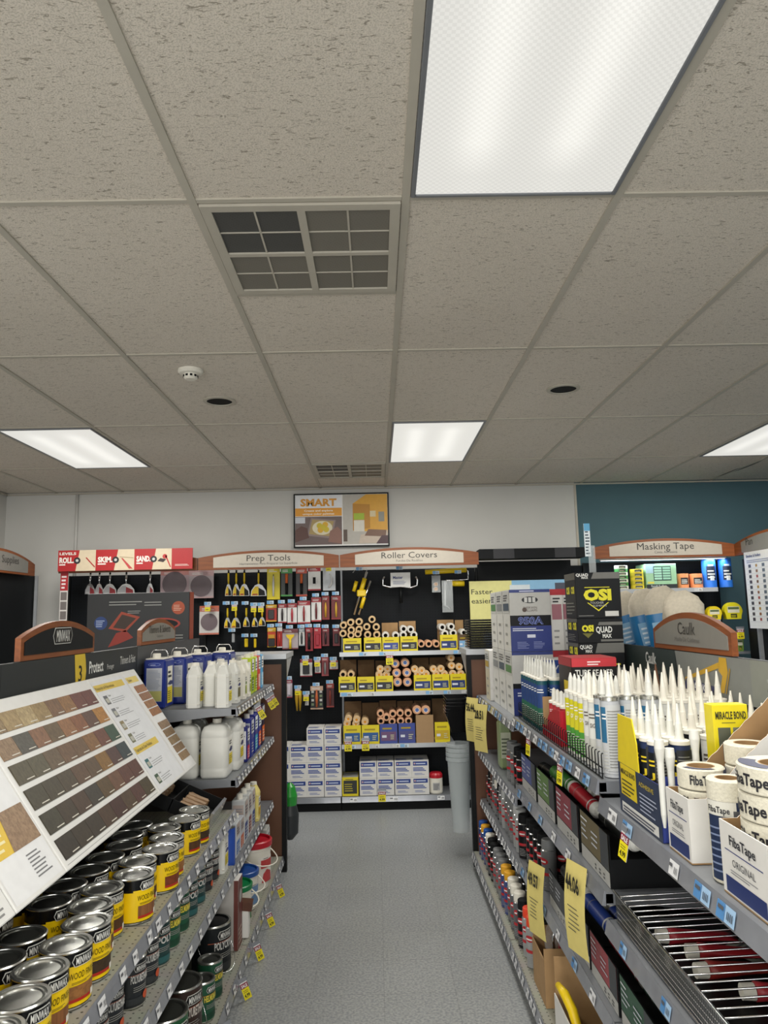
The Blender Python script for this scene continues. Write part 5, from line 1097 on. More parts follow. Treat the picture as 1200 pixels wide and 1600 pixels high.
for (b, x, y, z, rx, rz, lb) in (('1a1c1c', .74, 3.42, .896, .0, .10, 'black tube with white cap lying behind the blue bin front'), ('3f7a34', .735, 3.17, .898, .10, .12, 'green tube lying in the bins under the caulk shelf'), ('35662c', .80, 3.14, .896, 0, .12, 'darker green tube behind the first green one'), ('b02430', .735, 2.86, .898, .12, .10, 'bright red tube with clear cap lying in the bins'), ('8a1c26', .80, 2.80, .896, 0, .10, 'dark red tube lying behind the bright red one'), ('1b1d1c', .735, 2.49, .898, .10, .10, 'black ribbed tube with white cap lying nearest in the upper bins'),
        ('1d1f20', .735, 3.07, .54, .10, .10, 'black tube with white cap lying in the lower bins'), ('232528', .80, 3.02, .543, 0, .10, 'black tube behind the first one in the lower bins'), ('27408c', .735, 2.76, .54, .10, .12, 'blue tube lying beside the hanging price sheet'), ('223a80', .81, 2.72, .543, 0, .12, 'second blue tube, farther from the aisle'), ('93202c', .735, 2.46, .54, .16, .12, 'red tube with grey nozzle lying in the lower bins'), ('15301f', .735, 2.16, .54, .1, .1, 'dark green ribbed tube lying nearest in the lower bins')):
    o = lying(b, 'milky' if b != '93202c' else C('77736a')); o.location = (x, y, z + (.0 if rx == 0 else .034)); o.rotation_euler = (rx, 0, rz); o['label'] = lb; o['group'] = GL
# wire basket of the near bay
t = thing('wire_basket', 'chrome wire basket with packets inside at the right edge', 'basket', (0, 0, 0))
m = MB(); y = 1.03
while y < 2.20: m.tube([(.665, y, .80), (1.09, y, .815)], .0022, 'chrome', 6); y += .0345
m.build('top_wires', t)
m = MB().tube([(.663, 1.0, .80), (.663, 2.215, .80)], .0035, 'chrome', 8).tube([(.668, 1.0, .722), (.668, 2.215, .722)], .003, 'chrome', 8).tube([(1.09, 1.0, .815), (1.09, 2.215, .815)], .003, 'chrome', 8); m.build('rim', t)
m = MB(); y = 1.01
while y < 2.21: m.tube([(.6655, y, .799), (.668, y, .722)], .0009, 'chrome', 4); y += .0085
for k in range(5): m.tube([(.667, 1.0, .734 + k * .014), (.667, 2.21, .734 + k * .014)], .0009, 'chrome', 4)
m.build('mesh_front', t)
m = MB().box(.675, 1.09, 1.0, 2.21, .7165, .720, 'black_metal'); m.build('floor_plate', t)
for i, (c, x, y, rz_, n) in enumerate((('a02430', .72, 2.05, 1.3, 'nearest the far end of the basket'), ('9a2028', .76, 1.96, 1.25, 'second in the basket'), ('8a2a24', .74, 1.86, 1.4, 'third in the basket'), ('a83038', .80, 1.76, 1.3, 'fourth in the basket'))):
    t = thing('squeeze_tube', 'red squeeze tube with white cap under the wires, %s' % n, 'tube', (x, y, .745), 0, 'squeeze tubes in the basket'); t.rotation_euler = (0, 0, rz_ - PI / 2 + .2)
    M = Matrix.Rotation(PI / 2, 4, 'Y'); mm = MB(); vs = []; n_ = 14
    for k in range(9):
        q = k / 8; w_ = .019 + .009 * q; h_ = .019 * (1 - q) + .002
        for j in range(n_): a = 2 * PI * j / n_; vs.append((.03 + .17 * q, w_ * math.cos(a), h_ * math.sin(a)))
    mm.add(vs, [(k * n_ + j, k * n_ + (j + 1) % n_, (k + 1) * n_ + (j + 1) % n_, (k + 1) * n_ + j) for k in range(8) for j in range(n_)] + [tuple(range(n_))[::-1], tuple(8 * n_ + j for j in range(n_))], C(c, .35), None, True); mm.build('tube_body', t)
    MB().lathe([(.017, 0), (.018, .028)], 'white_plastic', 16, M, cap0=True).build('cap', t)
def packet(lb, x, y, rz_, c, c2, w=.12, h=.20):
    t = thing('card_packet', lb, 'packet', (x, y, .7215), rz_, 'packets in the basket'); MB().box(-w / 2, w / 2, -h / 2, h / 2, 0, .012, C(c), b=.002).build('card', t); l = MB(); f = Face(l, (0, 0, .012), (1, 0, 0), (0, 1, 0)); f.rect(-w * .38, -h * .3, w * .38, h * .15, C(c2)); f.lines(-w * .35, h * .22, w * .35, h * .42, 3, C('6a6c70')); l.build('print', t)
packet('white and black packet nearest in the wire basket', .80, 1.30, .4, 'cfcfc9', '1d2428', .16, .26); packet('white packet in the middle of the wire basket', .92, 1.58, -.3, 'c4c4be', '39403c', .14, .22); packet('pale green packet at the back of the wire basket', .98, 1.96, .6, 'a9b2a6', '5f6a60', .12, .2)
t = thing('tape_gun', 'white plastic tape gun with dark window lying in the wire basket', 'tape gun', (.80, 1.46, .7435), .5); MB().box(-.06, .06, -.04, .04, 0, .035, 'white_plastic', b=.008).build('gun_body', t); MB().lathe([(.028, .0355), (.026, .042), (0, .042)], 'black_gloss', 20).build('window', t); MB().tube([(.05, 0, .018), (.10, -.01, .018), (.14, -.04, .018)], .012, 'white_plastic', 10).build('handle', t)
# spray cans
def spray(c, cap, c2='b82830'): return Proto(round_can, c, c2, .20, .0325, cap)
S_blk = spray('1a1b1d', 'black_matte'); S_gry = spray('6d6f70', C('77797a')); S_wht = spray('5a5c60', 'white_plastic'); S_blu = spray('2a3a70', 'blue_plastic'); S_brn = spray('4a3028', C('5a3a2c')); S_org = spray('9a9c9c', C('e8482a')); S_yel = spray('3a4a80', C('e0a428')); S_lg = spray('a0a2a2', C('b8baba'))
def row(seq, x, y0, dy, z, lab, g_):
    for i, P_ in enumerate(seq): P_.put((x + random.uniform(-.003, .003), y0 - dy * i, z), random.uniform(-.3, .3), lab % nth(i), g_)
SG = 'spray cans on the right shelves'
row([S_brn, S_blk, S_brn, S_gry, S_wht, S_blk, S_gry, S_lg, S_gry, S_gry, S_gry, S_lg, S_lg, S_blk], .70, 4.78, .082, .4215, 'spray can on the lower far right shelf, %s from the far end', SG)
row([S_blu, S_yel, S_blu, S_wht, S_blk, S_blk, S_gry, S_gry, S_gry, S_yel, S_yel, S_wht, S_wht, S_wht, S_blk, S_org], .645, 4.80, .091, .1015, 'spray can on the bottom right shelf edge, %s from the far end', SG)
row([S_org], .645, 3.34, .09, .1015, 'orange capped spray can beside the brown carton on the bottom shelf, the %s', SG)
row([S_blk, S_brn, S_gry, S_blk, S_blk, S_gry, S_wht, S_blk, S_lg, S_gry, S_blk, S_gry, S_blk], .725, 4.76, .091, .1015, 'spray can in the second row of the bottom right shelf, %s from the far end', SG)
row([S_blk, S_blk, S_blk, S_blk, S_gry], .705, 3.56, .078, .4415, 'black tall spray can before the printed bins, %s from the far end', SG)
row([S_blk, S_gry, S_blk, S_blk], .78, 3.54, .085, .4415, 'spray can behind the black row before the printed bins, %s from the far end', SG)
row([S_gry, S_gry, S_blk, S_blk], .705, 3.98, .09, .7215, 'spray can near the upright on the middle far right shelf, %s from the far end', SG)
t = thing('wrapped_pack', 'pale green plastic-wrapped pack behind the hanging yellow sheets', 'pack', (.715, 4.30, .7215)); MB().box(-.035, .035, -.05, .05, 0, .26, C('8a9a70', .3), b=.012).build('pack_body', t); l = MB(); f = Face(l, (0, -.05, 0), (1, 0, 0), (0, 0, 1)); f.rect(-.028, .06, .028, .2, C('c4c8b0')); f.lines(-.024, .08, .024, .18, 5, C('55604a'), 2); l.build('label', t)
# hanging yellow price sheets
def sheet(txt, w=.115, h=.27):
    t = thing('price_sheet', None, 'price sheet'); m = MB(); n = 10; vs = []
    for i in range(n + 1):
        q = i / n; y = -.012 * math.sin(q * PI) - .010 * q
        for x in (-w / 2, w / 2): vs += [(x, y + (.006 if x > 0 else 0), -h * q), (x, y + .001 + (.006 if x > 0 else 0), -h * q)]
    fs = []
    for i in range(n):
        a = i * 4; fs += [(a, a + 4, a + 6, a + 2), (a + 1, a + 3, a + 7, a + 5), (a, a + 1, a + 5, a + 4), (a + 2, a + 6, a + 7, a + 3)]
    m.add(vs, fs, 'paper_yellow'); m.build('paper', t)
    l = MB(); f = Face(l, (0, -.0145, -h), (1, 0, 0), (0, -.0, 1), .0015); f.text(txt, 0, h * .70, h * .17, C('2a2a24'), bold=.04, fit=w * .72); f.text('$', -w * .40, h * .84, h * .07, C('2a2a24'), bold=.04); f.lines(-w * .35, h * .25, w * .3, h * .55, 6, C('6a6650'), 1, .25); l.build('print', t); return t
for txt, x, y, z, rz_, lb in (('44.06', .618, 2.45, .80, -PI / 2 + .25, 'yellow price sheet reading 44.06 hanging over the red bins'), ('49.57', .616, 3.07, .60, -PI / 2 + .3, 'yellow price sheet beside the orange capped cans'), ('56.44', .597, 4.76, 1.06, -PI / 2 + .5, 'yellow price sheet hanging at the far end of the top right shelf'), ('28.51', .604, 4.42, 1.06, -PI / 2 + .5, 'yellow price sheet, nearer one of the two on the top right shelf')):
    o = sheet(txt); o.location = (x, y, z); o.rotation_euler = (0, 0, rz_); o['label'] = lb; o['group'] = 'hanging yellow price sheets'
for y, z, tl, lb in ((3.20, 1.075, .15, 'yellow sale tag under the top right shelf, nearer the red tray'), (2.66, 1.075, .15, 'yellow sale tag under the top right shelf by the silver tubes'), (1.98, 1.035, .3, 'yellow and red sale tag under the blue display box'), (2.05, .425, .3, 'yellow sale tag beside the mesh basket front'), (3.38, .085, .3, 'yellow sale tag on the bottom right shelf edge'), (2.70, .085, .3, 'yellow sale tag at the bottom edge below the white carton')):
    ST.put((.636, y, z), rot=(0, tl, -PI / 2 + .35), label=lb, group='sale tags on the right run')
# cartons on the bottom shelf
t = thing('brown_carton', 'open brown carton with a red bagged tool on the bottom right shelf', 'box', (.615, 3.00, .1015)); m = MB(); W, D, H = .20, .22, .21
m.box(0, W, 0, D, 0, .003, 'cardboard'); m.box(0, W, 0, .004, .003, H, 'cardboard'); m.box(0, .004, .004, D, .003, H * .8, 'cardboard'); m.box(W - .004, W, .004, D, .003, H, 'cardboard'); m.box(.004, W - .004, D - .004, D, .003, H, 'cardboard'); m.build('carton_walls', t)
t = thing('bagged_tool', 'red tool in a clear bag with a hook handle inside the brown carton', 'tool', (.712, 3.12, .1065)); MB().tube([(0, 0, .004), (.0, 0, .12), (.01, .02, .20), (.03, .03, .25)], .016, 'red_plastic', 10).build('grip', t)
MB().tube([(-.04, -.05, .17), (-.045, -.06, .23), (-.03, -.05, .26), (-.01, -.03, .24), (-.005, -.02, .20)], .005, 'chrome', 8).build('wire_hook', t)
m = MB(); r_ = random.Random(3); n = 14; vs = []
for k in range(7):
    z = .10 + .03 * k; rr = .045 * math.sin(PI * (k + 1) / 8) + .01
    for i in range(n): a = 2 * PI * i / n; q = rr * (1 + .3 * r_.uniform(-1, 1)); vs.append((q * math.cos(a), q * math.sin(a), z))
m.add(vs, [(k * n + i, k * n + (i + 1) % n, (k + 1) * n + (i + 1) % n, (k + 1) * n + i) for k in range(6) for i in range(n)], 'clear_plastic'); m.build('clear_bag', t)
t = thing('white_carton', 'open white carton of yellow handled scrapers on the bottom right shelf', 'box', (.615, 2.52, .1015)); m = MB(); W, D, H = .30, .33, .15
m.box(0, W, 0, D, 0, .003, 'carton_white'); m.box(0, W, 0, .004, .003, H, 'carton_white'); m.box(0, .004, .004, D, .003, H * .85, 'carton_white'); m.box(W - .004, W, .004, D, .003, H, 'carton_white'); m.box(.004, W - .004, D - .004, D, .003, H + .1, 'cardboard'); m.build('carton_walls', t)
for i, (x, y, a, lb) in enumerate(((.66, 2.62, .4, 'yellow handled scraper leaning out of the white carton, left one'), (.78, 2.66, -.5, 'yellow handled scraper leaning out of the white carton, right one'))):
    t = thing('scraper', lb, 'scraper', (x, y, .1065), a, 'scrapers in the white carton'); pts = [(0, .0, .02), (.0, .03, .09), (.0, .06, .15), (.0, .10, .185), (.01, .15, .19)]
    MB().tube(pts, [.012, .015, .017, .016, .011], 'yellow_tool', 12).build('handle', t); MB().box(-.03, .05, -.02, .02, 0, .012, 'yellow_tool', b=.003).build('blade_guard', t); MB().lathe([(.006, 0), (.006, .002), (0, .002)], 'black_metal', 12, Matrix.Translation((.0, .045, .14))).build('rivet', t)
# endcap goods: hanging liners, trays, green bag
t = thing('stacked_liner_trays', 'stack of glossy black paint trays hanging on the end of the right run', 'paint trays', (0, 0, 0))
for k in range(6):
    z = 1.03 - .022 * k; m = MB(); x0, x1, y0, y1 = .455, .62, 4.98 + .012 * k, 5.22
    m.add([(x0, y0, z), (x1, y0, z), (x1, y1, z), (x0, y1, z), (x0 + .035, y0 + .03, z - .07 - .01 * k), (x1 - .01, y0 + .03, z - .07 - .01 * k), (x1 - .01, y1 - .03, z - .07), (x0 + .035, y1 - .03, z - .07)], [(0, 1, 5, 4), (1, 2, 6, 5), (2, 3, 7, 6), (3, 0, 4, 7), (4, 5, 6, 7)], 'black_gloss'); m.box(x0 - .004, x1, y0 - .004, y0, z - .008, z + .002, 'black_gloss'); m.box(x0 - .004, x0, y0, y1, z - .008, z + .002, 'black_gloss'); m.build('tray', t)
MB().tube([(.60, 5.0, 1.02), (.60, 5.2, 1.02)], .003, 'chrome', 6).build('hook', t)
t = thing('clear_bucket_liners', 'nested clear plastic bucket liners hanging below the black trays', 'bucket liners', (.535, 5.10, .16))
for k in range(4): MB().lathe([(.055 + .001 * k, 0 + .07 * k), (.078, .45 + .03 * k), (.088, .455 + .03 * k), (.088, .475 + .03 * k), (.082, .478 + .03 * k)], mat('liner', 'd4dcde', .08, alpha=.42, var=0), 28).build('liner', t)
t = thing('black_tray_stack', 'stack of flat black trays on top of the right end panel', 'trays', (0, 0, 0)); x0, _ = atY(731, 1000, 5.05); x1, _ = atY(764, 1000, 5.05)
for k in range(12): MB().box(x0, x1 + .08, 4.96, 5.22, 1.357 + .0165 * k, 1.357 + .0165 * k + .011, 'black_gloss', b=.002).build('tray', t)
t = thing('roller_bag', 'green and grey bag hanging behind the left end panel', 'bag', (-.61, 5.15, .10)); m = MB()
m.lathe([(.02, .02), (.055, .06), (.06, .18), (.045, .24)], C('2f3336'), 14); m.build('lower_pouch', t); MB().lathe([(.045, .24), (.05, .30), (.035, .36), (.01, .385)], C('2f9a3c', .3), 12).build('green_top', t)
# ------------------------------------------------------------------ BACK WALL
def zx(zoom, x, y):   # pixel in a zoomed crop -> photo pixel
    x0, y0, s = zoom; return x0 + x / s, y0 + y / s
Z5, Z6, Z7 = (320, 840, 5.0), (430, 840, 3.636), (430, 1060, 3.636)
PEGY = 6.618
def span(zoom, a, Y):
    (u0, v0), (u1, v1) = zx(zoom, a[0], a[1]), zx(zoom, a[2], a[3]); x0, z1 = atY(u0, v0, Y); x1, z0 = atY(u1, v1, Y); return x0, z0, x1, z1
HG = 'prep tools hanging on the pegboard'
tags_at = []
def hang(t, x, z, lb, group=HG, y=6.54, tagk='b'):
    t.location = (x, y, z); t['label'] = lb; t['group'] = group; tags_at.append((x, z, lb, tagk)); return t
def putty(w, h, zoom_sil=False, c='e8c619', c2='17181a'):
    t = thing('putty_knife', None, 'putty knife'); hw = w / 2; hb = h * .46
    m = MB().prism([(-hw, -h), (hw, -h), (hw * .92, -h + hb * .45), (hw * .45, -h + hb * .9), (.006, -h + hb), (-.006, -h + hb), (-hw * .45, -h + hb * .9), (-hw * .92, -h + hb * .45)], -.002, .002, 'chrome' if zoom_sil else 'steel_light'); m.build('blade', t)
    l = MB(); f = Face(l, (0, -.002, 0), (1, 0, 0), (0, 0, 1)); f.poly([(0, -h + .004), (hw * .85, -h + .004), (hw * .75, -h + hb * .42), (0, -h + hb * .7)], C(c2 if not zoom_sil else 'a83038')); f.poly([(-hw * .92, -h + .004), (0, -h + .004), (0, -h + hb * .8), (-hw * .42, -h + hb * .8), (-hw * .84, -h + hb * .42)], C('e8c619' if not zoom_sil else 'c8c8cc'), 1); f.poly([(-hw * .8, -h + .008), (-hw * .1, -h + .008), (-hw * .1, -h + hb * .2), (-hw * .7, -h + hb * .2)], C('a03824' if not zoom_sil else 'd8d8d8'), 2); l.build('print', t)
    MB().tube([(0, 0, -h + hb), (0, -.002, -h * .40), (0, 0, -h * .12)], [.006, .009, .008], 'chrome' if zoom_sil else 'yellow_tool', 8).build('handle', t)
    MB().tube([(0, 0, -h * .12), (0, 0, -h * .08), (0, 0, 0)], [.0085, .009, .006], 'black_metal', 8).build('end_cap', t); return t
def card(w, h, base, top, prod, kind, c2='e8e8e6'):
    """blister card hanging from its top centre"""
    t = thing('blister_card', None, 'packaged tool'); hw = w / 2
    MB().box(-hw, hw, -.001, .001, -h, 0, C(base), b=.0003).build('backing_card', t)
    l = MB(); f = Face(l, (0, -.001, 0), (1, 0, 0), (0, 0, 1)); f.rect(-hw, -h * .2, hw, -.001, C(top)); f.lines(-hw * .75, -h * .15, hw * .6, -h * .05, 2, C('e8e8e4'), 2, .4); f.rect(-hw, -h, hw, -h * .94, C(top), 1); l.build('print', t)
    p = MB(); n_ = 'tool'; k = kind
    if k == 'knife': p.tube([(0, -.010, -h * .25), (.0, -.012, -h * .5), (0, -.010, -h * .9)], [.004, .010, .007], C(prod), 8); p.box(-.004, .004, -.014, -.008, -h * .4, -h * .23, 'black_metal')
    elif k == 'wide': p.tube([(0, -.012, -h * .22), (0, -.014, -h * .55)], [.013, .011], C(prod), 10); p.tube([(0, -.012, -h * .55), (0.0, -.012, -h * .93)], [.014, .012], 'black_matte', 10)
    elif k == 'box': p.box(-hw * .55, hw * .55, -.018, -.001, -h * .85, -h * .3, C(prod), b=.004)
    elif k == 'oval': p.lathe([(hw * .48, .001), (hw * .48, .010), (hw * .38, .013), (0, .013)], C(prod), 24, Matrix.Translation((0, 0, -h * .58)) @ Matrix.Scale(1.6, 4, (0, 0, 1)) @ Matrix.Rotation(PI / 2, 4, 'X')); p.box(-hw * .22, hw * .22, -.0155, -.013, -h * .72, -h * .45, 'black_matte')
    elif k == 'hook': p.tube([(hw * .1, -.008, -h * .3), (hw * .45, -.01, -h * .5), (hw * .4, -.012, -h * .72), (-hw * .1, -.01, -h * .88)], [.004, .008, .010, .009], C(prod), 10)
    elif k == 'scraper': p.tube([(0, -.012, -h * .45), (0, -.012, -h * .98)], [.010, .012], 'yellow_tool', 10); p.prism([(-hw * .55, -h * .28), (-hw * .45, -h * .38), (-.008, -h * .52), (.008, -h * .52), (hw * .45, -h * .38), (hw * .55, -h * .28)], -.018, -.004, 'yellow_tool')
    elif k == 'brush': p.box(-hw * .8, hw * .8, -.02, -.001, -h * .55, -h * .35, C(prod), b=.003); p.box(-hw * .8, hw * .8, -.018, -.003, -h * .96, -h * .56, C('2c2a2a'), b=.003)
    elif k == 'multi':
        p.tube([(0, -.01, -h * .15), (0, -.014, -h * .5), (0, -.01, -h * .9)], [.005, .013, .008], C(prod), 10)
    elif k == 'gloves':
        for s_ in (-1, 1): p.tube([(s_ * hw * .5, -.01, -h * .1), (s_ * hw * .6, -.012, -h * .45), (s_ * hw * .45, -.01, -h * .95)], [.016, .014, .006], C(prod), 8)
    elif k == 'disc': p.lathe([(hw * .86, .001), (hw * .86, .008), (hw * .3, .009), (0, .009)], C(prod), 30, Matrix.Translation((0, 0, -h * .56)) @ Matrix.Rotation(PI / 2, 4, 'X'))
    p.build('packaged_tool', t)
    if k == 'multi':
        l = MB(); f = Face(l, (0, -.001, 0), (1, 0, 0), (0, 0, 1))
        for i in range(4):
            for s_ in (-1, 1): f.rect(s_ * hw * .65 - hw * .2, -h * (.3 + .18 * i), s_ * hw * .65 + hw * .2, -h * (.2 + .18 * i), C('c8c8c4' if (i + s_) % 2 else '7a8a6a'), 2)
        l.build('small_pictures', t)
    if k == 'disc' : MB().box(-hw * 1.0, hw * 1.0, -.012, -.0105, -h, -h * .05, mat('thin_bag', 'e8e4e8', .08, alpha=.08, var=0)).build('clear_bag', t)
    return t
def hz(items, zoom, y=6.54):
    for it in items:
        a = it[0]; x0, z0, x1, z1 = span(zoom, a, y); w, h = x1 - x0, z1 - z0
        if it[1] == 'putty': t = putty(w, h)
        elif it[1] == 'silver': t = putty(w, h, True)
        else: t = card(w, h, *it[1])
        hang(t, (x0 + x1) / 2, z1, it[2], y=y, tagk=it[3] if len(it) > 3 else 'b')
W_, R_ = 'e2e2e0', 'a82834'
hz([((160, 255, 210, 455), 'putty', 'narrowest yellow putty knife in the top row'), ((218, 255, 274, 455), 'putty', 'second narrowest yellow putty knife in the top row'), ((268, 252, 350, 455), 'putty', 'medium yellow putty knife in the top row'), ((358, 255, 482, 455), 'putty', 'widest yellow putty knife in the top row'),
    ((487, 232, 587, 482), ('d8c82c', 'e0cc20', 'e0e0dc', 'knife'), 'tall yellow packaged tool set beside the widest putty knife'), ((595, 235, 685, 458), ('3a3e3c', '4a9a4c', 'e06a2c', 'wide'), 'green topped card with an orange tool'), ((712, 237, 800, 457), ('3c3a3a', 'c0503c', 'e0662c', 'wide'), 'orange topped card with an orange tool'),
    ((806, 228, 906, 412), ('dededb', 'a82834', 'e8e8e6', 'oval'), 'white card with a red top and an oval knife'), ((922, 225, 1022, 412), ('cdd2d8', 'd0d4d8', 'e0e0e0', 'hook'), 'white card with a hooked silver knife at the right of the top row', 'y'),
    ((152, 530, 204, 706), 'putty', 'narrow yellow putty knife in the second row'), ((205, 530, 280, 706), 'putty', 'wider yellow putty knife in the second row', 'y'), ((300, 530, 350, 696), 'putty', 'first short yellow tool in the second row'), ((368, 540, 415, 696), 'putty', 'second short yellow tool in the second row', 'y'), ((420, 540, 475, 690), 'putty', 'third short yellow tool in the second row', 'y'),
    ((478, 525, 562, 655), ('b83a30', 'e0b020', '3a3436', 'box'), 'red and yellow card with a dark square tool'), ((572, 520, 640, 665), (W_, R_, '2a2226', 'knife'), 'white card with a dark knife in the second row'), ((645, 515, 720, 672), (W_, R_, 'b83040', 'knife'), 'white card with a slim red knife in the second row'), ((725, 495, 825, 670), (W_, R_, '9a3034', 'knife'), 'wide white card with a red knife in the second row'),
    ((832, 468, 910, 655), (W_, R_, '6a2228', 'knife'), 'tall white card with a dark red knife'), ((914, 458, 975, 640), ('7a2a24', '8a2424', 'd8a838', 'knife'), 'dark red card with a brass coloured tool'), ((987, 455, 1065, 638), ('6a2024', '8a2424', 'd8b040', 'knife'), 'dark red card with a brass tool at the right of the second row'),
    ((490, 705, 555, 855), ('c84a28', 'e0b428', 'c89028', 'brush'), 'orange card with a dark brush in the third row'), ((565, 700, 605, 860), ('b8302c', 'd8d8d8', 'c84030', 'knife'), 'slim bright red card in the third row'), ((607, 715, 730, 870), ('b4a8ac', '7a4248', 'e0c820', 'scraper'), 'card with a yellow Y shaped scraper'), ((735, 710, 780, 845), (W_, '9aa4ac', '3a4044', 'knife'), 'small white card in the third row'),
    ((787, 705, 845, 885), ('8a2830', 'a82834', '26292b', 'wide'), 'long red and black card in the third row'), ((852, 705, 910, 865), ('b82838', 'c02c3c', 'a02434', 'box'), 'solid red card in the third row'), ((917, 710, 972, 845), ('6a2028', '8a2630', '2a2024', 'knife'), 'dark red card in the third row'), ((1000, 710, 1055, 845), ('74222a', '8a2630', '2a2024', 'box'), 'dark red card at the right of the third row'),
    ((745, 950, 840, 1085), (W_, '8a2838', '26282c', 'box'), 'white card with a black square tool in the fourth row', 'y'), ((860, 960, 906, 1060), (W_, R_, '8a8a8c', 'box'), 'small white and red card in the fourth row', 'y'), ((912, 935, 968, 1080), ('8a3a40', 'a84a50', '9a9a9a', 'knife'), 'faded red card in the fourth row'), ((975, 960, 1040, 1030), (W_, R_, 'c0c0c0', 'box'), 'short white and red card in the fourth row', 'y'),
    ((636, 1110, 684, 1250), ('c8c0c8', '9a3a50', 'd0c8d0', 'box'), 'pink and white card beside the left end panel'), ((708, 1180, 758, 1360), ('1a1c1e', '1a1c1e', 'c8a028', 'gloves'), 'pair of yellow tools in the bottom row', 'y'), ((783, 1225, 812, 1310), ('d0d0cc', 'c0c0c0', 'b0b0b0', 'box'), 'tiny white pack in the bottom row', 'y'), ((825, 1160, 925, 1340), ('26282a', 'c8a890', 'c8683c', 'multi'), 'black card with an orange tool and small pictures'), ((950, 1140, 1010, 1325), ('5a2428', 'a84038', '8a3a30', 'knife'), 'long dark red card at the right of the bottom row')], Z5)
for a, lb in (((205, 740, 240, 820), 'grey slim tool in the third row at the left'), ((303, 780, 345, 855), 'first yellow folding tool in the third row'), ((378, 780, 408, 860), 'second yellow folding tool in the third row')):
    x0, z0, x1, z1 = span(Z5, a, 6.54); t = thing('folding_tool', None, 'hand tool'); w = x1 - x0; h = z1 - z0; c = 'steel_light' if 'grey' in lb else 'yellow_tool'
    MB().box(-w * .32, w * .32, -.01, .01, -h, -h * .12, c, b=.005).build('tool_body', t); MB().box(-w * .2, w * .2, -.006, .006, -h * .12, 0, 'black_metal').build('clip', t); hang(t, (x0 + x1) / 2, z1, lb)
Z3 = (0, 830, 2.667)
hz([((670, 165, 786, 262), ('b89aa0', 'c87a70', '4c2c38', 'disc'), 'clear bag with a brown sanding disc, left one in the top row'), ((788, 165, 890, 278), ('b8a8ac', 'c8a0a0', '4c2c38', 'disc'), 'clear bag with a brown sanding disc, right one in the top row'), ((832, 312, 912, 430), ('d8d4d0', 'c85a30', '4c2c38', 'disc'), 'orange topped pack with a brown sanding disc beside the dark tool carton', 'y'),
    ((356, 168, 396, 262), 'silver', 'bagged silver drywall knife, leftmost under the red sign'), ((398, 168, 430, 262), 'silver', 'second silver drywall knife under the red sign'), ((430, 168, 486, 262), 'silver', 'third silver drywall knife under the red sign'), ((490, 168, 562, 262), 'silver', 'widest silver drywall knife under the red sign'), ((612, 165, 640, 262), 'silver', 'slim silver drywall tool at the right under the red sign')], Z3)
# hooks with price tags
def hook_tag(y_sale):
    t = thing('price_tag_hook', None, 'price tag hook'); MB().tube([(0, PEGY - 6.54 - .002, -.004), (0, -.06, -.004), (0, -.065, .0)], .0022, 'chrome', 6).build('hook', t)
    MB().box(-.030, .030, -.068, -.0665, .001, .030, 'white_board').build('tag', t)
    l = MB(); f = Face(l, (0, -.068, .001), (1, 0, 0), (0, 0, 1)); f.rect(-.029, .001, .029, .028, C('bcd4ea')); f.rect(-.029, .001, -.004, .028, C('6fa8d8'), 2); f.lines(0, .006, .026, .024, 3, C('4a5058'), 2); l.build('tag_print', t)
    if y_sale:
        MB().box(-.024, .024, -.071, -.0695, -.052, .000, C('e4d420')).build('sale_slip', t); l = MB(); f = Face(l, (0, -.071, -.052), (1, 0, 0), (0, 0, 1)); f.rect(-.024, .036, .024, .052, C('c8b8b8')); f.lines(-.016, .012, .016, .026, 1, C('7a7020'), 2); l.build('slip_print', t)
    return t
HB, HY = Proto(hook_tag, False), Proto(hook_tag, True)
for x, z, lb, k in tags_at:
    s_ = 'tag above the ' + lb.split(' in the ')[0].split(' beside ')[0].split(' at the ')[0]
    full = 'hook with a price %s' % ('tag above the ' + lb)
    if len(full.split()) > 16: full = ' '.join(full.split()[:16])
    (HY if k == 'y' else HB).put((x, 6.54, z + .004), 0, full, 'price tag hooks on the pegboard')
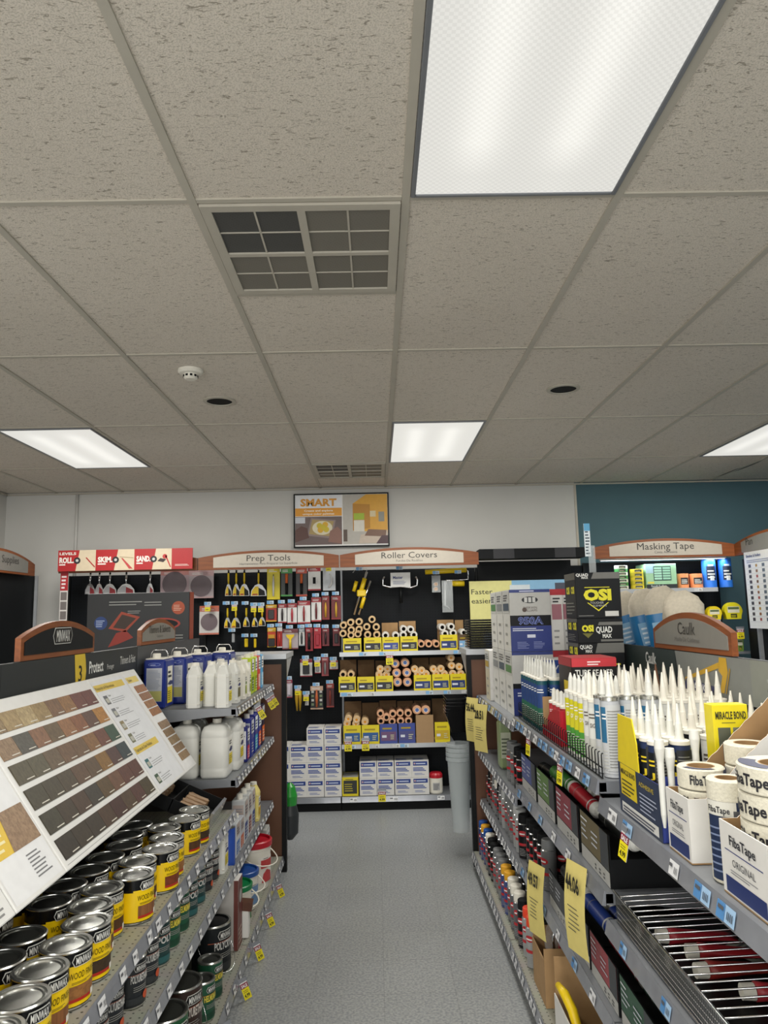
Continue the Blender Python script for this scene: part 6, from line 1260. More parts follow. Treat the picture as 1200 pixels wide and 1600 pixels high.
# red drywall tool sign
x0, z0 = atY(90, 893, 6.20); x1, z1 = atY(301, 856, 6.20); W = x1 - x0; H = z1 - z0
t = thing('drywall_tool_sign', 'long red and cream sign reading ROLL. SKIM. SAND. on the back wall', 'sign', (x0, 6.20, z0)); MB().box(0, W, 0, .012, 0, H, C('b02428')).build('board', t)
l = MB(); f = Face(l, (0, 0, 0), (1, 0, 0), (0, 0, 1)); t3 = W * .285; f.text('LEVEL5', .012, H * .78, H * .12, C('e8e0d8'), 'l', bold=.04, fit=.14)
for i, s_ in enumerate(('ROLL.', 'SKIM.', 'SAND.')):
    a = W * (.0, .285, .572)[i]; b_ = W * (.285, .572, .85)[i]; pw = b_ - a
    f.poly([(a + pw * .46, 0), (b_ - .006, 0), (b_ - .006, H), (a + pw * .56, H)], C('d8c8ac')); f.text(s_, a + .012, H * .40, H * .25, C('f0e8e0'), 'l', bold=.05, fit=pw * .38); f.lines(a + .012, H * .28, a + pw * .25, H * .37, 1, C('f0e8e0'), 2, .7)
    f.disc(a + pw * .50, H * .5, .028, C('26262a'), 2); f.disc(a + pw * .50, H * .5, .012, C('c8c8c4'), 3)
    if i == 0: f.poly([(a + pw * .72, H * .62), (a + pw * .74, H * .66), (a + pw * .98, H * .18), (a + pw * .95, H * .16)], C('b02c30'), 2)
    if i == 1: f.poly([(a + pw * .60, H * .62), (a + pw * .96, H * .56), (a + pw * .96, H * .60), (a + pw * .60, H * .66)], C('a89878'), 2); f.poly([(a + pw * .64, H * .58), (a + pw * .68, H * .58), (a + pw * .95, H * .06), (a + pw * .85, H * .06)], C('c04848'), 2)
    if i == 2: f.poly([(a + pw * .60, H * .40), (a + pw * .68, H * .54), (a + pw * .84, H * .48), (a + pw * .76, H * .34)], C('3a2a2a'), 2); f.poly([(a + pw * .80, H * .66), (a + pw * .84, H * .66), (a + pw * .97, H * .1), (a + pw * .94, H * .1)], C('c03030'), 2); f.disc(a + pw * .8, H * .62, .02, C('c03030'), 2)
f.lines(W * .87, H * .16, W * .98, H * .26, 2, C('f0d8d0')); l.build('print', t)
x2, z2 = atY(92, 972, 6.25); x3, z3 = atY(107, 893, 6.25); t = thing('strip_sign', 'narrow vertical red and white strip sign under the long red sign', 'sign', (x2, 6.25, z2)); MB().box(0, x3 - x2, 0, .006, 0, z3 - z2, C('d8d4d0')).build('board', t)
l = MB(); f = Face(l, (0, 0, 0), (1, 0, 0), (0, 0, 1)); w, h = x3 - x2, z3 - z2; f.rect(0, h * .62, w, h, C('b02830')); f.lines(w * .15, h * .66, w * .85, h * .95, 4, C('f0e0e0'), 2, .5)
for a in (.05, .24, .43): f.rect(w * .1, h * a, w * .9, h * (a + .16), C('77706e'))
l.build('print', t)
# roller bay ------------------------------------------------
RG = 'roller covers on the back wall'
def roller(nap, core='cardboard', end=None, r=.0315, L=.22):
    t = thing('roller_cover', None, 'roller cover'); M = Matrix.Rotation(-PI / 2, 4, 'X')
    MB().lathe([(r * .5, 0), (r * .88, 0), (r, .008), (r, L - .008), (r * .88, L)], nap, 22, M).build('nap', t)
    m = MB()
    if end: m.lathe([(0, .002), (r * .42, .001), (r * .52, .0)], [C(end), C('e8e4dc')], 18, M)
    else: m.lathe([(r * .52, 0), (r * .48, -.001), (r * .46, .04), (0, .042)], ['core_brown', 'core_brown', 'black_matte'], 18, M)
    m.build('core', t); return t
RT, RW, RP, RO, RQ = Proto(roller, 'nap_tan'), Proto(roller, 'nap_white'), Proto(roller, 'nap_peach'), Proto(roller, 'nap_tan', 'cardboard', 'd89020'), Proto(roller, 'nap_peach', 'cardboard', '4a6aa8', .0375)
FY = 6.30
def box_tray(x0, x1, z, h, c, c2, back=None, backh=0, lb='', plain=False):
    t = thing('roller_tray', lb, 'tray', (x0, FY - .012, z + .0005), 0, 'roller cover trays'); w = x1 - x0
    m = MB(); m.box(0, w, 0, .003, 0, h, C(c)); m.box(0, .002, .003, .26, .003, .012, 'cardboard'); m.box(w - .002, w, .003, .26, .003, .012, 'cardboard'); m.box(0, w, .003, .26, 0, .003, 'cardboard')
    if back: m.box(0, w, .26, .263, 0, backh, back)
    m.build('tray_walls', t)
    if not plain:
        l = MB(); f = Face(l, (0, 0, 0), (1, 0, 0), (0, 0, 1)); f.rect(w * .06, h * .14, w * .94, h * .60, C(c2)); f.lines(w * .12, h * .30, w * .5, h * .48, 1, C('d8dce8'), 2, .7); f.lines(w * .6, h * .22, w * .88, h * .5, 3, C('c8c8a0'), 2, .4); f.lines(w * .15, h * .72, w * .8, h * .86, 1, C('a89018'), 1, .6); l.build('print', t)
    return t
Y_, YD = 'e0cc1c', '2a2a30'
def trays(lst, zoom, sh, shn):
    for i, (a0, a1, top, c, c2, back, bt) in enumerate(lst):
        x0 = atY(zx(zoom, a0, 0)[0], 1000, FY)[0]; x1 = atY(zx(zoom, a1, 0)[0], 1000, FY)[0]; h = atY(600, zx(zoom, 0, top)[1], FY)[1] - sh
        bh = (atY(600, zx(zoom, 0, bt)[1], FY + .2)[1] - sh) if back else 0
        cn = {'e0cc1c': 'yellow', '3a4a94': 'blue', 'a5845c': 'brown', '5a4430': 'brown'}.get(c, 'grey')
        box_tray(x0 + .002, x1 - .002, sh, h, c, c2, back, bh, '%s roller tray on the %s roller shelf, %s tray from the left' % (cn, shn, nth(i)), plain=(c == 'a5845c'))
def rolls(lst, zoom, shn, base=None, protos=RT, y=FY + .012):
    for i, it in enumerate(lst):
        u, v = zx(zoom, it[0], it[1]); x, z = atY(u, v, y); P_ = it[2] if len(it) > 2 else protos; sh = max(q for q in (.53, .955, 1.285) if q < z); z = max(z, sh + (.0385 if P_ is RQ else .0325) + (.0035 if 'loose' not in shn else .001))
        P_.put((x, y + .002 * (i % 3), z), 0, '%s, %s' % (shn, nth(i)), RG)
S1, S2, S3, S0 = 1.285, .955, .53, .108
trays([(385, 490, 568, Y_, YD, None, 0), (503, 605, 566, Y_, YD, None, 0), (607, 705, 566, Y_, '3a4a94', 'cardboard', 485), (709, 810, 564, Y_, YD, 'cardboard', 478), (935, 1035, 560, Y_, '2a3a70', 'cardboard', 475), (1040, 1092, 560, '5a4430', '7aa8d0', 'cardboard', 478)], Z6, S1, 'top')
rolls([(385, 545), (430, 555), (470, 548), (387, 498), (432, 525), (476, 522), (428, 482), (476, 478)], Z6, 'tan roller cover in the leftmost pile on the top roller shelf', protos=RT)
rolls([(525, 552), (577, 552), (520, 507), (574, 508), (550, 465)], Z6, 'tan roller cover in the second pile on the top roller shelf')
rolls([(627, 556), (685, 556)], Z6, 'white roller cover in the third tray of the top roller shelf', protos=RW)
rolls([(728, 553), (788, 553), (730, 519), (770, 522)], Z6, 'white roller cover in the fourth tray of the top roller shelf', protos=RW)
rolls([(830, 604, RP), (873, 604, RP), (916, 604, RP)], Z6, 'peach roller cover lying loose on the top roller shelf')
rolls([(965, 546), (1012, 542), (950, 510), (1000, 506)], Z6, 'white roller cover before the yellow tray at the right', protos=RW)
rolls([(1072, 540)], Z6, 'white roller cover in the brown tray behind the black stack', protos=RW)
trays([(357, 455, 785, Y_, YD, 'cardboard_dark', 692), (462, 560, 788, Y_, YD, 'cardboard_dark', 695), (565, 665, 785, Y_, YD, 'cardboard_dark', 700), (780, 880, 785, Y_, '2a3a70', 'cardboard_dark', 690), (883, 983, 783, Y_, '2a3a70', 'cardboard_dark', 690), (985, 1076, 783, Y_, '2a3a70', 'cardboard_dark', 690)], Z6, S2, 'middle')
rolls([(385, 778), (430, 778)], Z6, 'tan roller cover in the leftmost tray of the middle roller shelf')
rolls([(590, 780, RO), (632, 780, RO), (597, 747, RO), (638, 747, RO)], Z6, 'orange ended roller cover in the third tray of the middle shelf')
rolls([(695, 822, RQ), (752, 822, RQ), (690, 770, RQ), (748, 768, RQ), (682, 717, RQ), (738, 711, RQ)], Z6, 'fat peach roller cover in the loose middle pile')
rolls([(810, 778, RO), (858, 776, RO), (793, 748, RO), (833, 756, RO)], Z6, 'orange ended roller cover in the fourth tray of the middle shelf')
rolls([(915, 776, RO), (962, 776, RO), (900, 748, RO), (942, 746, RO)], Z6, 'orange ended roller cover in the fifth tray of the middle shelf')
rolls([(1010, 774, RO), (1055, 774, RO), (1003, 728, RO), (1046, 735, RO), (1000, 684, RO)], Z6, 'orange ended roller cover in the rightmost tray of the middle shelf')
trays([(380, 480, 262, Y_, '2a5a94', 'cardboard_dark', 130), (482, 582, 262, Y_, '2a5a94', 'cardboard_dark', 140), (583, 683, 258, '3a4a94', '6a4a70', 'cardboard_dark', 130), (687, 782, 256, '3a4a94', '4a4a80', 'cardboard_dark', 135), (785, 885, 212, 'a5845c', 'a5845c', 'cardboard_dark', 135), (890, 975, 255, Y_, 'c8a828', 'cardboard_dark', 125)], Z7, S3, 'lowest')
rolls([(408, 258, RO), (458, 258, RO), (415, 232, RO), (462, 236, RO)], Z7, 'wrapped roller cover in the leftmost tray of the lowest shelf')
rolls([(510, 248, RO)], Z7, 'wrapped roller cover in the second tray of the lowest shelf')
rolls([(600, 243, RP), (664, 245, RP), (598, 200, RP), (632, 222, RP), (668, 202, RP)], Z7, 'peach roller cover in the left blue tray of the lowest shelf')
rolls([(712, 242, RP), (758, 242, RP), (710, 198, RP), (756, 198, RP)], Z7, 'peach roller cover in the right blue tray of the lowest shelf')
rolls([(806, 180, RQ), (856, 180, RQ)], Z7, 'fat peach roller cover in the plain brown tray')
# white cartons on the base shelf
def wbox():
    t = thing('liner_carton', None, 'box'); w, h, d = .142, .137, .23; MB().box(-w / 2, w / 2, 0, d, 0, h, 'carton_white', b=.001).build('carton', t)
    l = MB(); f = Face(l, (-w / 2, 0, 0), (1, 0, 0), (0, 0, 1)); f.rect(w * .08, h * .68, w * .92, h * .92, C('26408a')); f.lines(w * .25, h * .76, w * .85, h * .84, 1, C('c8d0e8'), 2, .8); f.disc(w * .17, h * .80, .007, C('d8b0b0'), 2)
    f.lines(w * .08, h * .36, w * .92, h * .60, 3, C('3a55a0'), 1, .62); f.lines(w * .16, h * .14, w * .84, h * .28, 2, C('7a88b8'), 1, .45); g_ = Face(l, (-w / 2, 0, h), (1, 0, 0), (0, 1, 0)); g_.lines(w * .08, .01, w * .92, d * .4, 4, C('5a70b0'), 1, .5); l.build('print', t); return t
WB = Proto(wbox)
def wb(zx_, row, y, lb):
    x = atY(zx(Z7, zx_, 0)[0], 1200, y)[0]; WB.put((x, y, S0 + .0025 + .1385 * row), 0, lb, 'white and blue cartons on the bottom back shelf')
for ci, cx in enumerate((527, 626, 727, 824)):
    for r_ in range(2): wb(cx, r_, 6.32, 'white and blue carton, %s column of the right block, %s row' % (nth(ci), ('lower', 'upper')[r_]))
for ci, cx in enumerate((131, 228, 328)):
    for r_ in range(3 if ci == 0 else 4): wb(cx, r_, 6.32, 'white and blue carton, %s column of the left block, %s row from the shelf' % (nth(ci), nth(r_)))
for r_ in range(2): wb(34, r_, 6.32, 'white and blue carton partly hidden by the left end panel, %s one' % ('lower', 'upper')[r_])
wb(34, 2, 6.34, 'white and blue carton partly hidden by the left end panel, topmost')
x0, z0, x1, z1 = span(Z7, (377, 515, 475, 608), 6.32); t = thing('yellow_carton', 'yellow and black carton between the two blocks of white cartons', 'box', (x0 + .004, 6.32, S0 + .0025)); w = x1 - x0 - .008; MB().box(0, w, 0, .22, 0, .15, C(Y_), b=.001).build('carton', t)
l = MB(); f = Face(l, (0, 0, 0), (1, 0, 0), (0, 0, 1)); f.rect(w * .08, .02, w * .92, .125, C('2a2c28')); f.lines(w * .15, .04, w * .7, .11, 4, C('c8b828'), 2, .3); f.lines(w * .2, .131, w * .8, .144, 1, C('6a6020')); g_ = Face(l, (0, 0, .15), (1, 0, 0), (0, 1, 0)); g_.rect(.004, .004, w - .004, .2, C('a8a8a4')); l.build('print', t)
x, z = atY(*zx(Z7, 915, 605), 6.34); t = thing('wipes_tub', 'white tub with dark red lid at the right of the bottom back shelf', 'tub', (x, 6.37, S0 + .0025)); MB().lathe([(.052, 0), (.056, .01), (.056, .12), (.048, .14)], 'white_plastic', 24, cap0=True).build('tub_body', t); MB().lathe([(.056, .125), (.056, .15), (.045, .165), (0, .166)], 'red_plastic', 24).build('lid', t)
l = MB(); f = Cyl(l, .0563, 0, -PI / 2); f.rect(-.03, .03, .03, .09, C('b8b8b8')); f.lines(-.025, .035, .025, .085, 5, C('55575a'), 2); l.build('label', t)
# hanging goods above the rollers
def gz(zoom, x, y, Y=6.5): a, b_ = zx(zoom, x, y); q = atY(a, b_, Y); return (q[0], Y, q[1])
t = thing('extension_pole_set', 'yellow and silver extension pole set in a bag, hanging slantwise', 'extension pole', (0, 0, 0))
p0, p1 = Vector(gz(Z6, 520, 195)), Vector(gz(Z6, 448, 438)); MB().tube([p0, p1], .011, 'chrome', 12).build('pole', t); d = Vector((.045, -.01, 0)); MB().tube([p0 + d + Vector((-.012, 0, -.08)), p1 + d * .9], .010, 'chrome', 12).build('pole', t)
MB().tube([p0.lerp(p1, .15), p0.lerp(p1, .55)], .020, 'yellow_tool', 12).build('grip', t); MB().tube([p0.lerp(p1, .6) + d, p0.lerp(p1, .85) + d], .016, 'yellow_tool', 12).build('grip', t); a = Vector(gz(Z6, 462, 248)); b_ = Vector(gz(Z6, 446, 306)); MB().tube([a, b_], .016, 'yellow_tool', 12).build('end_grip', t)
c = p0.lerp(p1, .5); MB().box(c.x - .03, c.x + .05, c.y - .035, c.y - .005, c.z - .03, c.z + .03, 'yellow_tool', b=.008).build('clamp', t); MB().tube([Vector(gz(Z6, 440, 200)), Vector(gz(Z6, 465, 172)), Vector(gz(Z6, 520, 176)), p0], .004, 'clear_plastic', 6).build('bag_top', t); MB().tube([p0 + Vector((0, 0, .0)), p0 + Vector((0, .115, .02))], .004, 'chrome', 6).build('hook', t)
t = thing('paint_roller', 'silver adjustable roller frame with white card and black handle', 'roller frame', (0, 0, 0))
P = lambda x, y: Vector(gz(Z6, x, y)); m = MB().tube([P(622, 222), P(612, 240), P(612, 272), P(655, 282), P(712, 276), P(770, 284), P(806, 272), P(808, 240), P(796, 222)], .009, 'chrome', 10); m.build('bracket', t)
q0, q1 = P(656, 282), P(766, 205); MB().box(q0.x, q1.x, 6.47, 6.476, q0.z, q1.z + .01, 'white_board').build('card', t); l = MB(); f = Face(l, (q0.x, 6.47, q0.z), (1, 0, 0), (0, 0, 1)); w, h = q1.x - q0.x, q1.z - q0.z; f.text('Master', w * .12, h * .62, h * .2, C('2a3a80'), 'l', bold=.03, fit=w * .5); f.lines(w * .12, h * .2, w * .85, h * .5, 4, C('7a80a0')); l.build('card_print', t)
MB().tube([P(712, 285), P(714, 320), P(716, 372)], [.008, .012, .014], 'black_metal', 12).build('handle', t); MB().tube([P(712, 210), P(712, 188) + Vector((0, .115, 0))], .004, 'chrome', 6).build('hook', t)
t = thing('paint_roller', 'long yellow roller frame hanging horizontally at the right of the pegboard', 'roller frame', (0, 0, 0)); MB().tube([P(852, 196), P(1086, 184)], .022, 'yellow_tool', 14).build('roller_body', t); MB().tube([P(1086, 186), P(1096, 190), P(1096, 238), P(1040, 242), P(975, 242), P(972, 300)], .006, 'chrome', 8).build('wire_arm', t); MB().tube([P(900, 192) + Vector((0, .02, 0)), P(900, 192) + Vector((0, .115, .0))], .004, 'chrome', 6).build('hook', t)
t = thing('paint_roller', 'short yellow roller frame below the long yellow one', 'roller frame', (0, 0, 0)); MB().tube([P(1003, 262), P(1074, 262)], .024, 'yellow_tool', 14).build('roller_body', t); MB().tube([P(1003, 250), P(985, 248), P(984, 290)], .006, 'chrome', 8).build('wire_arm', t); MB().tube([P(1030, 262) + Vector((0, .02, 0)), P(1030, 262) + Vector((0, .115, .0))], .004, 'chrome', 6).build('hook', t)
t = thing('paint_roller_bundle', 'bundle of black and silver roller frames in clear wrap', 'roller frame', (0, 0, 0)); 
for i in range(3): MB().tube([P(950 + 14 * i, 250) + Vector((0, -.03 * i, 0)), P(950 + 14 * i, 385) + Vector((0, -.03 * i, 0)), P(985 + 6 * i, 400) + Vector((0, -.03 * i, 0))], .009, 'steel_light' if i == 1 else 'black_metal', 8).build('wire_frame', t)
q0, q1 = P(945, 425), P(1000, 245); MB().box(q0.x, q1.x, 6.40, 6.402, q0.z, q1.z, 'clear_plastic').build('wrap', t); MB().tube([P(965, 255), P(965, 250) + Vector((0, .115, 0))], .004, 'chrome', 6).build('hook', t)
t = thing('mini_roller_pack', 'small bagged mini rollers with orange ends', 'mini roller', (0, 0, 0))
for i, yy in enumerate((265, 292)): MB().lathe([(0, 0), (.016, 0), (.020, .004), (.020, .09)], [C('e89a30'), C('d8c8b0'), 'nap_white'], 14, Matrix.Translation(P(913, yy)) @ Matrix.Rotation(-PI / 2, 4, 'X')).build('mini_roller', t)
q0, q1 = P(890, 312), P(936, 215); MB().box(q0.x, q1.x, 6.47, 6.472, q0.z, q1.z, 'clear_plastic').build('bag', t); MB().tube([P(913, 218), P(913, 215) + Vector((0, .115, 0))], .004, 'chrome', 6).build('hook', t)
for x, y, k, lb in ((478, 178, 0, 'blue price tag over the slanting extension pole'), (705, 174, 0, 'blue price tag over the silver roller frame'), (912, 200, 0, 'white price tag on the long yellow roller frame, left'), (1036, 196, 0, 'blue price tag on the long yellow roller frame, right')):
    q = P(x, y); HB.put((q.x, 6.54, q.z - .015), 0, lb, 'price tag hooks on the pegboard')
for (zm, x, y, Y, lb) in ((Z6, 649, 655, 6.265, 'yellow sale tag under the top roller shelf'), (Z7, 414, 345, 6.265, 'yellow sale tag under the lowest roller shelf, left one'), (Z7, 513, 342, 6.265, 'yellow sale tag under the lowest roller shelf, right one'), (Z7, 606, 630, 6.265, 'yellow sale tag on the bottom back shelf')):
    q = gz(zm, x, y, Y); o = ST.put(q, rot=(0, 0, 0), label=lb, group='sale tags on the back wall'); o.scale = (1.9, 1, 1.15)
# framed poster
x0, z0 = atY(459, 860, 6.66); x1, z1 = atY(607, 769, 6.66); z0 = z1 - .50; W = x1 - x0; H = z1 - z0
t = thing('framed_poster', 'framed SMART colour palette poster high on the back wall', 'poster', (x0, 6.66, z0)); m = MB(); m.box(0, W, 0, .035, 0, .012, 'black_metal').box(0, W, 0, .035, H - .012, H, 'black_metal').box(0, .012, 0, .035, .012, H - .012, 'black_metal').box(W - .012, W, 0, .035, .012, H - .012, 'black_metal'); m.build('frame', t)
m = MB().box(.012, W - .012, .006, .03, .012, H - .012, 'white_board'); f = Face(m, (0, .006, 0), (1, 0, 0), (0, 0, 1)); a, b_ = .014, W * .505
f.rect(a, H * .73, b_, H - .014, C('e4e6ea')); f.text('SMART', (a + b_) / 2, H * .77, H * .13, C('d8962c'), bold=.04, fit=W * .38); f.rect(a, H * .58, b_, H * .73, C('e09a2c')); f.text('Create and explore', (a + b_) / 2, H * .665, .018, C('f8f0e0'), bold=.02, fit=W * .30); f.text('unique color palettes', (a + b_) / 2, H * .605, .018, C('f8f0e0'), bold=.02, fit=W * .33)
f.rect(a, H * .05, b_, H * .57, C('6a5a58')); f.poly([(W * .14, H * .22), (W * .40, H * .16), (W * .44, H * .50), (W * .18, H * .55)], C('8a7a78'), 2); f.poly([(W * .16, H * .25), (W * .385, H * .20), (W * .42, H * .48), (W * .195, H * .52)], C('a8925c'), 3)
f.disc(W * .30, H * .36, W * .105, C('d8d0b4'), 4, 20, H * .13); 
for i, (u, v) in enumerate(((.27, .40), (.33, .42), (.34, .33), (.28, .32), (.31, .37))): f.disc(W * u, H * v, W * .03, C('d8a828' if i % 2 else 'c8b428'), 5 + i)
f.poly([(a, H * .10), (W * .16, H * .18), (W * .14, H * .36), (W * .08, H * .40), (a, H * .32)], C('5a3a34'), 5); f.poly([(W * .50, H * .06), (W * .36, H * .10), (W * .38, H * .30), (W * .46, H * .38), (W * .50, H * .30)], C('8a6458'), 6); f.rect(a, H * .45, W * .12, H * .56, C('c8ccd4'), 2)
f.rect(W * .515, H * .05, W - .014, H - .014, C('b8b4ac')); f.poly([(W * .62, H * .30), (W * .62, H * .80), (W * .76, H * .97), (W - .014, H * .97), (W - .014, H * .25)], C('d8a02c'), 2); f.poly([(W * .62, H * .30), (W * .62, H * .80), (W * .80, H * .78), (W * .80, H * .34)], C('b8801c'), 3); f.rect(W * .63, H * .50, W * .74, H * .62, C('a0b82c'), 4); f.rect(W * .63, H * .28, W * .74, H * .49, C('d8d4c8'), 4); f.rect(W * .80, H * .55, W * .86, H * .66, C('d8c8a0'), 4); f.rect(W * .89, H * .46, W * .95, H * .64, C('8a8a80'), 4)
f.poly([(W * .68, H * .06), (W * .70, H * .22), (W * .98, H * .30), (W * .985, H * .06)], C('c8b8a8'), 5); f.poly([(W * .74, H * .20), (W * .78, H * .32), (W * .97, H * .30), (W * .96, H * .18)], C('7a5a48'), 6); f.poly([(W * .86, H * .05), (W * .92, H * .20), (W * .985, H * .2), (W * .985, H * .05)], C('4a2c34'), 7); f.rect(W * .52, H * .10, W * .56, H * .32, C('5a4a40'), 4)
m.build('printed_sheet', t)
# Faster. easier. board
x0, z0 = atY(735, 960, 6.45); x1, z1 = atY(890, 905, 6.45); z0 = 1.30; W = x1 - x0; H = z1 - z0
t = thing('display_board', 'pale yellow and blue board reading Faster. easier behind the navy cartons', 'sign', (x0, 6.45, z0)); m = MB().box(0, W, 0, .02, 0, H, C('ddd890')); f = Face(m, (0, 0, 0), (1, 0, 0), (0, 0, 1)); f.rect(W * .42, 0, W, H, C('8ab8d8')); f.rect(W * .40, H * .55, W * .60, H * .93, C('d4dce0'), 2); f.rect(W * .85, H * .5, W * .98, H * .95, C('4a4c5a'), 2); f.rect(W * .6, H * .3, W * .95, H * .7, C('a8ccdc'), 3)
f.text('Faster.', .015, H - .115, .045, C('2a2c28'), 'l', sx=1.0, fit=.20); f.text('easier.', .015, H - .195, .045, C('2a2c28'), 'l', fit=.19); m.build('board', t)
t0 = thing('masking_roll', None, 'masking film roll'); 
def film(c, c2, r, h, cap=None):
    t = thing('masking_roll', None, 'tape roll'); MB().lathe([(r * .4, 0), (r, 0), (r, h), (r * .4, h)], C(c), 24).build('roll', t); MB().lathe([(r * .4, h), (r * .36, h + .002), (r * .36, .01), (0, .01)], 'cardboard', 18).build('core', t)
    l = MB(); f = Cyl(l, r, 0, -PI / 2); f.rect(-r * .75, h * .25, r * .75, h * .72, C(c2)); f.lines(-r * .6, h * .32, r * .6, h * .64, 3, C('e0e0d8'), 2); l.build('label', t); return t
bpy.data.objects.remove(t0)
for x, y, z, lb in ((.90 + .02, 6.25, 0, 'a'),): pass
o = film('d0dcec', '2f6ac0', .055, .19); q = atY(752, 967, 6.2); o.location = (.965, 6.34, 1.287); o['label'] = 'white and blue masking film roll left of the navy cartons, front one'; MB().lathe([(.0556, .10), (.0556, .13)], C('e0c828'), 24).build('yellow_band', o)
o = film('d0dcec', '2f6ac0', .055, .19); o.location = (1.082, 6.34, 1.287); o['label'] = 'white and blue masking film roll touching the navy cartons'; MB().lathe([(.0556, .10), (.0556, .13)], C('e0c828'), 24).build('yellow_band', o)
# masking tape bay
Z4 = (900, 820, 4.0); T1, T2 = 1.767, 1.492
def at4(x, y, Y): return gz(Z4, x, y, Y)
def stack(a, n, c, c2, lb, g_, round_=True, z=T1, y=6.34):
    p0, p1 = at4(a[0], a[1], y), at4(a[2], a[3], y); w = p1[0] - p0[0]; h = (p0[2] - z) / n; r = w / 2
    for i in range(n):
        t = thing('tape_roll', '%s, %s from the shelf' % (lb, nth(i)), 'tape roll', ((p0[0] + p1[0]) / 2, y + r - .05, z + .0005 + i * (h + .0003)), 0, g_)
        MB().lathe([(r * .5, 0), (r * .97, 0), (r, .002), (r, h - .002), (r * .97, h), (r * .5, h)], C(c if i % 2 == 0 else c2), 24).build('tape', t)
        l = MB(); f = Cyl(l, r, 0, -PI / 2); f.rect(-r * .6, h * .25, r * .5, h * .8, C('3a4238')); f.lines(-r * .5, h * .35, r * .4, h * .65, 1, C('d8d4b0'), 2); l.build('label', t)
stack((240, 258, 330, 415), 7, 'e0e0d0', '4a9a50', 'green and white tape roll left on the masking tape shelf', 'small tape rolls')
stack((338, 280, 428, 412), 5, 'e0c82c', 'c8b428', 'yellow tape roll beside the pale green box', 'small tape rolls')
p0, p1 = at4(432, 246, 6.32), at4(636, 412, 6.32); t = thing('tape_box', 'pale green and blue display box of tape on the masking tape shelf', 'box', (p0[0], 6.32, T1 + .0005)); w, h = p1[0] - p0[0], p0[2] - T1; MB().box(0, w, 0, .24, 0, h, C('9cc8a0'), b=.002).build('carton', t)
l = MB(); f = Face(l, (0, 0, 0), (1, 0, 0), (0, 0, 1)); f.rect(w * .0, h * .62, w * .3, h, C('a8ccd8')); f.rect(w * .25, h * .32, w * .82, h * .9, C('2c4a44'), 2)
for i in range(5): f.rect(w * .27, h * (.36 + .105 * i), w * .52, h * (.44 + .105 * i), C('a8d8c0'), 3); f.rect(w * .55, h * (.36 + .105 * i), w * .80, h * (.44 + .105 * i), C('98ccb0'), 3)
f.rect(0, 0, w, h * .17, C('23282a')); f.text('Rough Surface', w * .4, h * .06, h * .09, C('d8dcd8'), k=3, fit=w * .5); f.rect(w * .04, h * .2, w * .25, h * .28, C('d8d058'), 3); l.build('print', t)
for j, (a, lb) in enumerate((((642, 306, 718, 410), 'left'), ((722, 306, 808, 410), 'right'))):
    p0, p1 = at4(a[0], a[1], 6.34), at4(a[2], a[3], 6.34); r = (p1[0] - p0[0]) / 2; o = film('e8925c', '33302e', r, p0[2] - T1); o.location = ((p0[0] + p1[0]) / 2, 6.36 + r - .03, T1 + .0005); o['label'] = 'orange masking roll on the masking tape shelf, %s one' % lb
for j, (a, lb) in enumerate((((797, 208, 897, 408), 'left'), ((900, 208, 996, 408), 'right'))):
    p0, p1 = at4(a[0], a[1], 6.34), at4(a[2], a[3], 6.34); r = (p1[0] - p0[0]) / 2; o = film('2f78dc', '1f2c40', r, min(.26, p0[2] - T1)); o.location = ((p0[0] + p1[0]) / 2, 6.36 + r - .03, T1 + .0005); o['label'] = 'tall bright blue masking roll on the masking tape shelf, %s one' % lb
    l = MB(); f = Cyl(l, r, 0, -PI / 2, .0014); f.rect(-r * .3, .06, r * .3, .10, C('d8e0e8')); f.rect(-r * .5, .185, r * .3, .20, C('c8d8e8')); l.build('white_label', o)
p0, p1 = at4(628, 462, 6.33), at4(684, 562, 6.33); t = thing('dark_pack', 'dark blue and yellow pack on the second masking tape shelf', 'pack', (p0[0], 6.33, T2 + .0005)); w, h = p1[0] - p0[0], p0[2] - T2; MB().box(0, w, 0, .1, 0, h, C('2a3448'), b=.002).build('pack_body', t); l = MB(); f = Face(l, (0, 0, 0), (1, 0, 0), (0, 0, 1)); f.rect(w * .1, h * .78, w * .7, h * .92, C('d8c028')); f.lines(w * .1, h * .2, w * .8, h * .7, 4, C('c8ccd4')); l.build('print', t)
p0, p1 = at4(692, 486, 6.34), at4(794, 572, 6.34); stack((692, 486, 794, 572), 3, 'd8c4a0', 'dccaa8', 'tan tape roll on the second masking tape shelf', 'tan tape rolls', z=T2)
def frog(x0, z0, w, h, c, lb, y=6.36):
    t = thing('tape_disc_pack', lb, 'tape roll', (x0 + w / 2, y, z0)); r = w / 2
    for k in range(2): MB().prism([(-r * .8, 0), (r * .8, 0), (r * .85, h * .2)] + [(r * math.cos(PI * i / 14), h - r + r * math.sin(PI * i / 14)) for i in range(15)] + [(-r * .85, h * .2)], -.03 * k - .028, -.03 * k, C(c)).build('blister', t)
    l = MB(); f = Face(l, (0, -.058, 0), (1, 0, 0), (0, 0, 1)); f.rect(-r * .65, h * .38, r * .65, h * .75, C('d8d4c0')); f.rect(-r * .6, h * .58, r * .6, h * .72, C('5a6a40'), 2); f.rect(-r * .35, h * .08, r * .35, h * .32, C('33341c'), 1); f.lines(-r * .3, h * .12, r * .3, h * .28, 2, C('c8c028'), 2); l.build('print', t); return t
p0, p1 = at4(818, 510, 6.3), at4(918, 606, 6.3); frog(p0[0], T2 + .0005, p1[0] - p0[0], p0[2] - T2, 'e0c818', 'smaller round yellow tape pack on the second masking tape shelf')
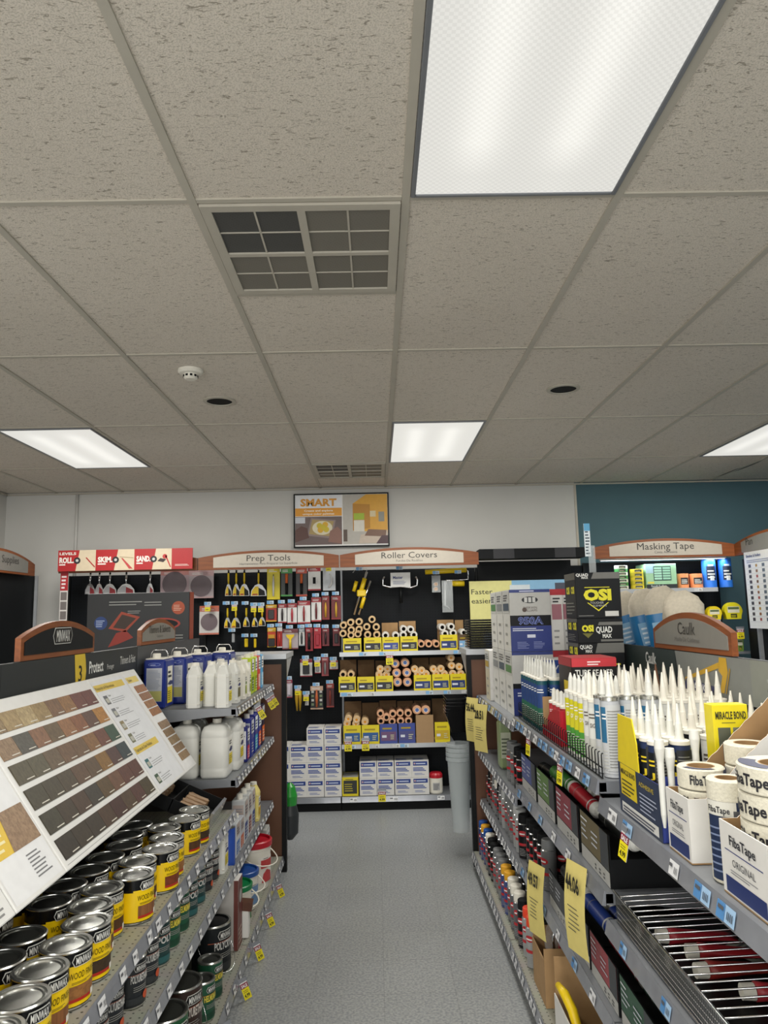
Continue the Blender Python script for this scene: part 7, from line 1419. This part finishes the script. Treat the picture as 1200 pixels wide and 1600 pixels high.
p0, p1 = at4(924, 486, 6.3), at4(1048, 606, 6.3); frog(p0[0], T2 + .0005, p1[0] - p0[0], p0[2] - T2, 'd8cc1c', 'larger round yellow tape pack on the second masking tape shelf')
p0, p1 = at4(1000, 694, 6.3), at4(1054, 790, 6.3); t3_ = frog(p0[0], p1[2], p1[0] - p0[0], p0[2] - p1[2], '6a8a3a', 'round green tape pack below the second masking tape shelf'); MB().box(-.10, .10, -.06, .25, -.022, -.001, 'steel_grey').build('shelf_ledge', t3_)
q = at4(1025, 640, 6.265); o = ST.put(q, rot=(0, 0, 0), label='yellow sale tag under the second masking tape shelf', group='sale tags on the back wall'); o.scale = (1.9, 1, 1.15)
# LED strip inside the masking tape canopy
t = thing('canopy_light', 'cool white strip light under the Masking Tape sign', 'strip light', (2.50, 6.32, 2.018)); MB().box(-.55, .55, -.015, .015, -.0, .012, 'white_plastic').build('housing', t); mat('led_strip', 'e8f0ff', .4, var=0, emit=2.0); MB().box(-.54, .54, -.010, .010, -.004, -.001, 'led_strip').build('led_strip', t)
la = bpy.data.lights.new('canopy_led', 'AREA'); la.shape = 'RECTANGLE'; la.size = 1.08; la.size_y = .03; la.energy = 5; la.color = (.72, .84, 1); lo = bpy.data.objects.new('canopy_led', la); COL.objects.link(lo); lo.parent = t; lo.location = (0, 0, -.008)
# chart at the right edge
y0 = 5.15; t = thing('colour_chart', 'white chart with small colour squares at the right edge', 'chart', (3.06, 6.02, 1.42)); m = MB().box(0, .006, -.80, 0, 0, .62, 'white_board'); f = Face(m, (0, 0, 0), (0, -1, 0), (0, 0, 1)); f.text('Brushes & Rollers', .04, .575, .022, C('3a4a80'), 'l', bold=.02); f.lines(.04, .53, .5, .56, 2, C('8a90a8'))
for i in range(11):
    z = .49 - i * .043; f.rect(.06, z, .10, z + .026, C('3a3a48')); f.rect(.17, z + .002, .20, z + .024, C(['b08a40', '8a5a3a', 'a04848', '6a4a38'][i % 4])); f.rect(.27, z, .31, z + .026, C('55606c')); f.rect(.02, z - .008, .6, z - .006, C('b8bcc8'))
m.build('board', t)
